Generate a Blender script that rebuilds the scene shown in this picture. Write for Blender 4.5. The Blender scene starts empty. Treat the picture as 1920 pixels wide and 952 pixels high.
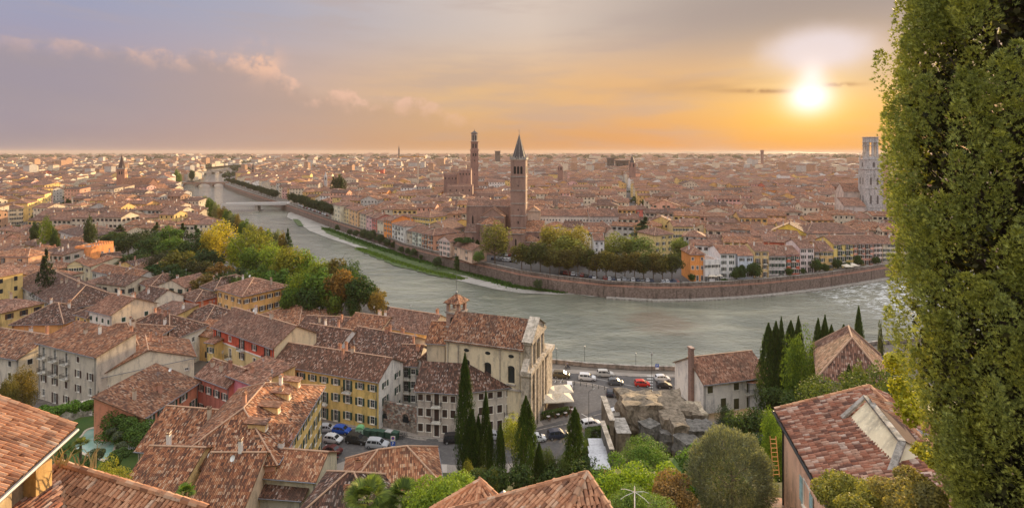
import bpy, math, random
import numpy as np
from mathutils import Vector, Matrix
R = math.radians
sc = bpy.context.scene
COL = sc.collection
RND = random.Random(7)
NP = np.random.RandomState(7)
H = 57.0          # height of the eye above the riverside street
F = 960.0         # focal length in photograph pixels
cam_d = bpy.data.cameras.new('camera'); cam = bpy.data.objects.new('camera', cam_d); COL.objects.link(cam)
cam.location = (0, 0, H); cam.rotation_euler = (R(90), 0, 0)
cam_d.sensor_width = 36; cam_d.lens = 18.0; cam_d.shift_y = -191/1920
cam_d.clip_start = 0.5; cam_d.clip_end = 60000
sc.camera = cam
sc.view_settings.view_transform = 'Standard'; sc.view_settings.look = 'None'
sc.view_settings.exposure = 1.3; sc.view_settings.gamma = 1.0
sc.cycles.use_denoising = True
sc.cycles.max_bounces = 5; sc.cycles.diffuse_bounces = 3; sc.cycles.glossy_bounces = 2
sc.cycles.transmission_bounces = 2; sc.cycles.volume_bounces = 0; sc.cycles.transparent_max_bounces = 6
sc.cycles.caustics_reflective = False; sc.cycles.caustics_refractive = False
SUN_AZ, SUN_EL = 0.528, R(5.6)
def P(px, py, z=0.0):
 """point of the place at height z seen at pixel (px,py) of the photograph"""
 Y = F*(H-z)/(py-285.0)
 return Vector(((px-960.0)*Y/F, Y, z))
def PY(px, py, Y):
 return Vector(((px-960.0)*Y/F, Y, H-(py-285.0)*Y/F))
class NT:
 def __init__(s, nt): s.nt = nt; s.n = nt.nodes; s.l = nt.links
 def new(s, t, **kw):
  n = s.n.new(t)
  for k, v in kw.items(): setattr(n, k, v)
  return n
 def put(s, sock, v):
  if hasattr(v, 'is_linked') or isinstance(v, bpy.types.NodeSocket): s.l.new(v, sock)
  elif v is not None:
   if isinstance(v, (tuple, list)) and len(v) == 3 and sock.type == 'RGBA': v = (*v, 1)
   sock.default_value = v
 def math(s, op, a, b=None, c=None, clamp=False):
  n = s.new('ShaderNodeMath', operation=op, use_clamp=clamp)
  s.put(n.inputs[0], a)
  if b is not None: s.put(n.inputs[1], b)
  if c is not None: s.put(n.inputs[2], c)
  return n.outputs[0]
 def mix(s, f, a, b, blend='MIX'):
  n = s.new('ShaderNodeMix', data_type='RGBA', blend_type=blend)
  s.put(n.inputs[0], f); s.put(n.inputs[6], a); s.put(n.inputs[7], b)
  return n.outputs[2]
 def ramp(s, f, stops, interp='LINEAR'):
  n = s.new('ShaderNodeValToRGB'); s.put(n.inputs[0], f); cr = n.color_ramp; cr.interpolation = interp
  while len(cr.elements) < len(stops): cr.elements.new(0.5)
  for e, (p, c) in zip(cr.elements, stops):
   e.position = p; e.color = (*c, 1) if isinstance(c, (tuple, list)) else (c, c, c, 1)
  return n.outputs[0]
 def noise(s, vec, scale, detail=3, rough=0.55, dist=0.0):
  n = s.new('ShaderNodeTexNoise'); s.put(n.inputs['Vector'], vec)
  n.inputs['Scale'].default_value = scale; n.inputs['Detail'].default_value = detail
  n.inputs['Roughness'].default_value = rough; n.inputs['Distortion'].default_value = dist
  return n.outputs[0]
 def smooth(s, x, a, b):
  n = s.new('ShaderNodeMapRange', interpolation_type='SMOOTHSTEP'); s.put(n.inputs[0], x)
  n.inputs[1].default_value = a; n.inputs[2].default_value = b
  return n.outputs[0]
 def scalev(s, vec, xyz):
  n = s.new('ShaderNodeVectorMath', operation='MULTIPLY'); s.put(n.inputs[0], vec); n.inputs[1].default_value = xyz
  return n.outputs[0]
def lin(r, g, b):
 f = lambda c: (c/255/12.92) if c/255 < 0.04045 else ((c/255+0.055)/1.055)**2.4
 return (f(r), f(g), f(b))
world = bpy.data.worlds.new('World'); sc.world = world; world.use_nodes = True
w = NT(world.node_tree); w.n.clear()
tc = w.new('ShaderNodeTexCoord'); sep = w.new('ShaderNodeSeparateXYZ'); w.l.new(tc.outputs['Generated'], sep.inputs[0])
dx, dy, dz = sep.outputs
az = w.math('ARCTAN2', dx, dy)
hyp = w.math('SQRT', w.math('ADD', w.math('MULTIPLY', dx, dx), w.math('MULTIPLY', dy, dy)))
te = w.math('DIVIDE', dz, w.math('MAXIMUM', hyp, 0.01))
t = w.math('ADD', w.math('DIVIDE', az, 2*math.pi), 0.5)
def azs(px): return math.atan((px-960)/F)/(2*math.pi)+0.5
BACK = lin(168, 164, 186)
hor = w.ramp(t, [(0, BACK), (azs(-200), lin(158,148,156)), (azs(60), lin(160,146,150)), (azs(450), lin(186,154,138)), (azs(800), lin(208,158,112)),
     (azs(1200), lin(222,156,92)), (azs(1500), lin(228,152,70)), (azs(1800), lin(222,158,88)), (1, BACK)])
mid = w.ramp(t, [(0, BACK), (azs(-100), lin(158,148,164)), (azs(100), lin(160,148,164)), (azs(500), lin(190,164,154)), (azs(850), lin(216,176,130)),
     (azs(1150), lin(220,172,118)), (azs(1450), lin(214,170,120)), (azs(1800), lin(214,176,140)), (1, BACK)])
top = w.ramp(t, [(0, lin(176,178,200)), (azs(-100), lin(150,155,180)), (azs(150), lin(150,154,178)), (azs(500), lin(166,163,176)), (azs(780), lin(190,178,174)),
     (azs(1000), lin(208,190,176)), (azs(1300), lin(178,162,152)), (azs(1600), lin(168,156,150)), (1, lin(176,178,200))])
zen = (1.55, 1.56, 1.60)  # overhead sky raised above the visible part's brightness to add fill light
c = w.mix(w.smooth(te, 0.0, 0.11), w.mix(0.14, hor, (.25, .17, .13)), mid)
c = w.mix(w.smooth(te, 0.10, 0.26), c, top)
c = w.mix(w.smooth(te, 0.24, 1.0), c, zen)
dirv = w.new('ShaderNodeVectorMath', operation='NORMALIZE'); w.l.new(tc.outputs['Generated'], dirv.inputs[0]); dirv = dirv.outputs[0]
nz = w.noise(dirv, 9, 7, 0.62); nzf = w.noise(dirv, 26, 6, 0.6); nzs = w.noise(w.scalev(dirv, (2.0, 2.0, 14.0)), 2.2, 5, 0.55)
c = w.mix(w.smooth(nzs, 0.42, 0.75), c, w.mix(0.5, c, lin(178,158,150)))
edge = w.ramp(t, [(azs(-400), 0.17), (azs(0), 0.158), (azs(250), 0.165), (azs(450), 0.165), (azs(520), 0.158), (azs(575), 0.118), (azs(720), 0.108), (azs(900), 0.072), (azs(960), 0.05), (azs(1000), 0.02)])
dd = w.math('SUBTRACT', w.math('ADD', edge, w.math('MULTIPLY', w.math('SUBTRACT', nz, 0.5), 0.11)), te)
bank = w.math('MULTIPLY', w.smooth(dd, -0.008, 0.03), w.smooth(te, 0.0, 0.09))
bankc = w.ramp(t, [(azs(-300), lin(146,138,148)), (azs(200), lin(153,142,148)), (azs(600), lin(178,150,134)), (azs(900), lin(200,160,118))])
c = w.mix(w.math('MULTIPLY', bank, 0.7), c, bankc)
rim = w.math('MULTIPLY', w.smooth(dd, -0.006, 0.004), w.smooth(dd, 0.040, 0.004))
rim = w.math('MULTIPLY', rim, w.smooth(w.math('ADD', nzf, w.math('MULTIPLY', nz, .3)), 0.55, 0.78))
rim = w.math('MULTIPLY', rim, w.smooth(az, -0.95, -0.45))
rim = w.math('MULTIPLY', rim, w.smooth(az, 0.0, -0.25))
c = w.mix(w.math('MULTIPLY', rim, 0.75), c, lin(228,184,160))
def gauss(px, py, sx, sy, skew=0.0):
 u = (px-960)/F; a0 = math.atan(u); t0 = (285-py)/F/math.sqrt(1+u*u); sa = sx/F/(1+u*u); se = sy/F/math.sqrt(1+u*u)
 A = w.math('DIVIDE', w.math('SUBTRACT', az, a0), sa)
 B = w.math('DIVIDE', w.math('SUBTRACT', te, t0), se)
 if skew: B = w.math('ADD', B, w.math('MULTIPLY', A, skew))
 r2 = w.math('ADD', w.math('MULTIPLY', A, A), w.math('MULTIPLY', B, B))
 return w.math('EXPONENT', w.math('MULTIPLY', r2, -1.0))
g = w.math('MULTIPLY', gauss(492, 118, 34, 28), w.smooth(nzf, 0.38, 0.56))
c = w.mix(w.math('MULTIPLY', g, 0.85), c, lin(232,186,158))
c = w.mix(w.math('MULTIPLY', gauss(1520, 5, 360, 75, 0.0), 0.8), c, lin(150,138,134))
c = w.mix(w.math('MULTIPLY', gauss(1440, 160, 230, 16, 0.25), w.math('MULTIPLY', w.smooth(nzs, 0.3, 0.6), 0.75)), c, lin(168,132,100))
c = w.mix(w.math('MULTIPLY', gauss(1640, 128, 120, 26), 0.6), c, lin(176,154,142))
c = w.mix(w.math('MULTIPLY', gauss(1520, 210, 190, 56), 0.75), c, lin(240,184,70))
c = w.mix(w.math('MULTIPLY', gauss(1530, 140, 130, 60), 0.8), c, lin(226,196,150))
c = w.mix(w.math('MULTIPLY', gauss(1520, 192, 62, 34), 0.9), c, (.98, 0.72, 0.28))
blob = w.smooth(w.math('ADD', gauss(1530, 94, 120, 46), w.math('MULTIPLY', w.math('SUBTRACT', nz, 0.5), 0.5)), 0.12, 0.9)
c = w.mix(w.math('MULTIPLY', blob, 0.85), c, lin(218,208,214))
streak = w.math('MULTIPLY', w.math('ADD', gauss(1428, 171, 62, 4.5, 0.75), gauss(1568, 159, 42, 4.0, 0.35)), w.smooth(nzf, 0.3, 0.5))
c = w.mix(w.math('MULTIPLY', streak, 0.85, clamp=True), c, lin(150,112,84))
c = w.mix(w.math('MULTIPLY', gauss(1522, 142, 26, 26), 0.75), c, (.98, .86, .84))
disc = w.math('MULTIPLY', gauss(1518, 181, 38, 27), 1.2, clamp=True)
c = w.mix(disc, c, (1.12, 1.02, 1.02))
c = w.mix(w.smooth(te, -0.004, -0.05), c, (0.13, 0.11, 0.10))
nish = w.new('ShaderNodeTexSky', sky_type='NISHITA'); nish.sun_disc = False; nish.sun_elevation = SUN_EL; nish.sun_rotation = SUN_AZ
nish.air_density = 1.2; nish.dust_density = 2.0
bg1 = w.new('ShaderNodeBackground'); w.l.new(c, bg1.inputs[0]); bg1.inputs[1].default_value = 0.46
bg2 = w.new('ShaderNodeBackground'); w.l.new(nish.outputs[0], bg2.inputs[0]); bg2.inputs[1].default_value = 0.05
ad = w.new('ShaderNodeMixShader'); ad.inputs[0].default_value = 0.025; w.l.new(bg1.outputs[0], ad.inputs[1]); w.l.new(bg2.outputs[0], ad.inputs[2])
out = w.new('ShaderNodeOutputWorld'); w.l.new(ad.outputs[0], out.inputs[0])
sd = bpy.data.lights.new('sun', 'SUN'); sun = bpy.data.objects.new('sun', sd); COL.objects.link(sun)
sd.energy = 3.9; sd.angle = R(0.9); sd.color = (1.0, 0.70, 0.38)
sv = Vector((math.sin(SUN_AZ)*math.cos(SUN_EL), math.cos(SUN_AZ)*math.cos(SUN_EL), math.sin(SUN_EL)))
sun.rotation_euler = sv.to_track_quat('Z', 'Y').to_euler(); sun.location = (0, 0, 300)
MATS = {}
def new_mat(name):
 m = bpy.data.materials.new(name); m.use_nodes = True; n = NT(m.node_tree); n.n.clear()
 b = n.new('ShaderNodeBsdfPrincipled'); o = n.new('ShaderNodeOutputMaterial'); n.l.new(b.outputs[0], o.inputs[0])
 b.inputs['Roughness'].default_value = 0.85
 b.inputs['Specular IOR Level'].default_value = 0.25
 return m, n, b, o
def cached(f):
 def g(*a):
  k = (f.__name__,)+a
  if k not in MATS: MATS[k] = f(*a)
  return MATS[k]
 return g
def pos(n): return n.new('ShaderNodeNewGeometry').outputs['Position']
def objinfo(n): return n.new('ShaderNodeObjectInfo')
def bump(n, b, h, strength=0.5, dist=0.05):
 bp = n.new('ShaderNodeBump'); n.put(bp.inputs['Height'], h); bp.inputs['Strength'].default_value = strength
 bp.inputs['Distance'].default_value = dist; n.l.new(bp.outputs[0], b.inputs['Normal'])
@cached
def plaster(r, g, b_):
 m, n, b, o = new_mat('plaster'); p = pos(n)
 st = n.noise(n.scalev(p, (1, 1, 0.25)), 0.9, 6, 0.65); fi = n.noise(p, 3.5, 5, 0.7); big = n.noise(p, 0.22, 3)
 r, g, b_ = [min(.88, k*1.34) for k in (r, g, b_)]; c0 = (r, g, b_); dk = (r*0.55, g*0.55, b_*0.58); lt = (min(1, r*1.18), min(1, g*1.2), min(1, b_*1.25))
 c = n.mix(n.smooth(st, 0.44, 0.72), c0, dk); c = n.mix(n.smooth(fi, 0.5, 0.75), c, lt); c = n.mix(n.smooth(big, 0.5, 0.7), c, n.mix(0.35, c, dk))
 n.put(b.inputs['Base Color'], c); bump(n, b, fi, 0.25, 0.03); b.inputs['Roughness'].default_value = 0.9
 return m
@cached
def plain(r, g, b_, rough, metal):
 m, n, b, o = new_mat('paint'); p = pos(n); fi = n.noise(p, 2.5, 4, 0.6)
 n.put(b.inputs['Base Color'], n.mix(n.smooth(fi, 0.4, 0.7), (r, g, b_), (r*0.75, g*0.75, b_*0.75)))
 b.inputs['Roughness'].default_value = rough; b.inputs['Metallic'].default_value = metal
 return m
@cached
def tiles(var, near):
 """clay roof tiles laid in rows; UV in metres: u along the eave, v up the slope"""
 m, n, b, o = new_mat('roof_tiles')
 uv = n.new('ShaderNodeUVMap').outputs[0]; s = n.new('ShaderNodeSeparateXYZ'); n.l.new(uv, s.inputs[0])
 wj = n.noise(uv, 0.35, 2)
 u = n.math('DIVIDE', n.math('ADD', s.outputs[0], n.math('MULTIPLY', wj, 0.35)), 0.24)
 v = n.math('DIVIDE', n.math('ADD', s.outputs[1], n.math('MULTIPLY', wj, 0.5)), 0.42)
 cb = n.new('ShaderNodeCombineXYZ'); n.put(cb.inputs[0], n.math('FLOOR', u)); n.put(cb.inputs[1], n.math('FLOOR', v))
 wn = n.new('ShaderNodeTexWhiteNoise', noise_dimensions='2D'); n.l.new(cb.outputs[0], wn.inputs['Vector'])
 pal = [[(0.0,(.06,.035,.028)),(.2,(.16,.065,.04)),(.45,(.31,.125,.06)),(.68,(.43,.19,.095)),(.87,(.50,.28,.165)),(1,(.58,.42,.31))],
   [(0.0,(.03,.022,.02)),(.3,(.075,.042,.032)),(.55,(.15,.07,.048)),(.78,(.24,.12,.08)),(.92,(.36,.24,.19)),(1,(.50,.42,.37))],
   [(0.0,(.16,.07,.045)),(.3,(.34,.14,.075)),(.6,(.46,.21,.11)),(.85,(.55,.30,.17)),(1,(.64,.44,.30))],
   [(0.0,(.08,.045,.035)),(.25,(.19,.09,.06)),(.5,(.30,.145,.095)),(.78,(.38,.205,.14)),(1,(.50,.34,.26))]][var]
 c = n.ramp(wn.outputs[0], pal)
 p = pos(n); pat = n.noise(p, 0.35, 5, 0.65); fine = n.noise(p, 2.6, 4, 0.65)
 c = n.mix(n.smooth(pat, 0.44, 0.66), c, n.mix(0.55, c, (.075, .055, .045)))
 c = n.mix(n.smooth(fine, 0.52, 0.72), c, n.mix(0.45, c, (.06, .05, .04)))
 rn = objinfo(n).outputs['Random']
 c = n.mix(n.math('MULTIPLY', rn, 0.6), c, n.mix(0.5, c, (.14, .07, .045)))
 vo = n.new('ShaderNodeTexVoronoi'); n.put(vo.inputs['Vector'], p); vo.inputs['Scale'].default_value = .07; vs_ = n.new('ShaderNodeSeparateColor'); n.l.new(vo.outputs['Color'], vs_.inputs[0])
 r2_ = n.math('FRACT', n.math('MULTIPLY', rn, 7.3)) if near else vs_.outputs[0]
 c = n.mix(n.math('MULTIPLY', r2_, 0.5), c, n.mix(1.0, c, (1.5, 1.25, 1.0), 'MULTIPLY'))
 if not near: c = n.mix(n.math('MULTIPLY', vs_.outputs[1], 0.5), c, n.mix(1.0, c, (.55, .6, .66), 'MULTIPLY'))
 n.put(b.inputs['Base Color'], c)
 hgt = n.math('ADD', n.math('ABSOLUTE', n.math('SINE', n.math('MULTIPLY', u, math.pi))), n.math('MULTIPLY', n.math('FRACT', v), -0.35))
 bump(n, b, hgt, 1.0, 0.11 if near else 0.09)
 if near: n.put(b.inputs['Base Color'], n.mix(n.math('MULTIPLY', n.smooth(n.math('ABSOLUTE', n.math('SINE', n.math('MULTIPLY', u, math.pi))), .55, .05), .6), c, (.05, .035, .03)))  # tile valleys darkened: dirt and groove shading both put into the colour
 b.inputs['Roughness'].default_value = 0.85
 return m
@cached
def tile_piece(var):
 m, n, b, o = new_mat('clay_tile')
 geo = n.new('ShaderNodeNewGeometry'); oi = objinfo(n)
 rn = n.math('FRACT', n.math('ADD', geo.outputs['Random Per Island'], oi.outputs['Random']))
 pal = [[(0,(.20,.095,.055)),(.18,(.33,.15,.08)),(.45,(.43,.20,.105)),(.7,(.50,.26,.145)),(.9,(.50,.285,.17)),(1,(.52,.36,.25))],
   [(0,(.13,.065,.05)),(.2,(.23,.10,.065)),(.42,(.34,.135,.08)),(.62,(.39,.19,.125)),(.85,(.45,.27,.19)),(1,(.54,.40,.32))]][var]
 c = n.ramp(rn, pal); p = pos(n); f = n.noise(p, 5.5, 5, 0.7); gpat = n.noise(p, 0.8, 4, 0.6)
 c = n.mix(n.smooth(f, 0.5, 0.75), c, n.mix(0.7, c, (.05, .042, .035))); c = n.mix(n.smooth(gpat, 0.5, 0.7), c, n.mix(0.35, c, (.07, .055, .045)))
 n.put(b.inputs['Base Color'], c); bump(n, b, f, 0.4, 0.02); return m
@cached
def brick_mat(r, g, b_):
 m, n, b, o = new_mat('brickwork'); p = pos(n)
 s = n.new('ShaderNodeSeparateXYZ'); n.l.new(p, s.inputs[0]); cb = n.new('ShaderNodeCombineXYZ')
 n.put(cb.inputs[0], n.math('ADD', s.outputs[0], s.outputs[1])); n.put(cb.inputs[1], s.outputs[2])
 br = n.new('ShaderNodeTexBrick'); n.l.new(cb.outputs[0], br.inputs['Vector']); br.inputs['Scale'].default_value = 1.6
 br.inputs['Color1'].default_value = (r, g, b_, 1); br.inputs['Color2'].default_value = (r*.62, g*.6, b_*.6, 1); br.inputs['Mortar'].default_value = (r*.95+.05, g*1.1+.05, b_*1.2+.05, 1)
 br.inputs['Mortar Size'].default_value = 0.03
 st = n.noise(n.scalev(p, (1, 1, .3)), 0.35, 5, 0.65)
 c = n.mix(n.smooth(st, 0.42, 0.7), br.outputs[0], n.mix(0.45, br.outputs[0], (.10, .07, .06)))
 n.put(b.inputs['Base Color'], c); bump(n, b, n.noise(p, 4, 4), 0.3, 0.04); return m
@cached
def stone_mat(r, g, b_):
 m, n, b, o = new_mat('stone'); p = pos(n); f = n.noise(p, 1.4, 7, 0.7); st = n.noise(n.scalev(p, (1, 1, .2)), 0.7, 5, .65); k = n.noise(p, 7, 4, .7)
 c = n.mix(n.smooth(f, 0.38, 0.65), (r, g, b_), (r*.45, g*.45, b_*.45)); c = n.mix(n.smooth(st, 0.5, 0.7), c, (r*.3, g*.31, b_*.3)); c = n.mix(n.smooth(k, .55, .75), c, (r*1.25, g*1.2, b_*1.1))
 n.put(b.inputs['Base Color'], c); bump(n, b, n.math('ADD', f, n.math('MULTIPLY', k, .4)), 0.8, 0.15); return m
@cached
def leafy(name):
 """foliage: tint comes from the object's own colour, varied leaf by leaf and clump by clump"""
 m, n, b, o = new_mat(name); oi = objinfo(n); geo = n.new('ShaderNodeNewGeometry')
 p = pos(n); cl = n.noise(p, 0.45 if name == 'leaves' else 1.6, 4, 0.6)
 base = n.mix(1.0, oi.outputs['Color'], (1.28, 1.25, 1.15), 'MULTIPLY'); rn = geo.outputs['Random Per Island']
 c = n.mix(n.smooth(rn, 0.0, 1.0), n.mix(1.0, base, (.62, .66, .7), 'MULTIPLY'), n.mix(1.0, base, (1.45, 1.4, 1.1), 'MULTIPLY'))
 c = n.mix(n.smooth(cl, 0.42, 0.65), c, n.mix(1.0, c, (1.1, 1.1, 1.0) if 'olive' in name else (1.25, 1.15, .8), 'MULTIPLY'))
 n.put(b.inputs['Base Color'], c); b.inputs['Roughness'].default_value = 0.7; b.inputs['Specular IOR Level'].default_value = .2
 tr = n.new('ShaderNodeBsdfTranslucent'); n.put(tr.inputs[0], n.mix(1.0, c, (1.3, 1.35, .8), 'MULTIPLY'))
 mx = n.new('ShaderNodeMixShader'); mx.inputs[0].default_value = 0.13 if 'cypress' in name else 0.3; n.l.new(b.outputs[0], mx.inputs[1]); n.l.new(tr.outputs[0], mx.inputs[2]); n.l.new(mx.outputs[0], o.inputs[0])
 return m
@cached
def objcol(rough, metal, coat):
 m, n, b, o = new_mat('paintwork'); oi = objinfo(n); p = pos(n); f = n.noise(p, 3, 3)
 n.put(b.inputs['Base Color'], n.mix(n.smooth(f, .45, .8), oi.outputs['Color'], n.mix(.25, oi.outputs['Color'], (.2, .18, .16))))
 b.inputs['Roughness'].default_value = rough; b.inputs['Metallic'].default_value = metal; b.inputs['Coat Weight'].default_value = coat
 return m
def glassy(r=.03, g=.035, b_=.04, rough=.12):
 k = ('glass', r, g, b_, rough)
 if k not in MATS:
  m, n, b, o = new_mat('window_glass'); b.inputs['Base Color'].default_value = (r, g, b_, 1); b.inputs['Roughness'].default_value = rough
  b.inputs['Specular IOR Level'].default_value = .5; MATS[k] = m
 return MATS[k]
def ground_mat(name, c1, c2, c3, sc1=.25, sc2=3.0, b_s=.3, b_d=.05):
 k = ('gm', name)
 if k not in MATS:
  m, n, b, o = new_mat(name); p = pos(n); a = n.noise(p, sc1, 6, .65); f = n.noise(p, sc2, 6, .7)
  c = n.mix(n.smooth(a, .38, .66), c1, c2); c = n.mix(n.smooth(f, .45, .7), c, c3)
  n.put(b.inputs['Base Color'], c); bump(n, b, f, b_s, b_d); MATS[k] = m
 return MATS[k]
WHITE = plain(.75, .74, .70, .6, 0.0); DARK = plain(.035, .035, .035, .5, 0.0); METAL = plain(.28, .29, .30, .45, .6)
GREENSH = plain(.045, .085, .06, .7, 0.0); BROWNSH = plain(.11, .06, .04, .7, 0.0); WOOD = plain(.16, .09, .05, .7, 0.0)
RIDGE = plain(.52, .33, .22, .9, 0.0); LEAD = plain(.22, .22, .24, .5, .2)
class MB:
 def __init__(s): s.v = []; s.f = []; s.m = []; s.uv = []
 def face(s, pts, mat=0, uvs=None):
  i = len(s.v); s.v.extend([tuple(p) for p in pts]); s.f.append(tuple(range(i, i+len(pts)))); s.m.append(mat)
  s.uv.extend(uvs if uvs else [(0.0, 0.0)]*len(pts))
 def rface(s, pts, e, mat=0, o=None):
  """face with UV in metres, u along direction e"""
  pts = [Vector(p) for p in pts]; nrm = (pts[1]-pts[0]).cross(pts[2]-pts[0]); nrm.normalize() if nrm.length else None
  e = Vector(e).normalized(); sd_ = nrm.cross(e); o = Vector((0, 0, 0)) if o is None else o
  s.face(pts, mat, [((p-o).dot(e), (p-o).dot(sd_)) for p in pts])
 def box(s, c, size, rot=0.0, mat=0, taper=1.0, M=None):
  c = Vector(c); a, b, h = size[0]/2, size[1]/2, size[2]/2; cr, sr = math.cos(rot), math.sin(rot)
  P8 = []
  for z, k in ((-h, 1.0), (h, taper)):
   for x, y in ((-a, -b), (a, -b), (a, b), (-a, b)):
    x *= k; y *= k; q = c+Vector((x*cr-y*sr, x*sr+y*cr, z)); P8.append(M @ q if M else q)
  for q in ((0, 3, 2, 1), (4, 5, 6, 7), (0, 1, 5, 4), (1, 2, 6, 5), (2, 3, 7, 6), (3, 0, 4, 7)):
   s.face([P8[i] for i in q], mat)
 def prism(s, poly, z0, z1, mat=0, capmat=None, cap=True):
  n = len(poly)
  for i in range(n):
   a, b = poly[i], poly[(i+1) % n]
   s.face([(a[0], a[1], z0), (b[0], b[1], z0), (b[0], b[1], z1), (a[0], a[1], z1)], mat)
  if cap: s.face([(p[0], p[1], z1) for p in poly], mat if capmat is None else capmat)
 def tube(s, a, b, r0, r1=None, n=6, mat=0, cap=False):
  a, b = Vector(a), Vector(b); r1 = r0 if r1 is None else r1; d = (b-a)
  if d.length < 1e-6: return
  q = d.to_track_quat('Z', 'Y'); X = q @ Vector((1, 0, 0)); Yv = q @ Vector((0, 1, 0))
  ra = [a+(X*math.cos(2*math.pi*i/n)+Yv*math.sin(2*math.pi*i/n))*r0 for i in range(n)]
  rb = [b+(X*math.cos(2*math.pi*i/n)+Yv*math.sin(2*math.pi*i/n))*r1 for i in range(n)]
  for i in range(n): j = (i+1) % n; s.face([ra[i], ra[j], rb[j], rb[i]], mat)
  if cap: s.face(rb, mat); s.face(ra[::-1], mat)
 def lathe(s, c, prof, n=12, mat=0):
  c = Vector(c)
  for (r0, z0), (r1, z1) in zip(prof[:-1], prof[1:]):
   for i in range(n):
    a0, a1 = 2*math.pi*i/n, 2*math.pi*(i+1)/n
    q = [c+Vector((r0*math.cos(a0), r0*math.sin(a0), z0)), c+Vector((r0*math.cos(a1), r0*math.sin(a1), z0)),
      c+Vector((r1*math.cos(a1), r1*math.sin(a1), z1)), c+Vector((r1*math.cos(a0), r1*math.sin(a0), z1))]
    if r0 < 1e-5: q = q[1:]
    elif r1 < 1e-5: q = q[:3]
    s.face(q, mat)
 def mesh(s, name, mats, smooth=False):
  me = bpy.data.meshes.new(name); me.from_pydata(s.v, [], s.f)
  for m in mats: me.materials.append(m)
  me.polygons.foreach_set('material_index', s.m)
  if any(u != (0.0, 0.0) for u in s.uv):
   ul = me.uv_layers.new(name='UVMap'); ul.data.foreach_set('uv', [k for u in s.uv for k in u])
  if smooth: me.polygons.foreach_set('use_smooth', [True]*len(s.f))
  me.update(); return me
 def build(s, name, mats, parent=None, smooth=False):
  if not s.v: return None
  return link(name, s.mesh(name, mats if isinstance(mats, (list, tuple)) else [mats], smooth), parent)
def link(name, me, parent=None):
 o = bpy.data.objects.new(name, me); COL.objects.link(o)
 if parent: o.parent = parent
 return o
def tag(o, label=None, cat=None, group=None, kind=None):
 if label: o['label'] = label
 if cat: o['category'] = cat
 if group: o['group'] = group
 if kind: o['kind'] = kind
 return o
def empty(name, loc=(0, 0, 0), rz=0.0, scale=1.0):
 o = bpy.data.objects.new(name, None); COL.objects.link(o); o.location = loc; o.rotation_euler = (0, 0, rz); o.scale = (scale,)*3
 o.empty_display_size = .3; return o
CHILD = {}
def copy_tree(o, loc=None, rz=None, label=None, scale=None, color=None, parent=None):
 c = o.copy(); COL.objects.link(c); c.parent = parent
 if loc is not None: c.location = loc
 if rz is not None: c.rotation_euler = (0, 0, rz)
 if scale is not None: c.scale = scale if isinstance(scale, (tuple, list)) else (scale,)*3
 if label: c['label'] = label
 if color: c.color = (*color, 1)
 if o.name not in CHILD: CHILD[o.name] = list(o.children)
 CHILD[c.name] = [copy_tree(ch, parent=c, color=(color if ch.get('tinted') else None)) for ch in CHILD[o.name]]
 return c
def npmesh(name, V, Fq, mats, mi=None, smooth=False):
 """V (n,3) array, Fq (m,k) array of equal-sided faces"""
 me = bpy.data.meshes.new(name); k = Fq.shape[1]
 me.vertices.add(len(V)); me.vertices.foreach_set('co', V.astype(np.float32).ravel())
 me.loops.add(Fq.size); me.loops.foreach_set('vertex_index', Fq.astype(np.int32).ravel())
 me.polygons.add(len(Fq)); me.polygons.foreach_set('loop_start', np.arange(0, Fq.size, k, dtype=np.int32))
 for m in mats: me.materials.append(m)
 if mi is not None: me.polygons.foreach_set('material_index', mi.astype(np.int32))
 if smooth: me.polygons.foreach_set('use_smooth', np.ones(len(Fq), bool))
 me.update(calc_edges=True); me.validate(); return me
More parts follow.
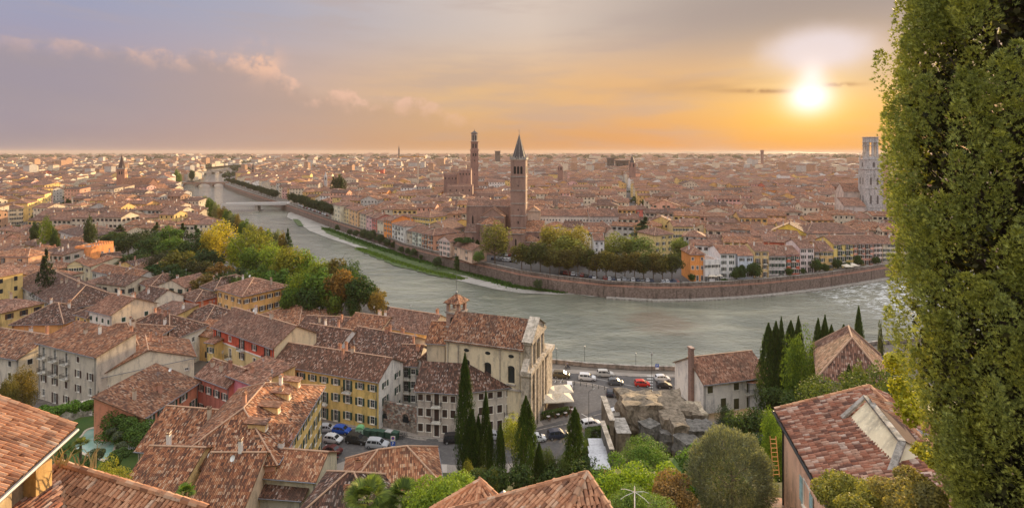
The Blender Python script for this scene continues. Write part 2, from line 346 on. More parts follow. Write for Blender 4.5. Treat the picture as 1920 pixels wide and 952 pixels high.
# buildings
def roof_planes(kind, w, d, rh, oh):
 """roof of a w x d house in local coordinates, z measured from the eave.
 returns planes [(points, eave direction)], gables [points], ridge lines"""
 PL, GB, RL = [], [], []
 if kind in ('x', 'hx'):
  pl, gb, rl = roof_planes('g' if kind == 'x' else 'h', d, w, rh, oh)
  tr = lambda p: (w-p[1], p[0], p[2])
  return [([tr(p) for p in q], (-e[1], e[0], 0)) for q, e in pl], [[tr(p) for p in q] for q in gb], [(tr(a), tr(b)) for a, b in rl]
 if kind == 'g':
  s = rh/(d/2); lo = -oh*s; m = d/2; x0, x1 = -oh*.6, w+oh*.6
  PL = [([(x0, -oh, lo), (x1, -oh, lo), (x1, m, rh), (x0, m, rh)], (1, 0, 0)), ([(x1, d+oh, lo), (x0, d+oh, lo), (x0, m, rh), (x1, m, rh)], (-1, 0, 0))]
  GB = [[(w, 0, 0), (w, d, 0), (w, m, rh)], [(0, d, 0), (0, 0, 0), (0, m, rh)]]
  RL = [((x0, m, rh), (x1, m, rh))]
 elif kind == 'h':
  s = rh/(min(w, d)/2); lo = -oh*s; a, b, c_, e_ = (-oh, -oh, lo), (w+oh, -oh, lo), (w+oh, d+oh, lo), (-oh, d+oh, lo)
  if w >= d:
   m = d/2; r0, r1 = (m, m, rh), (max(w-m, m+.01), m, rh)
   PL = [([a, b, r1, r0], (1, 0, 0)), ([b, c_, r1], (0, 1, 0)), ([c_, e_, r0, r1], (-1, 0, 0)), ([e_, a, r0], (0, -1, 0))]
   RL = [(r0, r1), (a, r0), (e_, r0), (b, r1), (c_, r1)]
  else:
   m = w/2; r0, r1 = (m, m, rh), (m, d-m, rh)
   PL = [([a, b, r0], (1, 0, 0)), ([b, c_, r1, r0], (0, 1, 0)), ([c_, e_, r1], (-1, 0, 0)), ([e_, a, r0, r1], (0, -1, 0))]
   RL = [(r0, r1), (a, r0), (b, r0), (c_, r1), (e_, r1)]
 elif kind == 's':      # lean-to rising to the back
  s = rh/d; PL = [([(-oh, -oh, -oh*s), (w+oh, -oh, -oh*s), (w+oh, d, rh), (-oh, d, rh)], (1, 0, 0))]
  GB = [[(w, 0, 0), (w, d, 0), (w, d, rh)], [(0, d, 0), (0, 0, 0), (0, d, rh)], [(w, d, 0), (0, d, 0), (0, d, rh), (w, d, rh)]]
 elif kind == 'r':      # lean-to rising to the left (falls to the right)
  s = rh/w; PL = [([(w+oh, -oh, -oh*s), (w+oh, d+oh, -oh*s), (0, d+oh, rh), (0, -oh, rh)], (0, 1, 0))]
  GB = [[(0, 0, 0), (w, 0, 0), (0, 0, rh)], [(w, d, 0), (0, d, 0), (0, d, rh)], [(0, d, 0), (0, 0, 0), (0, 0, rh), (0, d, rh)]]
 return PL, GB, RL
class Frame:
 def __init__(s, A, ex, zb, ze, w, d):
  s.A = Vector((A[0], A[1], 0)); s.ex = Vector((ex[0], ex[1], 0)).normalized(); s.ey = Vector((-s.ex.y, s.ex.x, 0))
  s.zb, s.ze, s.w, s.d = zb, ze, w, d
 def L(s, x, y, z): return s.A+s.ex*x+s.ey*y+Vector((0, 0, z))
 def V(s, e): return s.ex*e[0]+s.ey*e[1]
def add_roof(fr, kind, rh, oh, mbR, mat_r=0, mat_edge=1, mbW=None, mat_w=0, thick=.16, mbC=None, cap=0):
 PL, GB, RL = roof_planes(kind, fr.w, fr.d, rh, oh)
 for pts, e in PL:
  q = [fr.L(p[0], p[1], p[2]+fr.ze+thick) for p in pts]; lo = [p-Vector((0, 0, thick)) for p in q]
  mbR.rface(q, fr.V(e), mat_r, o=q[0]); 
  if mat_edge is not None:
   mbR.face(lo[::-1], mat_edge)
   for i in range(len(q)):
    j = (i+1) % len(q)
    if i == 0 or kind != 'h': mbR.face([lo[i], lo[j], q[j], q[i]], mat_edge)
 if mbW:
  for g in GB: mbW.face([fr.L(p[0], p[1], p[2]+fr.ze) for p in g], mat_w)
 if mbC:
  for a, b in RL:
   mbC.tube(fr.L(a[0], a[1], a[2]+fr.ze+thick+.02), fr.L(b[0], b[1], b[2]+fr.ze+thick+.02), cap, n=6, cap=True)
 return PL, RL
def facade_wall(mb, p0, ex, z0, z1, L, holes, mat=0, rev=.22, revmat=None):
 """wall along ex from p0 with rectangular holes [(u0,u1,v0,v1)], outward normal = ex x z"""
 us = sorted({0.0, L}|{h[0] for h in holes}|{h[1] for h in holes}); vs = sorted({z0, z1}|{h[2] for h in holes}|{h[3] for h in holes})
 nrm = Vector((ex.y, -ex.x, 0)); q = lambda u, v, k=0: Vector((p0.x, p0.y, 0))+ex*u+Vector((0, 0, v))-nrm*k
 for i in range(len(us)-1):
  v_run = None
  for j in range(len(vs)-1):
   um, vm = (us[i]+us[i+1])/2, (vs[j]+vs[j+1])/2
   if any(h[0] < um < h[1] and h[2] < vm < h[3] for h in holes): continue
   mb.face([q(us[i], vs[j]), q(us[i+1], vs[j]), q(us[i+1], vs[j+1]), q(us[i], vs[j+1])], mat)
 rm = mat if revmat is None else revmat
 for a, b, c, d_ in holes:
  mb.face([q(a, c), q(b, c), q(b, c, rev), q(a, c, rev)], rm); mb.face([q(a, d_, rev), q(b, d_, rev), q(b, d_), q(a, d_)], rm)
  mb.face([q(a, c, rev), q(a, d_, rev), q(a, d_), q(a, c)], rm); mb.face([q(b, c), q(b, d_), q(b, d_, rev), q(b, c, rev)], rm)
WIN = {}
SURR = plaster(.62, .58, .50)
def win_mesh(w, h, arch):
 k = ('w', round(w, 2), round(h, 2), arch)
 if k not in WIN:
  f = MB(); t = .12
  f.box((-w/2-t/2, .03, h/2), (t, .06, h+2*t)); f.box((w/2+t/2, .03, h/2), (t, .06, h+2*t))
  f.box((0, .03, h+t/2), (w, .06, t)); f.box((0, .06, -t/2), (w+2*t+.1, .16, t))
  fr = MB(); fr.box((0, -.12, h/2), (.05, .04, h)); fr.box((-w/2+.03, -.12, h/2), (.06, .05, h)); fr.box((w/2-.03, -.12, h/2), (.06, .05, h))
  fr.box((0, -.12, h*.62), (w-.12, .03, .04)); fr.box((0, -.12, h-.03), (w-.12, .05, .06)); fr.box((0, -.12, .03), (w-.12, .05, .06))
  p = MB(); p.face([(-w/2, -.16, 0), (w/2, -.16, 0), (w/2, -.16, h), (-w/2, -.16, h)])
  p.v = [(-x, y, z) for x, y, z in p.v]
  WIN[k] = (f.mesh('window', [SURR]), fr.mesh('sash', [WHITE]), p.mesh('pane', [glassy()]))
 return WIN[k]
def shut_mesh(w, h, mat):
 k = ('s', round(w, 2), round(h, 2), mat.name)
 if k not in WIN:
  f = MB(); f.box((0, .05, h/2), (w, .045, h))
  for z in (h*.28, h*.72):
   for j in range(-3, 4): f.box((0, .08, z+j*h*.055), (w*.78, .02, h*.03))
  WIN[k] = f.mesh('shutter', [mat])
 return WIN[k]
def place(name, me, parent, loc, rz, label=None):
 o = bpy.data.objects.new(name, me); COL.objects.link(o); o.parent = parent; o.location = loc; o.rotation_euler = (0, 0, rz); return o
def add_window(parent, p, nrm, w, h, shutters, arch=False, simple=False):
 """window part with its sash, pane and shutters; p = middle of the sill on the wall face"""
 rz = math.atan2(nrm.y, nrm.x)-math.pi/2
 f, s, pn = win_mesh(w, h, arch)
 o = place('window', f, parent, p, rz)
 place('pane', pn, o, (0, 0, 0), 0)
 if simple: return o
 place('sash', s, o, (0, 0, 0), 0)
 if shutters:
  mode, mat = shutters; sm = shut_mesh(w/2, h, mat)
  if mode == 'open':
   for sx in (-1, 1): place('shutter', sm, o, (sx*(w*.75+.13), .02, 0), RND.uniform(-.06, .06)*sx)
  elif mode == 'ajar':
   for sx in (-1, 1): place('shutter', sm, o, (sx*(w*.62), .16, 0), sx*.9)
  elif mode == 'closed':
   for sx in (-1, 1): place('shutter', sm, o, (sx*w*.25, -.04, 0), 0)
 return o
BALC = {}
def add_balcony(parent, p, nrm, w, depth=.9, mat=None, flowers=False):
 rz = math.atan2(nrm.y, nrm.x)-math.pi/2; k = round(w, 1)
 if k not in BALC:
  s = MB(); s.box((0, depth/2, -.08), (w, depth, .16)); s.box((-w*.4, depth*.3, -.3), (.14, depth*.5, .3)); s.box((w*.4, depth*.3, -.3), (.14, depth*.5, .3))
  r = MB(); n = max(4, int(w/.16))
  for i in range(n+1):
   x = -w/2+w*i/n; r.box((x, depth-.03, .48), (.025, .025, .96))
  for sx in (-1, 1):
   for j in range(5): r.box((sx*w/2, depth*(j+.5)/5, .48), (.025, .025, .96))
   r.box((sx*w/2, depth/2, .98), (.045, depth, .045))
  r.box((0, depth-.03, .98), (w, .045, .045))
  BALC[k] = (s.mesh('balcony', [SURR]), r.mesh('railing', [DARK]))
 o = place('balcony', BALC[k][0], parent, p, rz); place('railing', BALC[k][1], o, (0, 0, 0), 0)
 return o
def chimney_meshes():
 out = []
 for k in range(3):
  m = MB(); hh = (1.5, 1.1, 1.9)[k]; w_ = (.55, .8, .45)[k]
  m.box((0, 0, hh/2-.5), (w_, .5, hh+1.0)); m.box((0, 0, hh+.04), (w_+.18, .68, .1), mat=1)
  for sx in (-1, 1): m.box((sx*(w_/2-.06), 0, hh+.2), (.08, .46, .24), mat=0)
  m.rface([(-w_/2-.14, -.36, hh+.32), (w_/2+.14, -.36, hh+.32), (w_/2+.14, 0, hh+.5), (-w_/2-.14, 0, hh+.5)], (1, 0, 0), 1)
  m.rface([(w_/2+.14, .36, hh+.32), (-w_/2-.14, .36, hh+.32), (-w_/2-.14, 0, hh+.5), (w_/2+.14, 0, hh+.5)], (1, 0, 0), 1)
  m.face([(w_/2+.1, -.3, hh+.3), (w_/2+.1, .3, hh+.3), (w_/2+.1, 0, hh+.48)], 0); m.face([(-w_/2-.1, .3, hh+.3), (-w_/2-.1, -.3, hh+.3), (-w_/2-.1, 0, hh+.48)], 0)
  for j, c_ in enumerate([(.5, .40, .30), (.42, .22, .15), (.62, .58, .52)]): out.append(m.mesh('chimney', [plaster(*c_), tiles(0, False)]))
 return out
CHIM = chimney_meshes()
def roof_z(fr, kind, rh, x, y):
 w, d = fr.w, fr.d
 if kind == 'g': return fr.ze+rh*(1-abs(y-d/2)/(d/2))
 if kind == 'x': return fr.ze+rh*(1-abs(x-w/2)/(w/2))
 if kind == 'h': m = min(w, d)/2; return fr.ze+rh*min(1, min(x, y, w-x, d-y)/m)
 if kind == 's': return fr.ze+rh*y/d
 if kind == 'r': return fr.ze+rh*(1-x/w)
 return fr.ze
def sky_mesh():
 a = MB(); a.box((0, 0, .1), (.95, 1.25, .16)); g = MB(); g.box((0, 0, .19), (.75, 1.05, .03))
 return a.mesh('skylight', [LEAD]), g.mesh('pane', [glassy(.10, .13, .18, .15)])
SKY_A, SKY_G = sky_mesh()
def add_skylight(root, fr, kind, rh, x, y, big=1.0):
 z = roof_z(fr, kind, rh, x, y)+.14; e = .05
 p = fr.L(x, y, z); px = fr.L(x+e, y, roof_z(fr, kind, rh, x+e, y)+.14); py = fr.L(x, y+e, roof_z(fr, kind, rh, x, y+e)+.14)
 X = (px-p).normalized(); Y = (py-p).normalized(); Z = X.cross(Y).normalized()
 if abs(X.z) > .01 and abs(Y.z) < .01: X, Y = Y, -X
 o = link('skylight', SKY_A, root); g = link('pane', SKY_G, o)
 M = Matrix((X, Y, Z)).transposed().to_4x4(); M.translation = p; o.matrix_local = M @ Matrix.Scale(big, 4); return o
def ant_mesh():
 a = MB(); a.tube((0, 0, 0), (0, 0, 2.8), .03, n=4)
 for z, L_ in ((2.7, .7), (2.45, .9), (2.2, .5)):
  a.tube((-L_/2, 0, z), (L_/2, 0, z), .018, n=4)
  for x in (-.3, -.1, .1, .3): a.tube((x*L_, -.18, z), (x*L_, .18, z), .012, n=3)
 return a.mesh('aerial', [METAL])
ANT = ant_mesh()
def dish_mesh():
 a = MB(); a.tube((0, 0, 0), (0, 0, .8), .03, n=5)
 prof = [(0.001, .0), (.2, .03), (.35, .09), (.42, .14)]
 b = MB(); b.lathe((0, 0, 0), prof, 12)
 for p in b.v: pass
 M = Matrix.Translation((0, -.08, .9)) @ Matrix.Rotation(R(60), 4, 'X')
 for f_ in b.f: a.face([M @ Vector(b.v[i]) for i in f_])
 return a.mesh('satellite_dish', [WHITE])
DISH = dish_mesh()
FOOT = []   # footprints of everything that stands, to keep houses apart
def foot(cx, cy, r): FOOT.append((cx, cy, r))
def foot_fr(fr):
 n = max(1, int(round(max(fr.w, fr.d)/max(4, min(fr.w, fr.d)))))
 for i in range(n):
  t_ = (i+.5)/n
  c = fr.L(fr.w*t_, fr.d/2, 0) if fr.w >= fr.d else fr.L(fr.w/2, fr.d*t_, 0)
  FOOT.append((c.x, c.y, min(fr.w, fr.d)/2*1.12))
def house(name, label, A, B, ze, d, roof, rh, wall, zb=0.0, rows=3, cols=(4, 2, 0, 0), tile=0, oh=.55, sh='open', shm=None, win=(1.0, 1.55),
   chim=3, sky=(), upper=None, cat='house', group=None, dz0=.0, skiprow0=False, sidewall=None, aerial=1, balc=(), simple=False, facedim=None, near=True, blank=()):
 """A,B: photo pixels of the two front eave corners (left to right as seen from outside), the house stands behind them"""
 a = P(A[0], A[1], ze) if len(A) == 2 else Vector(A); b = P(B[0], B[1], ze) if len(B) == 2 else Vector(B)
 ex = (b-a); ex.z = 0; w_ = ex.length; fr = Frame(a, ex, zb, ze, w_, d); foot_fr(fr)
 root = empty(name, fr.L(w_/2, d/2, zb), 0); M = Matrix.Translation(-root.location)
 tag(root, label, cat, group)
 inv = lambda p: Vector(p)-root.location
 mw = MB(); mr = MB(); mc = MB(); wm = plaster(*wall); um = plaster(*(upper or wall)); sm_ = plaster(*(sidewall or wall))  # side tone; on several sunlit sides the sun's warmth is in the colour
 sides = [(fr.L(0, 0, 0), fr.ex, w_), (fr.L(w_, 0, 0), fr.ey, d), (fr.L(w_, d, 0), -fr.ex, w_), (fr.L(0, d, 0), -fr.ey, d)]
 sth = (ze-zb)/max(1, rows); shm = shm or RND.choice([GREENSH, BROWNSH, DARK])
 for si, (p0, e, L_) in enumerate(sides):
  holes = []; spots = []
  nc = cols[si] if si < len(cols) else 0
  nrm = Vector((e.y, -e.x, 0))
  for r_ in range(rows):
   for c_ in range(nc):
    if (si, r_, c_) in blank or (RND.random() < .05 and (si, r_, c_) not in balc): continue
    ww, wh = win; 
    u = L_*(c_+.5)/nc; v = zb+sth*r_+sth*.30
    hh = min(wh, sth*.62)
    if r_ == rows-1: hh *= .8; 
    if r_ == 0 and RND.random() < .35: v = zb+.15; hh = min(2.3, sth*.8)
    if (si, r_, c_) in balc or (si, r_) in balc: v = zb+sth*r_+.12; hh = min(2.3, sth*.8)
    if ww > L_/nc*.9: ww = L_/nc*.7
    holes.append((u-ww/2, u+ww/2, v, v+hh)); spots.append((u, v, ww, hh, r_, c_))
  side_m = 1 if (si in (1, 3)) else 0
  if upper:
   zs = zb+sth*(rows-1)
   facade_wall(mw, p0, e, zb, zs, L_, [h for h in holes if h[3] <= zs+.01], side_m)
   facade_wall(mw, p0, e, zs, ze, L_, [h for h in holes if h[2] >= zs-.01], 2 if si == 0 else side_m)
   if si == 0: mw.box(p0+e*(L_/2)+nrm*.06+Vector((0, 0, zs)), (L_, .14, .28), math.atan2(e.y, e.x), 3)
  else: facade_wall(mw, p0, e, zb, ze, L_, holes, side_m)
  for u, v, ww, hh, r_, c_ in spots:
   pp = inv(p0+e*u+Vector((0, 0, v)))
   md = sh if sh in ('open', 'closed', 'ajar') else RND.choice(['open', 'open', 'closed', 'ajar'])
   if sh == 'mix': md = RND.choice(['open', 'closed', 'open', 'none'])
   add_window(root, pp, nrm, ww, hh, None if (sh == 'none' or md == 'none') else (md, shm), simple=simple)
   if (si, r_, c_) in balc or (si, r_) in balc: add_balcony(root, pp-Vector((0, 0, .12)), nrm, ww+1.0)
 mats = [wm, sm_, um, SURR]
 if roof == 'f':
  mr.face([fr.L(0, 0, ze-.4), fr.L(w_, 0, ze-.4), fr.L(w_, d, ze-.4), fr.L(0, d, ze-.4)], 0)
  for p0, e, L_ in sides:
   nrm = Vector((e.y, -e.x, 0)); mw.box(p0+e*L_/2-nrm*.13+Vector((0, 0, ze-.1)), (L_-.3, .24, .7), math.atan2(e.y, e.x), 0)
  tm = ground_mat('terrace', (.30, .24, .20), (.22, .18, .15), (.36, .3, .26))
 else:
  add_roof(fr, roof, rh, oh, mr, 0, 1, mw, 1 if roof in 'gs' else 0, mbC=mc, cap=.13)
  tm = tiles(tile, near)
  for i_, e_ in ((0, 1), (1, 1)):   # rain gutter under the front and side eaves
   if roof in ('g', 's') and i_ == 1: continue
   p0, e, L_ = sides[i_]; nrm = Vector((e.y, -e.x, 0)); s_ = rh/((d if roof in 'gs' else min(w_, d))/(1 if roof == 's' else 2))
   mc.tube(p0+nrm*(oh+.05)-e*oh*.6+Vector((0, 0, ze-oh*s_+.05)), p0+nrm*(oh+.05)+e*(L_+oh*.6)+Vector((0, 0, ze-oh*s_+.05)), .075, n=5, mat=1)
  if near and roof != 'x':
   for u_ in (.02, .98):
    mc.tube(fr.L(w_*u_, -.08, zb+.3), fr.L(w_*u_, -.08, ze-.1), .055, n=5, mat=1)
 for mb_ in (mw, mr, mc): mb_.v = [tuple(inv(p)) for p in mb_.v]
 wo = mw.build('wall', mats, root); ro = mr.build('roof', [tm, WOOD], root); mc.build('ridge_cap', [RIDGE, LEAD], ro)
 fr.root = root; fr.kind = roof; fr.rh = rh
 if roof != 'f':
  for i in range(chim):
   x, y = w_*RND.uniform(.12, .88), d*RND.uniform(.25, .75)
   place('chimney', RND.choice(CHIM), root, inv(fr.L(x, y, roof_z(fr, roof, rh, x, y))), math.atan2(fr.ex.y, fr.ex.x))
  for i in range(aerial):
   x, y = w_*RND.uniform(.2, .8), d*RND.uniform(.4, .6)
   place('aerial', ANT, root, inv(fr.L(x, y, roof_z(fr, roof, rh, x, y))), RND.uniform(0, 3))
  for s_ in sky:
   o = add_skylight(root, fr, roof, rh, s_[0]*w_, s_[1]*d, s_[2] if len(s_) > 2 else 1.0); o.matrix_local = M @ o.matrix_local
 return fr
WC = dict(cream=(.56,.47,.34), yellow=(.60,.43,.17), ochre=(.56,.34,.13), orange=(.62,.27,.09), salmon=(.60,.33,.22), pink=(.58,.35,.30),
   white=(.66,.62,.56), grey=(.42,.39,.34), beige=(.50,.42,.31), red=(.48,.13,.08), brown=(.36,.22,.14), rose=(.52,.2,.2))
# ground, river, walls
NEARBANK = [P(x, y) for x, y in [(2900, 560), (2300, 596), (1900, 628), (1640, 646), (1450, 675), (1300, 694), (1200, 693), (1100, 687), (1025, 679),
   (880, 641), (790, 600), (722, 577), (640, 550), (560, 510), (505, 470), (450, 425), (400, 397), (362, 374), (340, 356), (344, 343), (366, 333), (372, 325), (368, 315)]]
FARBANK = [P(x, y) for x, y in [(2900, 405), (2300, 440), (1900, 474), (1760, 489), (1655, 498), (1603, 506), (1541, 514.5), (1478, 521), (1426, 526), (1374, 529.5), (1299, 533), (1230, 534),
   (1137, 529.5), (1045, 520), (975.5, 509.5), (929, 499), (862, 485), (800, 469.5), (757, 458), (720, 442.5), (678, 430), (627, 414),
   (585, 399.5), (544, 385.5), (520, 378), (479, 365), (445, 354), (424, 346), (418, 340), (425, 333), (430, 326), (436, 315)]]
WZ = -6.5
asph = ground_mat('asphalt', (.085, .08, .078), (.11, .10, .096), (.14, .13, .12), .12, 1.2, .15, .01)
pav = ground_mat('paving', (.30, .26, .22), (.23, .20, .17), (.36, .31, .27), .3, 5, .3, .02)
earth = ground_mat('town_ground', (.17, .145, .12), (.11, .095, .08), (.21, .18, .15), .05, .6)
grassm = ground_mat('grass', (.045, .095, .02), (.08, .12, .025), (.035, .07, .02), .4, 6, .6, .05)
gravelm = ground_mat('gravel', (.36, .33, .29), (.24, .22, .19), (.46, .43, .39), .08, 1.6, .5, .08)
from mathutils.geometry import tessellate_polygon
def sheet(name, pts, z, mat, kind='structure', mats=None, label=None):
 pts = [Vector((p[0], p[1], z)) for p in pts]
 tri = tessellate_polygon([pts]); me = bpy.data.meshes.new(name)
 fs = []
 for t_ in tri:
  a, b, c_ = [pts[i] for i in t_]; fs.append(t_ if (b-a).cross(c_-a).z > 0 else t_[::-1])
 me.from_pydata([tuple(p) for p in pts], [], fs); me.materials.append(mat); me.update()
 return tag(link(name, me), label, kind=kind)
BIG = 14000.0
nb = [(p.x, p.y) for p in NEARBANK]; fb = [(p.x, p.y) for p in FARBANK]
nearpoly = nb + [(-1300, 2600), (-3600, 7000), (-BIG, 17000), (-BIG, -80), (nb[0][0]+1500, -80)]
farpoly = fb[::-1] + [(3000, fb[0][1]), (BIG, 200), (BIG, 17000), (-3500, 17000), (-2900, 7000), (-1150, 2600)]
def tri2(polys, z):
 V, Fc = [], []
 for poly in polys:
  pts = [Vector((p[0], p[1], z)) for p in poly]; o = len(V); V += [tuple(p) for p in pts]
  for t_ in tessellate_polygon([pts]):
   a, b, c_ = [pts[i] for i in t_]; t_ = t_ if (b-a).cross(c_-a).z > 0 else t_[::-1]; Fc.append(tuple(o+i for i in t_))
 return V, Fc
V, Fc = tri2([nearpoly, farpoly], 0.0)
me = bpy.data.meshes.new('ground'); me.from_pydata(V, [], Fc); me.materials.append(earth); me.update(); tag(link('ground', me), kind='structure')
plain_m = ground_mat('countryside', (.10, .095, .07), (.06, .075, .04), (.16, .13, .11), .004, .03, .1, .1)
sheet('land', [(-BIG, 2300), (BIG, 2300), (BIG*1.2, 17000), (-BIG*1.2, 17000)], 1.2, plain_m)
mw_, n, b, o = new_mat('river_water'); p = pos(n)
rip = n.noise(n.scalev(p, (1.0, 1.9, 1)), 0.55, 5, .62, .6); rip2 = n.noise(n.scalev(p, (1, 1.6, 1)), 0.10, 4, .6, .4); big = n.noise(p, .022, 3, .5, .5)
cur_ = n.noise(n.scalev(p, (.35, 1, 1)), .055, 6, .62, 1.0)
deep = n.mix(n.smooth(big, .4, .62), (.135, .145, .11), (.205, .21, .16)); deep = n.mix(n.smooth(cur_, .45, .75), deep, (.31, .30, .215))
sp = n.new('ShaderNodeVectorMath', operation='DISTANCE'); n.l.new(p, sp.inputs[0]); sb = P(1235, 603, WZ); sp.inputs[1].default_value = sb
shoal = n.math('MULTIPLY', n.smooth(n.math('ADD', sp.outputs['Value'], n.math('MULTIPLY', n.noise(n.scalev(p, (.4, 1.6, 1)), .12, 4), 26)), 30, 19), .75)
deep = n.mix(shoal, deep, (.20, .15, .10))
rp = n.new('ShaderNodeVectorMath', operation='DISTANCE'); n.l.new(n.scalev(p, (1, .75, 1)), rp.inputs[0]); rc = P(1700, 548, WZ); rp.inputs[1].default_value = (rc.x, rc.y*.75, WZ)
fo = n.math('MULTIPLY', n.smooth(n.noise(n.scalev(p, (.7, 1.5, 1)), .30, 7, .75, 1.2), .50, .60), n.smooth(rp.outputs['Value'], 62, 18))
colr = n.mix(fo, deep, (.72, .73, .72))
n.put(b.inputs['Base Color'], colr); n.put(b.inputs['Roughness'], n.math('ADD', n.math('MULTIPLY', fo, .5), .06)); b.inputs['Specular IOR Level'].default_value = .8
b.inputs['IOR'].default_value = 1.65
bump(n, b, n.math('ADD', n.math('ADD', rip, n.math('MULTIPLY', rip2, 2.6)), n.math('MULTIPLY', n.noise(p, 1.3, 3), .3)), 1.0, .24)
sheet('river', [(nb[0][0]+40, nb[0][1]-40)] + [(600, 60), (600, 900), (-1000, 3000), (-3500, 8000), (-4200, 7000), (-1500, 2200), (-900, 900), (-300, 100), (0, 90)], WZ, mw_)
def offset(line, dist):
 out = []
 for i, p_ in enumerate(line):
  a = line[max(0, i-1)]; b_ = line[min(len(line)-1, i+1)]; t_ = (b_-a); t_.z = 0; t_.normalize()
  out.append(Vector((p_.x-t_.y*dist, p_.y+t_.x*dist, p_.z)))
 return out
def resample(line, step):
 out = [line[0]]
 for a, b_ in zip(line[:-1], line[1:]):
  L_ = (b_-a).length; k = max(1, int(L_/step))
  for i in range(1, k+1): out.append(a.lerp(b_, i/k))
 return out
def wall_strip(mb, line, z0, z1, t0, t1, mat=0):
 """solid wall following line; t0,t1 = thickness offsets on the left side"""
 a = offset(line, t0); b_ = offset(line, t1)
 for i in range(len(line)-1):
  for q in ([(a[i], z0), (a[i+1], z0), (a[i+1], z1), (a[i], z1)], [(b_[i+1], z0), (b_[i], z0), (b_[i], z1), (b_[i+1], z1)],
     [(a[i], z1), (a[i+1], z1), (b_[i+1], z1), (b_[i], z1)]):
   mb.face([(v_.x, v_.y, z_) for v_, z_ in q], mat)
emb = stone_mat(.27, .20, .165); band = brick_mat(.50, .24, .16); capm = stone_mat(.44, .40, .35)
FL = resample(FARBANK[:-2], 9)
root = empty('embankment_wall', FARBANK[10]); tag(root, 'long brown stone river wall with an orange brick band along the far bank', 'embankment wall')
def rel(mb, root): mb.v = [tuple(Vector(p_)-root.location) for p_ in mb.v]
m = MB(); wall_strip(m, FL, -7.5, -1.5, 0.45, -1.2); rel(m, root); m.build('wall', emb, root)
m = MB(); wall_strip(m, FL, -1.5, -.75, 0.30, -1.2); rel(m, root); m.build('brick_band', band, root)
m = MB(); wall_strip(m, FL, -.75, .75, 0.2, -.35); rel(m, root); m.build('parapet', emb, root)
m = MB(); wall_strip(m, FL, .75, .92, 0.32, -.45); rel(m, root); m.build('coping', capm, root)
k0 = [i for i, p_ in enumerate(FL) if p_.x > P(1120, 531).x]
m = MB(); wall_strip(m, FL[:len(k0)], -7.5, -5.9, 3.2, .45); rel(m, root); m.build('ledge', capm, root)
NL = resample(NEARBANK, 8)
root = empty('quay_wall', NEARBANK[6]); tag(root, 'low curved stone river wall edging the near riverside road', 'quay wall')
m = MB(); wall_strip(m, NL, -7.5, .0, -.5, .5); wall_strip(m, NL, 0, .95, -.28, .22); rel(m, root); m.build('wall', stone_mat(.34, .28, .24), root)
m = MB(); wall_strip(m, NL, .95, 1.1, -.36, .30); rel(m, root); m.build('coping', capm, root)
shore_edge = [P(x, y, WZ+.1) for x, y in [(1110, 556), (1080, 551), (1045, 552), (975, 549), (929, 542), (860, 526), (800, 509), (745, 491), (690, 472), (655, 459), (615, 446), (581, 433), (568, 424), (548, 412), (538, 407), (541, 399), (552, 396)]]
FBw = [Vector((p_.x, p_.y, 0)) for p_ in FARBANK[12:23]]
sheet('gravel_shore', [(p_.x, p_.y) for p_ in shore_edge]+[(p_.x, p_.y) for p_ in offset(FBw, -1)[::-1]], WZ+.12, gravelm)
def irregular(pts, amp, step=2.5):
 pts = [Vector((p_[0], p_[1], 0)) for p_ in pts]; pts.append(pts[0]); out = []
 for a, b_ in zip(pts[:-1], pts[1:]):
  k = max(1, int((b_-a).length/step))
  for i in range(k): q = a.lerp(b_, i/k); out.append((q.x+RND.uniform(-amp, amp), q.y+RND.uniform(-amp, amp)))
 return out
weedm = ground_mat('weeds', (.075, .115, .035), (.045, .075, .022), (.15, .16, .08), .3, 3, .6, .1)
spit = [P(x, y, WZ) for x, y in [(669, 463), (700, 468), (760, 487), (820, 504), (862, 517), (872, 524), (855, 525), (800, 514), (745, 499), (700, 482), (680, 473)]]
sheet('weed_bank', irregular(spit, .9), WZ+.32, weedm, label='strip of bright green weeds on the gravel spit')
sp2 = [P(x, y, WZ) for x, y in [(549, 411), (560, 412), (570, 425), (560, 424)]]
sheet('weed_bank', irregular(sp2, .8), WZ+.32, weedm)
sp3 = [P(x, y, WZ) for x, y in [(600, 424), (640, 437), (700, 458), (760, 476), (800, 487), (870, 505), (960, 533), (1060, 548), (1040, 549), (960, 540), (860, 515), (790, 496), (740, 482), (690, 466), (640, 449), (610, 436)]]
sheet('weed_bank', irregular(sp3, .8), WZ+.22, weedm)
def tufts(name, pts_fn, n, h, col):
 V = []; 
 for _ in range(n):
  x, y, z = pts_fn(); a = RND.uniform(0, 6.28); s_ = RND.uniform(.5, 1)*h
  V += [(x-s_*.5*math.cos(a), y-s_*.5*math.sin(a), z), (x+s_*.5*math.cos(a), y+s_*.5*math.sin(a), z), (x+RND.uniform(-.3, .3), y+RND.uniform(-.3, .3), z+s_)]
 V = np.array(V); o_ = link(name, npmesh(name, V, np.arange(len(V)).reshape(-1, 3), [leafy('weeds_leaf')])); o_.color = (*col, 1); tag(o_, kind='stuff'); return o_
def spine(pts, spread):
 pts = [P(x, y, WZ+.2) for x, y in pts]
 cum = [0]
 for a, b_ in zip(pts[:-1], pts[1:]): cum.append(cum[-1]+(b_-a).length)
 def f():
  t_ = RND.uniform(0, cum[-1]); i = max(k for k in range(len(cum)-1) if cum[k] <= t_); q = pts[i].lerp(pts[i+1], (t_-cum[i])/(cum[i+1]-cum[i]))
  return q.x+RND.gauss(0, spread), q.y+RND.gauss(0, spread), q.z
 return f
tufts('weeds', spine([(672, 466), (740, 490), (800, 508), (866, 523)], 1.3), 3500, .9, (.09, .15, .03))
tufts('weeds', spine([(610, 428), (700, 462), (790, 490), (870, 508), (960, 536)], 1.6), 3800, 1.1, (.045, .10, .025))
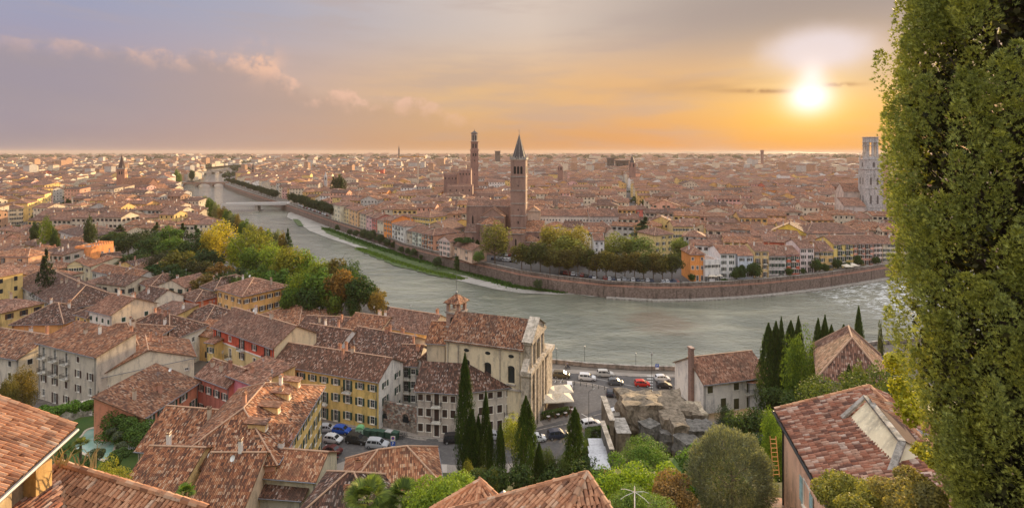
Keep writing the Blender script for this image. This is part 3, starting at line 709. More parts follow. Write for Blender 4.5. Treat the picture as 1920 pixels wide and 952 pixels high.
tufts('weeds', spine([(870, 508), (960, 537), (1060, 549)], .9), 1500, 1.0, (.04, .085, .02))
def sstep(a, b, x): t_ = min(1, max(0, (x-a)/(b-a))); return t_*t_*(3-2*t_)
def hill_z(x, y):
 ys = [0, 20, 30, 34, 45, 60, 68, 80, 92]; zs = [46, 40, 33, 31, 22.5, 12.5, 8, 4, -.3]
 z = float(np.interp(y, ys, zs))
 if x > 8: k = sstep(8, 18, x); k2 = sstep(34, 46, x); ya = [0, 20, 30, 38, 48, 60, 75, 88, 104, 118]; z = z*(1-k)+k*(float(np.interp(y, ya, [46, 40, 33.2, 32.4, 24, 17.5, 11, 6, 3, -.3]))*(1-k2)+k2*float(np.interp(y, ya, [46, 40, 33.2, 32.4, 29, 24, 18, 12, 6.5, -.3])))
 if 8 < x < 62 and y > 70: z = min(z, float(np.interp(y, [70, 84, 92, 99], [14, 5, 1.6, -.3])))
 if x < -55: k = sstep(-55, -62, x); z = z*(1-k)+k*float(np.interp(y, [0, 20, 40, 60, 80, 88, 99, 104, 108], [44, 38, 26, 12, 4.5, 2.6, 2.5, 2.5, -.3]))
 return z
gx = np.arange(-150, 152, 2.5); gy = np.arange(-30, 120, 2.0)
V = [(x, y, hill_z(x, y)+(NP.uniform(-.12, .12) if y < 86 else 0)) for y in gy for x in gx]
nx = len(gx); Fh = [(j*nx+i, j*nx+i+1, (j+1)*nx+i+1, (j+1)*nx+i) for j in range(len(gy)-1) for i in range(nx-1)]
me = bpy.data.meshes.new('hillside'); me.from_pydata(V, [], Fh)
me.materials.append(ground_mat('hill_soil', (.07, .09, .03), (.11, .09, .06), (.04, .06, .02), .3, 3)); me.update(); tag(link('hillside', me), kind='structure')
px_ = lambda L_: [P(x, y) for x, y in L_]
sheet('paving', px_([(560, 905), (600, 792), (700, 796), (783, 812), (860, 818), (980, 776), (1015, 722), (1022, 690), (1100, 694), (1200, 700), (1310, 702), (1450, 690), (1480, 760), (1330, 800), (1180, 850), (1100, 880), (960, 890), (900, 905)]), .006, pav)
sheet('road', px_([(560, 860), (598, 800), (700, 806), (783, 824), (862, 830), (955, 815), (1010, 800), (1100, 775), (1215, 742), (1312, 744), (1312, 756), (1220, 757), (1180, 775), (1165, 800), (1165, 850), (1100, 860), (960, 868), (860, 872), (760, 862), (680, 852), (640, 866), (600, 880)]), .012, asph)
sheet('road', px_([(1020, 697), (1100, 701), (1200, 706), (1312, 708), (1312, 744), (1216, 742), (1190, 737), (1100, 716), (1020, 709)]), .0125, asph)
sheet('car_park', px_([(1000, 712), (1062, 714), (1180, 734), (1206, 744), (1130, 772), (1060, 792), (1020, 798), (1000, 770)]), .011, ground_mat('worn_asphalt', (.17, .15, .13), (.13, .115, .10), (.22, .19, .17), .2, 1.5, .15, .01))
line_m = plain(.62, .60, .56, .8, 0.0)
def stripe(mb, a, b_, w_, z=.020):
 a, b_ = Vector((a.x, a.y, z)), Vector((b_.x, b_.y, z)); e = (b_-a).normalized(); q = Vector((-e.y, e.x, 0))*w_/2
 mb.face([a-q, b_-q, b_+q, a+q])
mk = MB()
for i in range(6): stripe(mk, P(1008+i*10, 702+i*.5), P(1000+i*10, 714+i*.7), .12)
for i in range(7): stripe(mk, P(1213, 704+i*5.4), P(1224, 704.4+i*5.4), .45)
for i in range(9):
 q = P(1234+i*7, 744.5); mk.face([(q.x-.3, q.y+.4, .02), (q.x, q.y-.5, .02), (q.x+.3, q.y+.4, .02)])
stripe(mk, P(1205, 727), P(1100, 706), .1)
for i in range(3): stripe(mk, P(1238+i*26, 724), P(1250+i*26, 724), .12)
stripe(mk, P(955, 842), P(1130, 790), .12)
stripe(mk, P(1090, 775), P(1160, 815), .14); 
for i in range(4): stripe(mk, P(1150+i*4, 808+i*7), P(1085+i*6, 830+i*7), .12)
tag(mk.build('road_markings', line_m), kind='structure')
kb = MB()
def kerb(pts, h=.12, t_=.15):
 wall_strip(kb, resample(px_(pts), 3), 0, h, -t_/2, t_/2)
kerb([(1020, 711), (1100, 718), (1190, 739), (1222, 735), (1232, 741), (1222, 747), (1205, 748), (1130, 775), (1060, 795), (1010, 806), (955, 822)])
kerb([(1020, 697), (1100, 701), (1200, 706), (1312, 708)]); kerb([(602, 797), (700, 803), (783, 821), (862, 826)])
tag(kb.build('kerb', capm), kind='structure')
sheet('paving_slab', px_([(808, 872), (838, 870), (838, 898), (806, 898)]), .016, ground_mat('slab', (.42, .37, .32), (.36, .31, .27), (.46, .4, .36)))
sheet('paving_slab', px_([(800, 822), (822, 822), (822, 830), (797, 830)]), .018, asph)
# houses near the eye, one by one
c = WC
HS = {}
def hs(key, *a, **k): HS[key] = house(*a, **k); return HS[key]
SEEN = set()
hs('longochre', 'townhouse', 'long yellow three-storey townhouse with dark tiled roof beside the stone wall and bins', (513, 680), (710, 713), 10.2, 9.5, 'g', 2.7, (.56, .40, .14),
 rows=3, cols=(9, 2, 0, 0), tile=1, shm=GREENSH, chim=4, sidewall=(.60, .57, .52), balc=((0, 2, 6), (0, 1, 4)), sky=((.2, .25),))
hs('courtwhite', 'townhouse', 'white courtyard house with small balconies between the yellow townhouse and the grey loggia house', (741, 682), (781, 684), 9.3, 10, 'g', 2.5, (.52, .48, .42), rows=3, cols=(3, 0, 0, 2), tile=1,
 balc=((0, 2, 1), (0, 1, 1)), shm=GREENSH, chim=2)
hs('courtback', 'townhouse', 'dark roofed house behind the yellow townhouse, with a sloping ridge toward the river', (640, 650), (752, 672), 9.6, 12, 'g', 3.0, c['cream'], rows=3, cols=(6, 0, 0, 2), tile=1, chim=4, sky=((.3, .25),))
hs('courtback2', 'townhouse', 'house with mottled dark roof and one skylight behind the red and yellow palazzo', (548, 646), (628, 660), 9.8, 12, 'g', 3.2, c['white'], rows=3, cols=(3, 1, 0, 0), tile=1, chim=2, sky=((.55, .3), (.2, .2)))
hs('palazzo', 'palazzo', 'palazzo with red upper floor over yellow walls, balconies and four skylights', (400, 611), (514, 651), 13, 11, 'g', 3.2, (.55, .42, .20), rows=4, cols=(5, 0, 0, 2), tile=3,
 upper=(.47, .09, .05), sidewall=(.62, .50, .32), sky=((.16, .28, 1.7), (.42, .26, 1.8), (.62, .3, 1.3), (.8, .22, 1.7)), balc=((0, 3, 0), (0, 3, 2), (0, 3, 4), (0, 2, 1), (0, 2, 3), (0, 1, 3)), sh='mix', shm=DARK, chim=3)
hs('palannex', 'house', 'narrow yellow flat-topped annex on the left end of the red and yellow palazzo', (388, 641), (402, 643), 10.5, 8, 's', .8, (.60, .44, .16), rows=3, cols=(1, 0, 0, 1), tile=3, chim=0, aerial=0, balc=((0, 1, 0),))
hs('corner', 'palazzo', 'orange corner palazzo with hipped roof and wrap-around corner balcony below the park trees', (407, 540), (455, 555), 11, 15.5, 'h', 3.0, (.62, .38, .15), rows=3, cols=(4, 6, 0, 0), tile=3,
 sidewall=(.66, .37, .13), balc=((0, 1, 3), (1, 1, 0), (1, 2, 5), (1, 1, 5)), shm=BROWNSH, chim=2)
hs('olive', 'house', 'olive yellow house with three dark windows attached left of the orange corner palazzo', (378, 536), (403, 543), 10, 14, 'h', 2.6, (.44, .38, .20), rows=3, cols=(3, 0, 0, 0), tile=1, chim=2, aerial=2)
hs('pinkh', 'house', 'pink house with hipped roof left of the red and yellow palazzo', (346, 589), (385, 604), 8, 10, 'h', 2.6, (.60, .33, .28), rows=2, cols=(0, 2, 0, 0), tile=1, chim=2)
hs('redsm', 'house', 'small brick red house with low hipped roof behind the pink house', (334, 554), (367, 564), 8, 9, 'h', 1.8, (.50, .13, .06), rows=2, cols=(0, 0, 0, 0), tile=1, chim=1, aerial=1)
hs('darkhip', 'house', 'broad house under a large dark hipped roof with white right wall and terrace parasol', (212, 628), (318, 637), 9, 12, 'h', 4.2, (.60, .56, .47), rows=2, cols=(3, 4, 0, 0), tile=1, chim=4, sky=((.7, .5, 1.9),), sh='none', aerial=2)
hs('skywhite', 'house', 'cream white house with pinkish roof and four skylights beside a small yellow house', (166, 580), (209, 590), 12, 12, 'g', 3.0, (.62, .55, .47), rows=3, cols=(4, 2, 0, 0), tile=3, chim=4, sky=((.42, .3, 1.4), (.62, .3, 1.4), (.8, .15)), sidewall=(.64, .50, .34), sh='closed')
hs('yelsm', 'house', 'small ochre three-storey house wedged between the long grey house and the skylit cream house', (141, 587), (166, 594), 10, 8, 'h', 2.0, (.58, .37, .13), rows=3, cols=(2, 0, 0, 0), tile=1, chim=0, sh='closed', aerial=0)
hs('greygab', 'house', 'pale grey house with mottled gable roof behind the skylit cream house', (249, 560), (284, 568), 9, 10, 'g', 3.0, (.48, .46, .43), rows=2, cols=(1, 1, 0, 0), tile=1, chim=2, sidewall=(.60, .54, .43))
hs('creamhip', 'house', 'cream two-storey house with hipped roof and four dark shutters at the edge of the park', (260, 529), (281, 538), 8, 13, 'h', 2.6, (.58, .54, .42), rows=2, cols=(1, 4, 0, 0), tile=1, chim=1, aerial=2)
hs('longlow', 'house', 'long low white house with reddish roof enclosing a small courtyard garden', (173, 507), (257, 522), 7, 8, 'g', 2.0, (.56, .53, .48), rows=2, cols=(9, 0, 0, 0), tile=0, chim=2)
hs('longlow2', 'house', 'right wing of the long low white courtyard house ending at the park trees', (258, 521), (290, 500), 7, 9, 'g', 2.2, (.54, .51, .46), rows=2, cols=(4, 0, 0, 0), tile=0, chim=1, aerial=2)
hs('arched', 'house', 'pale yellow house with three arched windows in its gable front', (126, 497), (155, 495), 8, 12, 'x', 1.6, (.62, .50, .27), rows=2, cols=(3, 0, 0, 3), tile=3, chim=2)
hs('creamgab', 'house', 'cream house joined to the right of the arched-window yellow house', (156, 495), (171, 500), 8, 17, 'g', 2.4, (.58, .50, .34), rows=2, cols=(1, 0, 0, 0), tile=0, chim=1)
hs('beigedark', 'house', 'beige house with brown roof and four small dark windows below the orange battlemented house', (193, 490), (228, 486), 8, 11, 'g', 2.6, (.55, .48, .36), rows=2, cols=(5, 0, 0, 0), tile=1, chim=1)
hs('battle', 'house', 'bright orange house with battlements on its flat roof beside dark park trees', (170, 464), (213, 456), 12, 9, 'f', 0, (.68, .27, .10), rows=2, cols=(1, 1, 0, 0), sh='none')
fb_ = HS['battle']; mb = MB()
for i in range(9):
 for p0, e, L_ in ((fb_.L(0, 0, 0), fb_.ex, fb_.w), (fb_.L(fb_.w, 0, 0), fb_.ey, fb_.d)):
  mb.box(p0+e*(L_*(i+.5)/9)+Vector((0, 0, fb_.ze+.65)), (L_/18, .3, .8), math.atan2(e.y, e.x))
rel(mb, fb_.root); mb.build('battlement', plaster(.68, .27, .10), fb_.root)
hs('whitelong', 'house', 'white three-storey house with dark hipped roof and rooftop vents beside the lime green tree', (110, 433), (150, 444), 10, 22, 'h', 3.4, (.60, .56, .50), rows=3, cols=(5, 4, 0, 0), tile=1, chim=6, sidewall=(.62, .44, .30), sh='closed')
hs('farleft', 'house', 'pinkish white house with green shutters and orange penthouse with a green glazed veranda', (-24, 506), (57, 500), 9, 12, 'h', 1.6, (.62, .52, .44), rows=3, cols=(7, 0, 0, 0), tile=2, shm=plain(.03, .16, .10, .6, 0.0), chim=1, aerial=0)
hs('penthouse', 'penthouse', 'orange penthouse with green glazed veranda on top of the house with green shutters', (-10, 479), (53, 481), 12.6, 9, 'h', 2.2, (.66, .38, .22), zb=9.2, rows=1, cols=(2, 0, 0, 0), tile=2, chim=1, aerial=0)
hs('longgrey', 'house', 'long weathered grey building under a huge dark roof with a row of shuttered windows', (27, 527), (119, 580), 9, 15, 'h', 4.6, (.40, .38, .35), rows=3, cols=(15, 0, 0, 0), tile=1, chim=5, sky=((.55, .35, 1.8),), sidewall=(.60, .47, .30), sh='mix', shm=DARK)
hs('orangehip', 'house', 'orange rendered house with pyramid-like roof in front of the long grey building', (22, 607), (119, 605), 7, 13, 'h', 4.0, (.60, .30, .11), rows=1, cols=(3, 0, 0, 0), tile=1, chim=3, sky=((.1, .5, 1.6), (.2, .3, 1.0)))
hs('beigeleft', 'house', 'beige house with speckled roof and lit gable at the left edge beside the balcony house', (-60, 655), (35, 672), 9.2, 13, 'g', 3.0, (.50, .44, .35), rows=3, cols=(3, 3, 0, 0), tile=0, chim=3, sidewall=(.60, .50, .36), sh='closed')
hs('balconyh', 'house', 'tall beige house with two long iron balconies and french windows above the ivy wall', (72, 641), (181, 668), 13, 8, 's', 2.5, (.46, .40, .32), rows=4, cols=(5, 0, 0, 0), tile=0, chim=2, shm=plain(.09, .05, .04, .7, 0.0), sh='mix', balc=((0, 3, 0), (0, 3, 1), (0, 3, 2), (0, 2, 0), (0, 2, 1), (0, 2, 2)), blank=((0, 3, 4),))
hs('bigroof', 'house', 'house with a broad red-brown roof and peach ridge behind the cream gable wall', (120, 655), (262, 650), 11, 14, 'h', 3.4, c['cream'], rows=3, cols=(0, 0, 0, 0), tile=0, chim=3, sky=((.3, .3), (.75, .4)))
hs('creamgable', 'house', 'cream house with wide low gable wall and scattered small windows above the red house', (184, 706), (364, 668), 8.2, 14, 'x', 3.6, (.60, .53, .40), rows=2, cols=(6, 0, 0, 0), tile=0, chim=4, sh='none', sky=((.25, .3), (.35, .5, .8)), win=(.8, .7))
hs('redlong', 'house', 'long roof with three chimneys on the terracotta red house beside the pool garden', (270, 781), (371, 716), 8, 10, 's', 3.4, (.50, .20, .12), rows=2, cols=(5, 0, 0, 0), tile=0, chim=3, sky=((.85, .3), (.7, .3), (.3, .15), (.12, .3)), zb=2.5)
hs('redwing', 'house', 'dusky red wing with french windows facing the courtyard next to the pink gable', (370, 702), (429, 724), 9, 7, 'g', 2.2, (.45, .15, .11), rows=2, cols=(4, 0, 0, 0), tile=3, chim=3, shm=DARK, win=(1.0, 1.7))
hs('pinkgab', 'house', 'vivid pink house with peach lean-to roof and two round holes in its wall', (429, 703), (480, 722), 10.5, 9, 's', .8, (.58, .20, .24), rows=2, cols=(2, 0, 0, 0), tile=3, chim=1, sidewall=(.62, .42, .18), blank=((0, 1, 0), (0, 1, 1)), shm=DARK)
hs('dormers', 'townhouse', 'ochre townhouse with a broad roof carrying four dormers and a lit yellow street wall', (516, 866), (604, 724), 12.6, 15, 'h', 4.2, (.60, .42, .15), rows=4, cols=(8, 3, 0, 0), tile=0, chim=4, shm=GREENSH, sky=((.78, .38, .9), (.93, .3, .9)), sidewall=(.58, .30, .22))
fr = HS['dormers']
def dormer(fr, x, y, wd=1.5, dp=2.4, hh=1.35, wallc=(.60, .42, .20), tl=3):
 """gabled dormer facing the eave side (local -y)"""
 zr = roof_z(fr, fr.kind, fr.rh, x, y)+.1; mW, mR, mG = MB(), MB(), MB(); L = fr.L
 zt = zr+hh; yb = y+dp
 mW.face([L(x-wd/2, y, zr-.3), L(x+wd/2, y, zr-.3), L(x+wd/2, y, zt), L(x-wd/2, y, zt)], 0)
 for sx in (-1, 1):
  mW.face([L(x+sx*wd/2, y, zr-.3), L(x+sx*wd/2, yb, zr-.3+1.1), L(x+sx*wd/2, yb, zt), L(x+sx*wd/2, y, zt)], 0)
 mR.rface([L(x-wd/2-.3, y-.35, zt), L(x+wd/2+.3, y-.35, zt), L(x+wd/2+.3, yb+.6, zt+.45), L(x-wd/2-.3, yb+.6, zt+.45)], fr.ex)
 mR.rface([L(x-wd/2-.3, y-.35, zt-.12), L(x+wd/2+.3, y-.35, zt-.12), L(x+wd/2+.3, y-.35, zt), L(x-wd/2-.3, y-.35, zt)], fr.ex)
 for sx in (-1, 1): mR.rface([L(x+sx*(wd/2+.3), y-.35, zt-.12), L(x+sx*(wd/2+.3), yb+.6, zt+.33), L(x+sx*(wd/2+.3), yb+.6, zt+.45), L(x+sx*(wd/2+.3), y-.35, zt)], fr.ey)
 o_ = None
 for m_, nm, mt in ((mW, 'dormer', plaster(*wallc)), (mR, 'dormer_roof', tiles(tl, True))):
  rel(m_, fr.root); o_ = m_.build(nm, mt, fr.root if o_ is None else o_) if o_ is None else m_.build(nm, mt, o_) and o_
 nrm = -fr.ey; q = L(x, y-.01, zr+.1)-fr.root.location
 f_, s_, p_ = win_mesh(.8, .95, False)
 wz = place('window', f_, o_, q, math.atan2(nrm.y, nrm.x)-math.pi/2)
 pn = MB(); pn.face([(-.4, .02, 0), (.4, .02, 0), (.4, .02, .95), (-.4, .02, .95)]); 
 return o_
for x_, y_ in ((.84, 3.0), (.64, 3.1), (.44, 3.2), (.22, 3.2)): dormer(fr, fr.w*x_, y_)
dr = HS['redlong']
hs('lower1', 'house', 'house with broad weathered tile roof right above the pool patio', (259, 840), (396, 853), 8, 12, 'g', 4.0, c['cream'], zb=1, rows=2, cols=(3, 0, 0, 0), tile=0, chim=1, aerial=0, sky=((.75, .2, .8),))
hs('lower2', 'house', 'roof with two small skylights running under the curved edge of the ochre townhouse', (398, 862), (514, 868), 11.8, 5.2, 's', 2.8, c['pink'], zb=2, rows=2, cols=(0, 0, 0, 0), tile=0, chim=0, aerial=0, sky=((.12, .3, .9), (.45, .25, .9)))
hs('skyroof', 'house', 'low house with dark tile roof and one large grey skylight behind the yellow-green bush', (228, 917), (334, 921), 12, 10.5, 'g', 2.7, (.58, .40, .18), zb=4, rows=2, cols=(2, 0, 0, 0), tile=0, chim=1, aerial=0, sky=((.5, .28, 1.5),))
hs('midroof', 'house', 'house with stepped tile roof and square chimney to the right of the skylight roof', (344, 962), (451, 962), 10, 13, 'g', 4.0, (.56, .42, .28), zb=5, rows=2, cols=(0, 0, 0, 0), tile=0, chim=1, aerial=0, sky=((.2, .35),))
hs('stripupper', 'house', 'long pale house with narrow orange roof strip below the ochre townhouse', (448, 885), (592, 897), 11, 6.4, 'g', 1.8, (.50, .45, .33), zb=4, rows=2, cols=(0, 0, 0, 0), tile=2, chim=1, aerial=0)
hs('striplower', 'house', 'beige lean-to with shaded tile roof in front of the narrow orange roof strip', (449, 924), (565, 932), 9, 3.4, 's', 1.4, (.46, .42, .34), zb=3, rows=2, cols=(2, 0, 0, 0), tile=1, chim=0, aerial=0, sh='none')
hs('darkridge', 'house', 'house with dark hipped roof and a grey chimney behind the fan palms', (552, 975), (706, 985), 12, 9.5, 'h', 3.1, c['beige'], zb=6, rows=2, cols=(0, 0, 0, 0), tile=1, chim=1, aerial=0)
hs('brightroof', 'house', 'house with bright orange sunlit roof beside the parked black car', (644, 930), (824, 904), 12, 8.5, 'h', 3.0, (.50, .42, .3), zb=4, rows=2, cols=(0, 0, 0, 0), tile=2, chim=1, aerial=0)
hs('lowcomplex', 'house', 'low complex of brown roofs behind the red and yellow palazzo near the park', (478, 593), (560, 612), 5, 16, 'h', 2.6, (.5, .42, .32), rows=1, cols=(5, 0, 0, 0), tile=0, chim=2)
hs('lowcomplex2', 'house', 'low house with a parapet wall and square attic between palazzo and tan riverside house', (556, 618), (640, 622), 5.4, 12, 'g', 2.2, (.5, .42, .32), rows=1, cols=(3, 0, 0, 0), tile=1, chim=2)
hs('tanleft', 'house', 'brown roofed house with many aerials joined to the left of the tan riverside house', (642, 618), (706, 628), 7, 12, 'g', 3.0, (.55, .42, .28), rows=2, cols=(4, 0, 0, 0), tile=0, chim=3, aerial=4)
hs('tanriver', 'house', 'long tan house with two skylights and a pale gable on the near river bank', (708, 609), (803, 625), 8, 12, 'g', 3.2, (.60, .38, .16), rows=2, cols=(5, 0, 0, 0), tile=3, chim=2, sidewall=(.62, .48, .30), sky=((.82, .3, .9), (.93, .2, .9)), sh='none')
hs('churchside', 'house', 'tan annex with small tiled roof between the tan riverside house and the church', (800, 640), (835, 642), 14.5, 9, 'g', 3, (.52, .43, .30), rows=2, cols=(0, 0, 0, 0), tile=0, chim=0, aerial=0)
hs('roundwin', 'house', 'narrow grey house with a round window between the courtyard and the loggia house', (774, 686), (800, 690), 8.6, 7, 'x', 2.0, (.42, .38, .33), rows=3, cols=(2, 0, 0, 0), tile=1, chim=1, aerial=0, sh='none')
hs('loggia', 'townhouse', 'grey three-storey house with loggias and dark openings opposite the bicycle rack', (781, 729), (857, 734), 9.3, 5.2, 's', 3.4, (.42, .36, .30), rows=3, cols=(5, 0, 0, 0), tile=1, chim=0, aerial=0, sh='closed', shm=plain(.07, .045, .035, .7, 0.0), balc=((0, 1, 2), (0, 2, 2)))
hs('loggiaright', 'townhouse', 'grey house with brown shutters behind the tall street cypresses, against the church wall', (858, 734), (979, 719), 9.3, 4.6, 's', 3.0, (.46, .40, .33), rows=3, cols=(7, 0, 0, 0), tile=1, chim=0, aerial=0, sh='closed', shm=plain(.07, .045, .035, .7, 0.0), balc=((0, 1, 5),))
hs('whiteruin', 'house', 'old white house with weathered walls and red tile roof beside the theatre ruins', (1319, 718), (1440, 703), 8.1, 11, 'g', 3.2, (.62, .57, .50), zb=1.5, rows=2, cols=(5, 0, 0, 0), tile=3, chim=0, aerial=0, shm=plain(.10, .09, .04, .7, 0.0), sh='closed', blank=((0, 1, 1), (0, 0, 0), (0, 0, 4), (0, 1, 4)), balc=((0, 1, 3),), win=(1.3, 1.9))
hw = HS['whiteruin']
mb = MB(); q = hw.L(-.45, hw.d*.35, 0); mb.box((q.x, q.y, 7), (.7, 1.2, 14), math.atan2(hw.ex.y, hw.ex.x)); mb.box((q.x, q.y, 14.2), (.95, 1.5, .35), math.atan2(hw.ex.y, hw.ex.x)); mb.box((q.x, q.y, 12.9), (.85, 1.4, .2), math.atan2(hw.ex.y, hw.ex.x))
rel(mb, hw.root); tag(mb.build('chimney_stack', brick_mat(.33, .19, .14), hw.root), 'tall brick chimney stack')
hs('whiteannex', 'house', 'small whitewashed lean-to house joined to the right of the old white house', (1404, 716), (1446, 720), 7.2, 6, 's', 1.2, (.64, .60, .56), zb=1.5, rows=2, cols=(0, 0, 0, 0), tile=0, chim=0, aerial=0)
hs('rightback', 'house', 'large red-brown hipped roof half hidden by cypresses on the right hillside', (1538, 702), (1672, 726), 25, 14, 'h', 4.6, (.55, .42, .33), zb=16, rows=2, cols=(0, 0, 0, 0), tile=3, chim=0, aerial=0)
# foreground roofs with single tiles
def tile_geo():
 m = MB(); L_, r0, r1, n = .50, .108, .088, 4
 for i in range(n):
  a0, a1 = math.pi*i/n, math.pi*(i+1)/n
  m.face([(math.cos(a0)*r0, 0, math.sin(a0)*r0*1.15), (math.cos(a1)*r0, 0, math.sin(a1)*r0*1.15), (math.cos(a1)*r1, L_, math.sin(a1)*r1*1.15+.01), (math.cos(a0)*r1, L_, math.sin(a0)*r1*1.15+.01)])
  m.face([(math.cos(a0)*r0, 0, math.sin(a0)*r0*1.15), (math.cos(a0)*r0*.8, 0, math.sin(a0)*r0*.85), (math.cos(a1)*r0*.8, 0, math.sin(a1)*r0*.85), (math.cos(a1)*r0, 0, math.sin(a1)*r0*1.15)])
 return m
TG = tile_geo()
TMESH = [TG.mesh('tile', [tile_piece(v)]) for v in (0, 1)]
BASEM = plain(.10, .055, .04, .9, 0.0)
def inside(poly, x, y):
 r = False
 for i in range(len(poly)):
  (x1, y1), (x2, y2) = poly[i], poly[i-1]
  if (y1 > y) != (y2 > y) and x < (x2-x1)*(y-y1)/(y2-y1)+x1: r = not r
 return r
def lay_tiles(roof, planes, var, sx=.225, sl=.37, single=290, holes=()):
 """lay half-round clay tiles on the planes; the ones that show largest become parts, the rest one part"""
 allT = []
 for pts, e in planes:
  pts = [Vector(p_) for p_ in pts]; e = Vector(e).normalized(); nrm = (pts[1]-pts[0]).cross(pts[2]-pts[0]).normalized()
  if nrm.z < 0: nrm = -nrm
  up = nrm.cross(e).normalized()
  if up.z < 0: up = -up; 
  e = up.cross(nrm).normalized()
  o_ = pts[0]; q2 = [((p_-o_).dot(e), (p_-o_).dot(up)) for p_ in pts]
  u0, u1 = min(a for a, _ in q2), max(a for a, _ in q2); v0, v1 = min(b for _, b in q2), max(b for _, b in q2)
  for i in range(int((u1-u0)/sx)+1):
   for j in range(int((v1-v0)/sl)+1):
    u = u0+(i+.5)*sx; v = v0+j*sl
    if not inside(q2, u, v+.12): continue
    w_ = o_+e*u+up*v
    if any((w_-h_[0]).length < h_[1] for h_ in holes): continue
    ju, jr = RND.gauss(0, .012), RND.gauss(0, .05)
    ce = (e*math.cos(jr)+up*math.sin(jr)); cu = nrm.cross(ce)
    tilt = cu*1.0+nrm*(-.05)
    M = Matrix((ce, tilt, nrm)).transposed().to_4x4(); M.translation = o_+e*(u+ju)+up*(v+RND.gauss(0, .02))+nrm*(.03+RND.uniform(0, .02))
    dist = (M.translation-Vector((0, 0, H))).length
    pz = M.translation; vis = pz.y > 3 and abs(pz.x/pz.y) < 1.02 and (H-pz.z)/pz.y < .71
    allT.append((0 if vis else 1, dist, len(allT), M))
 allT.sort(key=lambda t_: t_[:3])
 org = roof.matrix_world.translation if False else Vector(roof.get('org', (0, 0, 0)))
 T0 = Matrix.Translation(-org)
 for _, _, _, M in allT[:single]:
  o_ = link('tile', TMESH[var], roof); o_.matrix_local = T0 @ M
 rest = allT[single:]
 if rest:
  tv = np.array(TG.v); nv = len(tv); tf = np.array(TG.f)
  V = np.concatenate([(tv @ np.array((T0 @ M).to_3x3()).T)+np.array((T0 @ M).translation) for _, _, _, M in rest])
  Fq = np.concatenate([tf+i*nv for i in range(len(rest))])
  o_ = link('tiles', npmesh('tiles', V, Fq, [tile_piece(var)]), roof); tag(o_, kind='stuff')
 return len(allT)
def weld_tg():
 key = {}; v2 = []; f2 = []
 for f_ in TG.f:
  q = []
  for i in f_:
   k = tuple(round(x, 4) for x in TG.v[i])
   if k not in key: key[k] = len(v2); v2.append(TG.v[i])
   q.append(key[k])
  f2.append(tuple(q))
 TG.v, TG.f = v2, f2
weld_tg()
for me_ in TMESH:
 me_.clear_geometry(); me_.from_pydata(TG.v, [], TG.f); me_.update()
def caps(mb, a, b_, r=.17, step=.42):
 a, b_ = Vector(a), Vector(b_); n = max(1, int((b_-a).length/step))
 for i in range(n):
  p_, q_ = a.lerp(b_, i/n), a.lerp(b_, (i+1.12)/n); mb.tube(p_, q_, r, r*.84, n=8)
def fore_house(name, label, root_loc, planes, ridges, var, walls, wallc, cat='house', holes=(), beams=None, single=290):
 root = empty(name, root_loc); tag(root, label, cat); inv = lambda p_: Vector(p_)-Vector(root_loc)
 mw = MB()
 for pts, z0 in walls:
  for i in range(len(pts)-1):
   a, b_ = Vector(pts[i]), Vector(pts[i+1]); mw.face([inv((a.x, a.y, z0)), inv((b_.x, b_.y, z0)), inv(b_), inv(a)])
 mw.build('wall', plaster(*wallc), root)
 mb = MB()
 for pts, e in planes:
  q = [inv(p_) for p_ in pts]; lo = [p_-Vector((0, 0, .14)) for p_ in q]; mb.face(q, 0); mb.face(lo[::-1], 1)
  for i in range(len(q)): j = (i+1) % len(q); mb.face([lo[i], lo[j], q[j], q[i]], 1)
 ro = mb.build('roof', [BASEM, WOOD], root); ro['org'] = tuple(root_loc)
 lay_tiles(ro, planes, var, holes=holes, single=single)
 mc = MB()
 for a, b_ in ridges: caps(mc, inv(a)+Vector((0, 0, .08)), inv(b_)+Vector((0, 0, .08)))
 if mc.v: mc.build('ridge_tiles', [tile_piece(0)], ro)
 return root, ro
e1, e2 = P(141, 803, 44), P(36, 897, 44); ed = (e2-e1).normalized(); lf = Vector((ed.y, -ed.x, 0));
if lf.x > 0: lf = -lf
near = e2+ed*3.0
top = lambda p_, k: p_+lf*k+Vector((0, 0, k*.56))
pl1 = ([e1, near, top(near, 6), top(e1, 6)], ed)
back = Vector((-ed.x, -ed.y, 0))
r1, ro1 = fore_house('house', 'orange tiled roof of a house entering at the left edge above its ochre gable pier', (e2.x, e2.y, 36.0), [pl1], [(e1+back*.02, top(e1, 6)+back*.02)], 0,
  [([e1+lf*1.5-Vector((0,0,-.4)), near+lf*1.5-Vector((0,0,-.4))], 36.0), ([top(e1, 6)-back*.3-Vector((0, 0, .2)), e1+lf*1.5-back*.3-Vector((0, 0, -.4))], 36.0)], (.34, .26, .16))
gt = MB(); inv = lambda p_: Vector(p_)-r1.location
gt.tube(inv(e1)-lf*.08-Vector((0, 0, .08)), inv(near)-lf*.08-Vector((0, 0, .08)), .09, n=7); gt.build('gutter', LEAD, ro1)
gt = MB()
for i in range(12):
 q = e1.lerp(near, (i+.5)/12); gt.box(inv(q+lf*.35-Vector((0, 0, .1))), (.8, .1, .12), math.atan2(lf.y, lf.x))
gt.build('rafter', WOOD, ro1)
def quad_plane(a, b_, dn, drop): return [a, b_, b_+dn+Vector((0, 0, -drop)), a+dn+Vector((0, 0, -drop))]
a2 = PY(111, 872, 25.0); b2 = PY(388, 956, 23.4)          # upper edge (left end, right end)
dn2 = Vector((-1.2, -5.5, 0)); pl2 = ([a2+dn2+Vector((0, 0, -2.6)), b2+dn2+Vector((0, 0, -2.6)), b2, a2], (b2-a2))
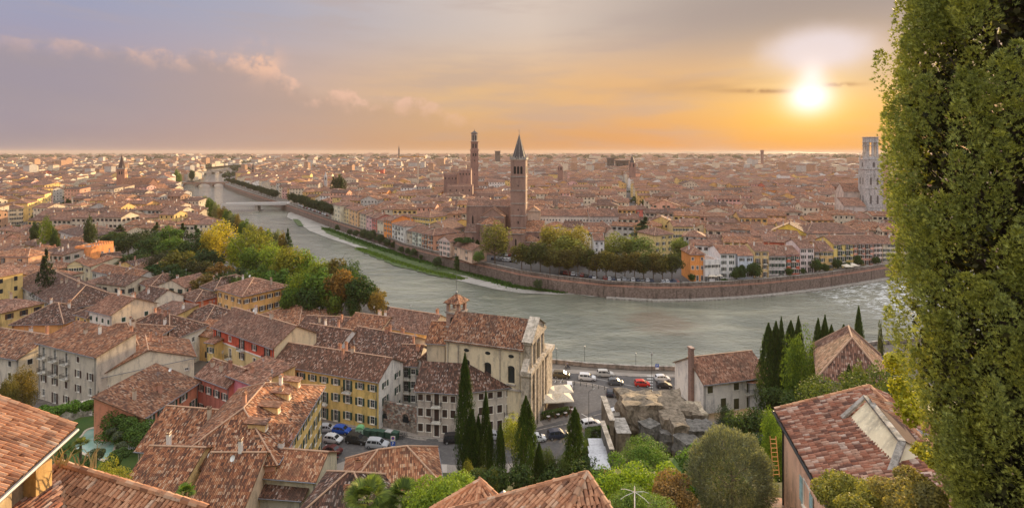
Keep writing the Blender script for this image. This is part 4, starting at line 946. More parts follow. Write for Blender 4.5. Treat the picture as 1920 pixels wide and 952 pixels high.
r2, ro2 = fore_house('house', 'orange tiled roof at the lower left corner with dry agave leaves on its ridge', (a2.x, a2.y, 38.0), [pl2], [(a2+Vector((0, 0, .05)), b2+Vector((0, 0, .05))), (a2+Vector((.05, 0, .1)), a2+dn2+Vector((0.05, 0, -2.5)))], 0,
  [([a2+Vector((.3, -.3, -.2)), b2+Vector((-.3, -.3, -.2))], 36.0)], (.60, .42, .20))
a3 = PY(64, 898, 24); b3 = PY(112, 905, 24); 
pl3 = ([PY(18, 960, 22), PY(118, 962, 22), b3, a3], (1, 0, 0))
r3, _ = fore_house('house', 'small lower roof with a yellow pier tucked under the eave at the left edge', (a3.x, a3.y, 37.0), [pl3], [], 1, [([a3-Vector((0, 0, .2)), b3-Vector((0, 0, .2))], 36.0)], (.6, .42, .18), single=120)
mb = MB(); q = PY(62, 902, 23.2); mb.box((q.x, q.y, q.z), (1.0, .8, 1.6)); rel(mb, r3); mb.build('pier', plaster(.42, .27, .11), r3)
mb = MB()
for i in range(26):
 t_ = RND.random(); q = a2+Vector((.2+RND.gauss(0, .3)+ (1.2 if i % 3 == 0 else 0), -.2, 0)); d_ = Vector((RND.gauss(0, .35), RND.gauss(0, .2), 1)).normalized()*RND.uniform(.6, 1.6)
 s_ = Vector((.03, .01, 0)); md = q+d_*.55; tp = q+d_+Vector((d_.x*.5, 0, -.15))
 mb.face([q-s_, q+s_, md+s_*.8, md-s_*.8]); mb.face([md-s_*.8, md+s_*.8, tp])
mb.v = [tuple(Vector(v_)-a2) for v_ in mb.v]; o_ = mb.build('dry_agave', plain(.50, .42, .22, .8, 0.0)); o_.location = a2; tag(o_, 'dry straw coloured agave leaves standing on the lower left roof ridge', 'plant')
def pyramid(label, apex, R_, ang, drop, var, zb):
 ax = Vector(apex); cs = [ax+Vector((R_*math.cos(ang+k*math.pi/2), R_*math.sin(ang+k*math.pi/2), -drop)) for k in range(4)]
 pls = []
 for k in range(4):
  a, b_ = cs[k], cs[(k+1) % 4]; mid_ = (a+b_)/2
  pls.append(([a, b_, ax], (b_-a)))
 wl = [(ax+(c_-ax)*.93) for c_ in cs]; wl = [Vector((w_.x, w_.y, ax.z-drop-.02)) for w_ in wl]
 return fore_house('house', label, (ax.x, ax.y, zb), pls, [(c_, ax) for c_ in cs], var, [(wl+[wl[0]], zb)], (.55, .42, .28))
ang = math.atan2(-1.39, -.97)
def twoplane(label, ax, dl, df, dr, ll, lf_, lr_, sl, zb):
 ax = Vector(ax); Lp, Fp, Rp = [ax+Vector((d_[0]*l_, d_[1]*l_, -sl*l_)) for d_, l_ in ((dl, ll), (df, lf_), (dr, lr_))]
 return fore_house('house', label, (ax.x, ax.y, zb), [([Lp, Fp, ax], (Fp-Lp)), ([Fp, Rp, ax], (Rp-Fp))], [(Fp, ax), (Lp, ax), (Rp, ax)], 0, [([Lp-Vector((0, 0, .1)), ax-Vector((0, 0, .1)), Rp-Vector((0, 0, .1))], zb), ([Rp, Fp, Lp], zb)], (.55, .42, .28))
p1, pro1 = twoplane('big tile roof with a mortar hip line at the lower edge below the street cypresses', PY(1101, 890, 25), (-.99, .12), (-.57, -.82), (.45, -.9), 9, 7, 6, .35, 34)
p2, pro2 = twoplane('smaller pointed tile roof between hedge and the bigger hip roof', PY(901, 903, 29), (-.9, -.3), (-.1, -1), (.8, -.6), 6, 6, 5, .35, 34)
_ = ''''pyramid tile roof with a mortar hip line at the lower edge below the street cypresses', PY(1101, 890, 25), 8.4, ang, 3.3, 0, 34)
p2, pro2 = pyramid('smaller pointed tile roof with grey dormer between hedge and the bigger pyramid roof', PY(901, 903, 29), 6.0, math.atan2(-1, -.16), 3.2, 0, 34)
'''
mb = MB(); q = PY(944, 948, 26.4)
for sx in (-1, 1): mb.face([q+Vector((0, -.6, .25)), q+Vector((sx*.8, -.5, -.4)), q+Vector((sx*.8, .9, -.4)), q+Vector((0, .9, .25))])
mb.face([q+Vector((-.7, -.5, -.4)), q+Vector((.7, -.5, -.4)), q+Vector((0, -.5, .2))])
rel(mb, p2); tag(mb.build('dormer', LEAD, pro2), 'small grey lead-covered dormer'); 
A4, B4 = P(1453, 770, 38.8), P(1544, 929, 38.8); e4 = (B4-A4).normalized(); n4 = Vector((-e4.y, e4.x, 0)); 
if n4.x < 0: n4 = -n4
C4 = B4+e4*5.0; rise = .377
up4 = lambda p_, k: p_+n4*k+Vector((0, 0, k*rise))
K = 5.9
dn4 = lambda p_, k: p_+n4*(K+k)+Vector((0, 0, K*rise-k*rise))
plA = ([C4, A4, up4(A4, K), up4(C4, K)], -e4)
plB = ([dn4(A4, 4.5), dn4(C4, 4.5), up4(C4, K), up4(A4, K)], e4)
D0 = up4(A4, 3.9)+e4*2.3; 
r4, ro4 = fore_house('house', 'house with big red tiled roof, salmon side wall and pale blue shutters beside the lawn', (A4.x, A4.y, 32.4), [plA, plB], [(up4(A4, 0)-e4*0.05, up4(A4, K)-e4*.05), (up4(A4, K), up4(C4, K))], 1,
  [([C4+n4*.45-Vector((0, 0, .05)), A4+n4*.45+e4*.4-Vector((0, 0, .05))], 32.0), ([A4+n4*.45+e4*.4-Vector((0, 0, .05)), up4(A4, K)+e4*.4-Vector((0, 0, .25)), dn4(A4, 4.0)+e4*.4-Vector((0, 0, .25))], 32.0)], (.64, .40, .28))
inv4 = lambda p_: Vector(p_)-r4.location
gt = MB(); gt.tube(inv4(A4)-n4*.1-Vector((0, 0, .06)), inv4(C4)-n4*.1-Vector((0, 0, .06)), .09, n=7); q = A4+n4*.38+e4*.5; gt.tube(inv4(q), inv4(Vector((q.x, q.y, 32.4))), .06, n=6); gt.build('gutter', DARK, ro4)
BLUESH = plain(.36, .52, .52, .6, 0.0)
for t_, hh, zz in ((5.2, 1.5, 35.4),):
 q = A4+n4*.44+e4*t_; 
 ww = add_window(r4, inv4((q.x, q.y, zz)), -n4, 1.0, hh, ('open', BLUESH))
q = A4+n4*.44+e4*6.6; add_window(r4, inv4((q.x, q.y, 32.5)), -n4, 1.0, 2.1, ('open', WHITE))
mb = MB(); q = A4+n4*.1+e4*6.2; q.z = 35.15
mb.box((q.x, q.y, q.z), (2.9, .95, .09), math.atan2(e4.y, e4.x)); rel(mb, r4); tag(mb.build('door_canopy', WOOD, r4), 'small brown door canopy')
def V4(a, b_, z): q = A4+e4*a+n4*b_; return Vector((q.x, q.y, z))
zr = lambda b_: 38.8+b_*rise
md = MB(); s0, s1 = 2.9, 9.8
f0 = 1.9
ridge_b, ridge_z = 6.4, 41.9
fl = [V4(s0, 3.4, zr(3.4)+.1), V4(s0, 3.6, ridge_z-.15), V4(s1-1.3, f0-.3, zr(f0)-.2)]
md.face([V4(s0, 3.3, zr(3.3)-.2), V4(s0+.2, 4.6, 41.55), V4(s0+4.6, 4.4, 41.35), V4(s0+5.4, 3.6, zr(3.6)-.2)])
md.face([V4(s0, 3.3, zr(3.3)-.2), V4(s0+.2, 4.6, 41.55), V4(s0+.2, 6.2, 41.5), V4(s0, 6.2, zr(5.9)-.2)])
md.face([V4(s0+4.6, 4.4, 41.35), V4(s0+5.4, 3.6, zr(3.6)-.2), V4(s0+5.4, 7.5, zr(4.3)-.2), V4(s0+4.6, 7.5, 41.0)])
rel(md, r4); dm = md.build('dormer', plaster(.60, .52, .36), r4)
md = MB(); ln = [(V4(s0-.1, 4.55, 41.6), V4(s0+4.8, 4.3, 41.42)), (V4(s0-.1, 4.55, 41.6), V4(s0-.1, 3.2, zr(3.2)+.1)), (V4(s0+4.8, 4.3, 41.42), V4(s0+5.6, 3.4, zr(3.4)))]
for a, b_ in ln:
 d_ = (b_-a); q_ = d_.to_track_quat('Y', 'Z').to_matrix().to_4x4(); q_.translation = (a+b_)/2; md.box((0, 0, 0), (.34, d_.length, .14), M=q_)
rel(md, r4); md.build('flashing', capm, dm)
plD = ([V4(s0+4.8, 4.5, 41.45), V4(s0, 4.8, 41.62), V4(s0, 9.0, 41.2), V4(s0+4.8, 9.0, 40.6)], Vector((0, 0, 0))+(-e4))
plD2 = ([V4(s0+4.8, 9.0, 39.4), V4(s0, 9.0, 40.3), V4(s0, 4.8, 41.62), V4(s0+4.8, 4.5, 41.45)], -e4)
md = MB(); md.face(plD2[0]); rel(md, r4); md.build('dormer_roof', BASEM, dm)
def tiles_under(parent_root, plane, var, single, holes=()):
 tmp = tag(link('roof_slope', MB().mesh('roof_slope', [BASEM]), parent_root)); tmp['org'] = tuple(parent_root.location)
 lay_tiles(tmp, [plane], var, single=single, holes=holes); return tmp
tiles_under(r4, plD2, 0, 60)
sk = link('skylight', SKY_A, r4); g_ = link('pane', SKY_G, sk)
ce = V4(s0+3.2, 6.4, 0); zz = 41.52-(6.4-4.6)*.42+.1
X = e4.copy(); Yv = (V4(s0+3.2, 5.4, 41.3)-V4(s0+3.2, 7.4, 40.45)).normalized(); Z = X.cross(Yv).normalized()
if Z.z < 0: X = -X; Z = X.cross(Yv).normalized()
M = Matrix((X, Yv, Z)).transposed().to_4x4(); M.translation = inv4((ce.x, ce.y, zz)); sk.matrix_local = M
# garden beside it
sheet('lawn', [(14.5, 30), (A4.x-.9, 30), (A4.x-.9, 38), (A4.x-1.6, 41), (12.5, 41)], 32.55, grassm)
sheet('terrace_paving', [(A4.x-1.0, 24), (A4.x+.9, 24), (A4.x+1.0, 36), (A4.x-1.0, 36.5)], 32.62, ground_mat('terracotta_paving', (.42, .27, .19), (.34, .22, .16), (.5, .36, .28), .5, 5))
gv = []
for i in range(9000):
 x, y = RND.uniform(13, A4.x-1.1), RND.uniform(30, 41); s_ = .05
 a = RND.uniform(0, 6.28); gv += [(x-s_*math.cos(a), y-s_*math.sin(a), 32.55), (x+s_*math.cos(a), y+s_*math.sin(a), 32.55), (x+RND.uniform(-.05, .05), y+RND.uniform(-.05, .05), 32.55+RND.uniform(.06, .14))]
gv = np.array(gv); o_ = link('grass', npmesh('grass', gv, np.arange(len(gv)).reshape(-1, 3), [leafy('grass_blade')])); o_.color = (.028, .06, .014, 1); tag(o_, kind='stuff')
mb = MB(); b0, t0 = P(1456, 893, 32.6), None
Y0 = b0.y; bl = Vector((b0.x-.22, Y0, 32.6)); br_ = Vector((b0.x+.22, Y0, 32.6)); dv = Vector((.0, .55, 2.75))
root = empty('ladder', b0); tag(root, 'yellow wooden ladder leaning into the green sapling beside the salmon wall', 'ladder')
LAD = plain(.44, .28, .12, .6, 0.0)
for q_ in (bl, br_): m_ = MB(); m_.tube(q_-b0, q_+dv-b0, .035, n=4); m_.build('rail', LAD, root)
rg = MB(); rg.tube((-.22, 0, 0), (.22, 0, 0), .03, n=4); rgm = rg.mesh('rung', [LAD])
for i in range(9): place('rung', rgm, root, dv*((i+.5)/9.2), 0)
# pool garden on the left
POOL = [P(x, y, 3.05) for x, y in [(155, 818), (163, 808), (178, 803), (196, 802), (208, 808), (215, 820), (214, 836), (208, 850), (196, 861), (180, 856), (160, 850), (140, 836)]]
def smooth_closed(pts, k=5):
 out = []; n = len(pts)
 for i in range(n):
  p0, p1, p2, p3 = pts[i-1], pts[i], pts[(i+1) % n], pts[(i+2) % n]
  for j in range(k):
   t_ = j/k; out.append(.5*((2*p1)+(p2-p0)*t_+(2*p0-5*p1+4*p2-p3)*t_*t_+(3*p1-p0-3*p2+p3)*t_**3))
 return out
sheet('lawn', [(p_.x, p_.y) for p_ in [P(x, y, 3.02) for x, y in [(110, 880), (112, 800), (150, 782), (190, 778), (240, 800), (262, 830), (262, 900)]]], 3.06, grassm)
PL_ = smooth_closed(POOL); cen = sum(PL_, Vector())/len(PL_)
pr = empty('swimming_pool', (cen.x, cen.y, 3.06)); tag(pr, 'kidney-shaped turquoise swimming pool with pale sandy rim in a walled garden', 'swimming pool')
mb = MB(); out_ = [cen+(p_-cen)*1.13 for p_ in PL_]
for i in range(len(PL_)):
 j = (i+1) % len(PL_); f4 = [(PL_[i], 3.2), (PL_[j], 3.2), (out_[j], 3.13), (out_[i], 3.13)]
 mb.face([(a.x-cen.x, a.y-cen.y, z-3.06) for a, z in f4]); f4 = [(PL_[i], 2.2), (PL_[j], 2.2), (PL_[j], 3.2), (PL_[i], 3.2)]; mb.face([(a.x-cen.x, a.y-cen.y, z-3.06) for a, z in f4])
mb.build('rim', ground_mat('sandy_rim', (.60, .50, .38), (.52, .43, .32), (.66, .57, .45), .6, 4), pr)
mpw, n, b, o = new_mat('pool_water'); p = pos(n); b.inputs['Roughness'].default_value = .05; b.inputs['Specular IOR Level'].default_value = .6
n.put(b.inputs['Base Color'], n.mix(n.smooth(n.noise(p, .35, 3), .4, .62), (.22, .40, .33), (.36, .50, .42))); bump(n, b, n.noise(p, 2.2, 3), .12, .05)
mb = MB(); mb.face([(p_.x-cen.x, p_.y-cen.y, .06) for p_ in PL_]); mb.build('water', mpw, pr)
sheet('patio', [(p_.x, p_.y) for p_ in [P(x, y, 3.1) for x, y in [(222, 806), (262, 812), (262, 842), (232, 842)]]], 3.12, plain(.60, .60, .62, .7, 0.0))
q = P(246, 828, 3.12); tf = empty('football_table', (q.x, q.y, 3.12), .35); tag(tf, 'red table football game with green pitch on the pale patio', 'game table')
mb = MB(); mb.box((0, 0, .78), (1.5, .8, .3)); mb.build('cabinet', plain(.30, .03, .05, .5, 0.0), tf)
mb = MB(); mb.box((0, 0, .945), (1.3, .62, .02)); mb.build('pitch', plain(.04, .38, .28, .5, 0.0), tf)
lm_ = MB(); lm_.box((0, 0, .32), (.08, .08, .64)); lme = lm_.mesh('leg', [DARK])
for sx in (-1, 1):
 for sy in (-1, 1): place('leg', lme, tf, (sx*.65, sy*.32, 0), 0)
rm = MB(); rm.tube((0, -.6, 1.0), (0, .6, 1.0), .012, n=4); rm.tube((0, -.75, 1.0), (0, -.6, 1.0), .02, n=5); rme = rm.mesh('rod', [METAL])
for i in range(6): place('rod', rme, tf, (-.55+i*.22, 0, 0), 0)
def rough_wall(name, label, pts, z0, z1, th, mat, cat='wall'):
 pts = resample([Vector((p_.x, p_.y, 0)) for p_ in pts], .7); root = empty(name, (pts[0].x, pts[0].y, z0)); tag(root, label, cat)
 V, Fc = [], []; nz_ = max(2, int((z1-z0)/.6)); off = [0, th]; N = len(pts)
 for s_ in off:
  o2 = offset(pts, s_)
  for i in range(N):
   for k in range(nz_+1): V.append((o2[i].x+RND.gauss(0, .05)-pts[0].x, o2[i].y+RND.gauss(0, .05)-pts[0].y, (z1-z0)*k/nz_+(RND.gauss(0, .12) if k == nz_ else 0)))
 g = lambda s_, i, k: s_*N*(nz_+1)+i*(nz_+1)+k
 for s_ in (0, 1):
  for i in range(N-1):
   for k in range(nz_): Fc.append((g(s_, i, k), g(s_, i+1, k), g(s_, i+1, k+1), g(s_, i, k+1)))
 for i in range(N-1): Fc.append((g(0, i, nz_), g(0, i+1, nz_), g(1, i+1, nz_), g(1, i, nz_)))
 me = bpy.data.meshes.new('masonry'); me.from_pydata(V, [], Fc); me.materials.append(mat); me.update(); link('masonry', me, root); return root
rough_wall('garden_wall', 'pale rubble garden wall topped with ivy at the back of the pool lawn', [P(104, 795, 3), P(140, 786, 3), P(172, 775, 3)], 3, 6.0, .6, stone_mat(.62, .56, .47))
rough_wall('garden_wall', 'dark rubble wall under climbing hedge between pool garden and red house', [P(176, 776, 3), P(215, 790, 3), P(268, 815, 3)], 3, 5.2, .6, stone_mat(.40, .33, .26))
sw_a, sw_b = P(703, 796), P(783, 813); ex = (sw_b-sw_a).normalized(); Lw = (sw_b-sw_a).length; zt = 5.3
root = empty('stone_wall', sw_a); tag(root, 'rough multicoloured stone wall with three arched openings between yellow townhouse and loggia house', 'stone wall')
rotw = math.atan2(ex.y, ex.x); eyw = Vector((-ex.y, ex.x, 0))
arch = [(2.2, 1.7, 1.5, 1.0), (7.4, 1.6, 1.5, 1.3), (12.3, .05, 1.9, 2.6)]   # centre, sill, width, spring height
def in_arch(u, z):
 for c0, sl_, w_, hh in arch:
  if abs(u-c0) < w_/2 and sl_ < z < sl_+hh: return True
  if z >= sl_+hh and (u-c0)**2+(z-sl_-hh)**2 < (w_/2)**2: return True
 return False
mb = MB(); mb.box(ex*(Lw/2)+eyw*.42+Vector((0, 0, zt/2)), (Lw, .5, zt), rotw); mb.build('core', plain(.14, .12, .10, .9, 0.0), root)
stm = []
for cc in ((.50, .43, .34), (.36, .27, .22), (.42, .24, .18), (.58, .54, .47), (.28, .24, .21)):
 m_ = MB(); m_.box((0, 0, 0), (1, 1, 1), taper=.86); stm.append(m_.mesh('stone', [stone_mat(*cc)]))
rest = MB(); cnt = 0; z = .0
while z < zt-.05:
 hh = RND.uniform(.22, .36); u = 0.0
 while u < Lw-.1:
  wst = RND.uniform(.28, .62)
  if not in_arch(u+wst/2, z+hh/2):
   o_ = bpy.data.objects.new('stone', stm[RND.randrange(5)]) if cnt < 300 and z > 1.0 else None
   cc = ex*(u+wst/2)+eyw*(.13+RND.uniform(0, .05))+Vector((0, 0, z+hh/2))
   if o_: COL.objects.link(o_); o_.parent = root; o_.location = cc; o_.rotation_euler = (0, RND.gauss(0, .04), rotw); o_.scale = (wst-.04, .3, hh-.04); cnt += 1
   else: rest.box(cc, (wst-.04, .3, hh-.04), rotw)
  u += wst
 z += hh
tag(rest.build('stones', stone_mat(.40, .33, .27), root), kind='stuff')
for c0, sl_, w_, hh in arch:
 mb = MB(); 
 for k in range(9):
  a = math.pi*k/8; mb.box(ex*(c0+math.cos(a)*(w_/2+.14))+Vector((0, 0, sl_+hh+math.sin(a)*(w_/2+.14)))-eyw*.04, (.30, .3, .26), rotw)
 mb.build('arch', stone_mat(.52, .36, .28), root)
 mb = MB(); mb.box(ex*c0+eyw*.15+Vector((0, 0, sl_+hh*.5)), (w_, .04, hh), rotw); mb.build('pane', glassy(), root)
 mb = MB()
 for k in range(5): mb.box(ex*(c0-w_/2+w_*(k+.5)/5)+eyw*.06+Vector((0, 0, sl_+hh*.5)), (.03, .03, hh), rotw)
 mb.build('bars', DARK, root)
foot(*(((sw_a+sw_b)/2).x, ((sw_a+sw_b)/2).y, 4))
# landmarks
def boxm(mb, cx, cy, z0, z1, sx, sy, rot=0, mat=0, taper=1.0): mb.box((cx, cy, (z0+z1)/2), (sx, sy, z1-z0), rot, mat, taper)
def opening(mb, fr_, side, u, z, w_, h_, arch=True, k=.06, mat=0):
 """dark arched opening plate with depth on side of a square tower frame (c, ex, half)"""
 c0, ex, hf = fr_; n_ = [Vector((ex.y, -ex.x, 0)), ex, Vector((-ex.y, ex.x, 0)), -ex][side]; e = Vector((-n_.y, n_.x, 0))
 p0 = c0+n_*(hf+k)
 pts = [p0+e*(u-w_/2)+Vector((0, 0, z)), p0+e*(u+w_/2)+Vector((0, 0, z))]
 if arch: pts += [p0+e*(u+math.cos(a)*w_/2)+Vector((0, 0, z+h_-w_/2+math.sin(a)*w_/2)) for a in [math.pi*i/6 for i in range(7)]]
 else: pts += [p0+e*(u+w_/2)+Vector((0, 0, z+h_)), p0+e*(u-w_/2)+Vector((0, 0, z+h_))]
 mb.face(pts, mat)
def tower(name, label, cat, c0, wd, rot, z1, mat, stages):
 root = empty(name, (c0.x, c0.y, 0)); tag(root, label, cat); foot(c0.x, c0.y, wd*.8)
 ex = Vector((math.cos(rot), math.sin(rot), 0)); o = Vector((0, 0, 0))
 for nm, fn, mt in stages:
  mb = MB(); fn(mb, ex, o)
  if nm == 'cornice' and len(mb.f) % 6 == 0 and all(len(f_) == 4 for f_ in mb.f) and len(mb.f) < 200:
   for i in range(0, len(mb.f), 6):
    m2 = MB(); [m2.face([mb.v[k] for k in f_]) for f_ in mb.f[i:i+6]]; m2.build(nm, mt, root)
  else: mb.build(nm, mt, root)
 return root
BR = brick_mat(.40, .23, .165); BR2 = brick_mat(.36, .20, .15); DK = plain(.025, .022, .02, .8, 0.0); STN = stone_mat(.50, .44, .38); WST = stone_mat(.66, .62, .58); SLATE = plain(.10, .085, .08, .7, 0.0)
ty = 300.0; cx0 = PY(973.5, 430, ty); rot = R(-9)
def shaft(mb, ex, o):
 boxm(mb, 0, 0, 0, 52.0, 8.4, 8.4, rot)
 for s_ in (-1, 1):
  for s2 in (-1, 1): q = ex*s_*3.75+Vector((-ex.y, ex.x, 0))*s2*3.75; boxm(mb, q.x, q.y, 0, 52.2, 1.3, 1.3, rot)
def bands(mb, ex, o):
 for z in (13, 20, 27, 34.5, 42.5, 52.4): boxm(mb, 0, 0, z, z+.45, 9.1, 9.1, rot)
 boxm(mb, 0, 0, 52.6, 53.6, 9.6, 9.6, rot)
 for k in range(4):
  for i in range(6):
   n_ = [Vector((ex.y, -ex.x, 0)), ex, Vector((-ex.y, ex.x, 0)), -ex][k]; e = Vector((-n_.y, n_.x, 0)); q = n_*4.6+e*(-4.3+i*1.72); boxm(mb, q.x, q.y, 53.6, 54.4, .6, .6, rot)
def opn(mb, ex, o):
 for k in range(4):
  for u in (-1.9, 0, 1.9): opening(mb, (o, ex, 4.2), k, u, 44.3, 1.3, 4.4)
  opening(mb, (o, ex, 4.2), k, 0, 15.5, .7, 1.6); opening(mb, (o, ex, 4.2), k, 0, 23, .5, 1.2); opening(mb, (o, ex, 4.2), k, 0, 9, .7, 1.4); opening(mb, (o, ex, 4.2), k, 0, 37, .5, 1.0)
def spire(mb, ex, o): mb.lathe((0, 0, 53), [(4.0, 0), (3.9, .8), (0.12, 14.2), (0, 14.4)], 8)
def ribs(mb, ex, o):
 for i in range(8): a = 2*math.pi*i/8; mb.tube((3.95*math.cos(a), 3.95*math.sin(a), 53.8), (0, 0, 67.3), .11, n=4)
 mb.tube((0, 0, 67), (0, 0, 70.3), .09, n=5); mb.tube((-.6, 0, 69.3), (.6, 0, 69.3), .07, n=4); mb.lathe((0, 0, 67.4), [(0, 0), (.35, .3), (0, .6)], 8)
 for s_ in (-1, 1):
  for s2 in (-1, 1): q = ex*s_*4.3+Vector((-ex.y, ex.x, 0))*s2*4.3; mb.tube((q.x, q.y, 53.6), (q.x, q.y, 56), .3, .05, n=6)
BT = tower('bell_tower', 'tall square brick bell tower with dark pointed spire rising above the brick church', 'bell tower', Vector((cx0.x, ty, 0)), 9, rot, 68, BR,
  [('shaft', shaft, BR), ('cornice', bands, STN), ('opening', opn, DK), ('spire', spire, SLATE), ('spire_rib', ribs, STN)])
def churchfr(label, name, parts):
 root = empty(name, (parts[0][0][0], parts[0][0][1], 0)); tag(root, label, 'church')
 for (cx, cy), rz, w_, d_, z0, ze_, kind, rh_, mt, tl in parts:
  e = (math.cos(rz), math.sin(rz)); A = Vector((cx, cy, 0))-Vector((e[0], e[1], 0))*w_/2-Vector((-e[1], e[0], 0))*d_/2
  fr = Frame(A, e, z0, ze_, w_, d_); foot_fr(fr); mw, mr = MB(), MB()
  mw.prism([fr.L(0, 0, 0), fr.L(w_, 0, 0), fr.L(w_, d_, 0), fr.L(0, d_, 0)], z0, ze_, cap=False)
  if d_ > 3:
   for i in range(int(w_/5)+1):  # buttress strips
    q = fr.L(w_*i/max(1, int(w_/5)), -.15, 0); mw.box((q.x, q.y, (z0+ze_)/2), (.8, .5, ze_-z0-.4), rz)
   for s_ in (0, 1):
    for i in range(int(d_/5)+1): q = fr.L(w_*s_+(.15 if s_ else -.15), d_*i/max(1, int(d_/5)), 0); mw.box((q.x, q.y, (z0+ze_)/2), (.5, .8, ze_-z0-.4), rz)
  add_roof(fr, kind, rh_, .4, mr, 0, 1, mw, 0)
  md = MB(); 
  for i in range(max(1, int(w_/6))):
   q = fr.L(w_*(i+.5)/max(1, int(w_/6)), -.05, 0); e3 = fr.ex
   md.face([q-e3*.45+Vector((0, 0, z0+(ze_-z0)*.35)), q+e3*.45+Vector((0, 0, z0+(ze_-z0)*.35)), q+e3*.45+Vector((0, 0, z0+(ze_-z0)*.72)), q+Vector((0, 0, z0+(ze_-z0)*.78)), q-e3*.45+Vector((0, 0, z0+(ze_-z0)*.72))])
  mk_ = MB(); mk_.box(fr.L(w_/2, -.25, (ze_-.25)), (w_+.4, .35, .4), rz)
  for m_, nm, mts in ((mw, 'wall', mt), (mr, 'roof', [tl, WOOD]), (md, 'lancet_window', DK), (mk_, 'cornice', STN)): rel(m_, root); m_.build(nm, mts, root)
 return root
q = lambda px, Y: PY(px, 430, Y)[:2]
T0_, T1_, T3_ = tiles(0, False), tiles(1, False), tiles(3, False)
churchfr('large gothic brick church with transept and tall apses under the spired bell tower', 'brick_church', [
 (q(920, 314), rot*.5, 27, 12, 0, 24.6, 'g', 3.2, BR, T3_), (q(925.5, 301), rot*.5, 13.5, 14, 0, 19.8, 'x', 4.6, BR, T0_), (q(921, 288), rot*.5, 11, 9, 0, 17.0, 'h', 3.4, BR, T0_),
 (q(902, 289), rot*.5, 3.2, 7, 0, 17.2, 'h', 1.2, BR2, T1_), (q(889, 291), rot*.5, 9, 9, 0, 12.5, 's', 3.0, BR, T1_), (q(968, 284), rot*.5, 9.5, 8, 0, 12.5, 'h', 1.8, BR, T0_),
 (q(994, 286), rot*.5, 9, 9, 0, 7.8, 'h', 3.0, BR, T0_), (q(999, 298), rot*.5, 13, 10, 0, 11.5, 's', 5, BR2, T0_), (q(1001, 312), rot*.5, 7, 9, 0, 21.5, 'x', 2.5, plaster(.52, .42, .33), T0_)])
def c_shaft(mb, ex, o): boxm(mb, 0, 0, 0, 58, 9.0, 9.0, R(6)); boxm(mb, 0, 0, 60, 69, 7.9, 7.9, R(6))
def c_oct(mb, ex, o): mb.lathe((0, 0, 68.8), [(3.5, 0), (3.5, 9.2), (4.1, 9.4), (4.1, 9.9)], 8)
def c_cor(mb, ex, o): boxm(mb, 0, 0, 58, 60.4, 10.0, 10.0, R(6)); boxm(mb, 0, 0, 68.4, 69.1, 9.6, 9.6, R(6)); boxm(mb, 0, 0, 40, 40.5, 9.3, 9.3, R(6))
def c_op(mb, ex, o):
 for k in range(4):
  for u in (-1.7, 1.7): opening(mb, (o, ex, 3.95), k, u, 61.5, 1.6, 5.2)
  for z in (46, 30): opening(mb, (o, ex, 4.5), k, 0, z, .8, 2)
  opening(mb, (o, ex, 4.5), k, -1.5, 52, 1.4, 3.6); opening(mb, (o, ex, 4.5), k, 1.5, 52, 1.4, 3.6)
 for i in range(8):
  a = 2*math.pi*(i+.5)/8; mb.box((3.3*math.cos(a), 3.3*math.sin(a), 73.4), (.1, 1.3, 5.6), a)
def c_roof(mb, ex, o): mb.lathe((0, 0, 78.6), [(4.8, 0), (1.6, 2.2), (.5, 3.0), (.15, 4.6), (0, 6.4)], 8)
cy = 600.0; cc0 = PY(889.5, 380, cy)
tower('civic_tower', 'tall brick civic tower with an octagonal lantern and small pointed cap behind the brick church', 'tower', Vector((cc0.x, cy, 0)), 12, R(6), 80, BR,
  [('shaft', c_shaft, BR2), ('lantern', c_oct, STN), ('cornice', c_cor, BR), ('opening', c_op, DK), ('cap', c_roof, SLATE)])
def castle(label, px0, px1, Y, z1, dep, mt, zb=0, n=9, name='castle_tower'):
 a, b_ = PY(px0, 400, Y), PY(px1, 400, Y); w_ = b_.x-a.x; cx = (a.x+b_.x)/2; root = empty(name, (cx, Y+dep/2, 0)); tag(root, label, 'palace'); foot(cx, Y+dep/2, max(w_, dep)/2)
 mb = MB(); mb.box((0, 0, (zb+z1)/2), (w_, dep, z1-zb)); mb.build('wall', mt, root); mb = MB()
 for i in range(n):
  x = -w_/2+w_*(i+.5)/n
  for y in (-dep/2+.4, dep/2-.4): mb.box((x, y, z1+.9), (w_/n*.55, .8, 1.8))
 for i in range(max(3, int(dep/3))):
  y = -dep/2+dep*(i+.5)/max(3, int(dep/3))
  for x in (-w_/2+.4, w_/2-.4): mb.box((x, y, z1+.9), (.8, 1.4, 1.8))
 mb.build('battlement', mt, root); mb = MB()
 for i in range(4): mb.face([(-w_/2+w_*(i+.5)/4+sx, -dep/2-.05, z1-4+sz) for sx, sz in ((-.5, -1), (.5, -1), (.5, 1), (-.5, 1))])
 mb.build('opening', DK, root); return root
castle('square brick tower with battlements just left of the tall civic tower', 860, 883, 545, 37.5, 14, BR2)
castle('lower brick palace wing with battlements left of the square battlemented tower', 832, 858, 560, 32, 14, BR2, n=11)
castle('long brick palace body with a battlemented roofline below the civic tower', 838, 886, 520, 22, 12, BR, n=14)
castle('long battlemented hall right of the civic tower behind the brick church', 893, 958, 500, 17, 10, BR, n=20)
wy = 380.0; wc = PY(1632, 400, wy); wr = R(-12)
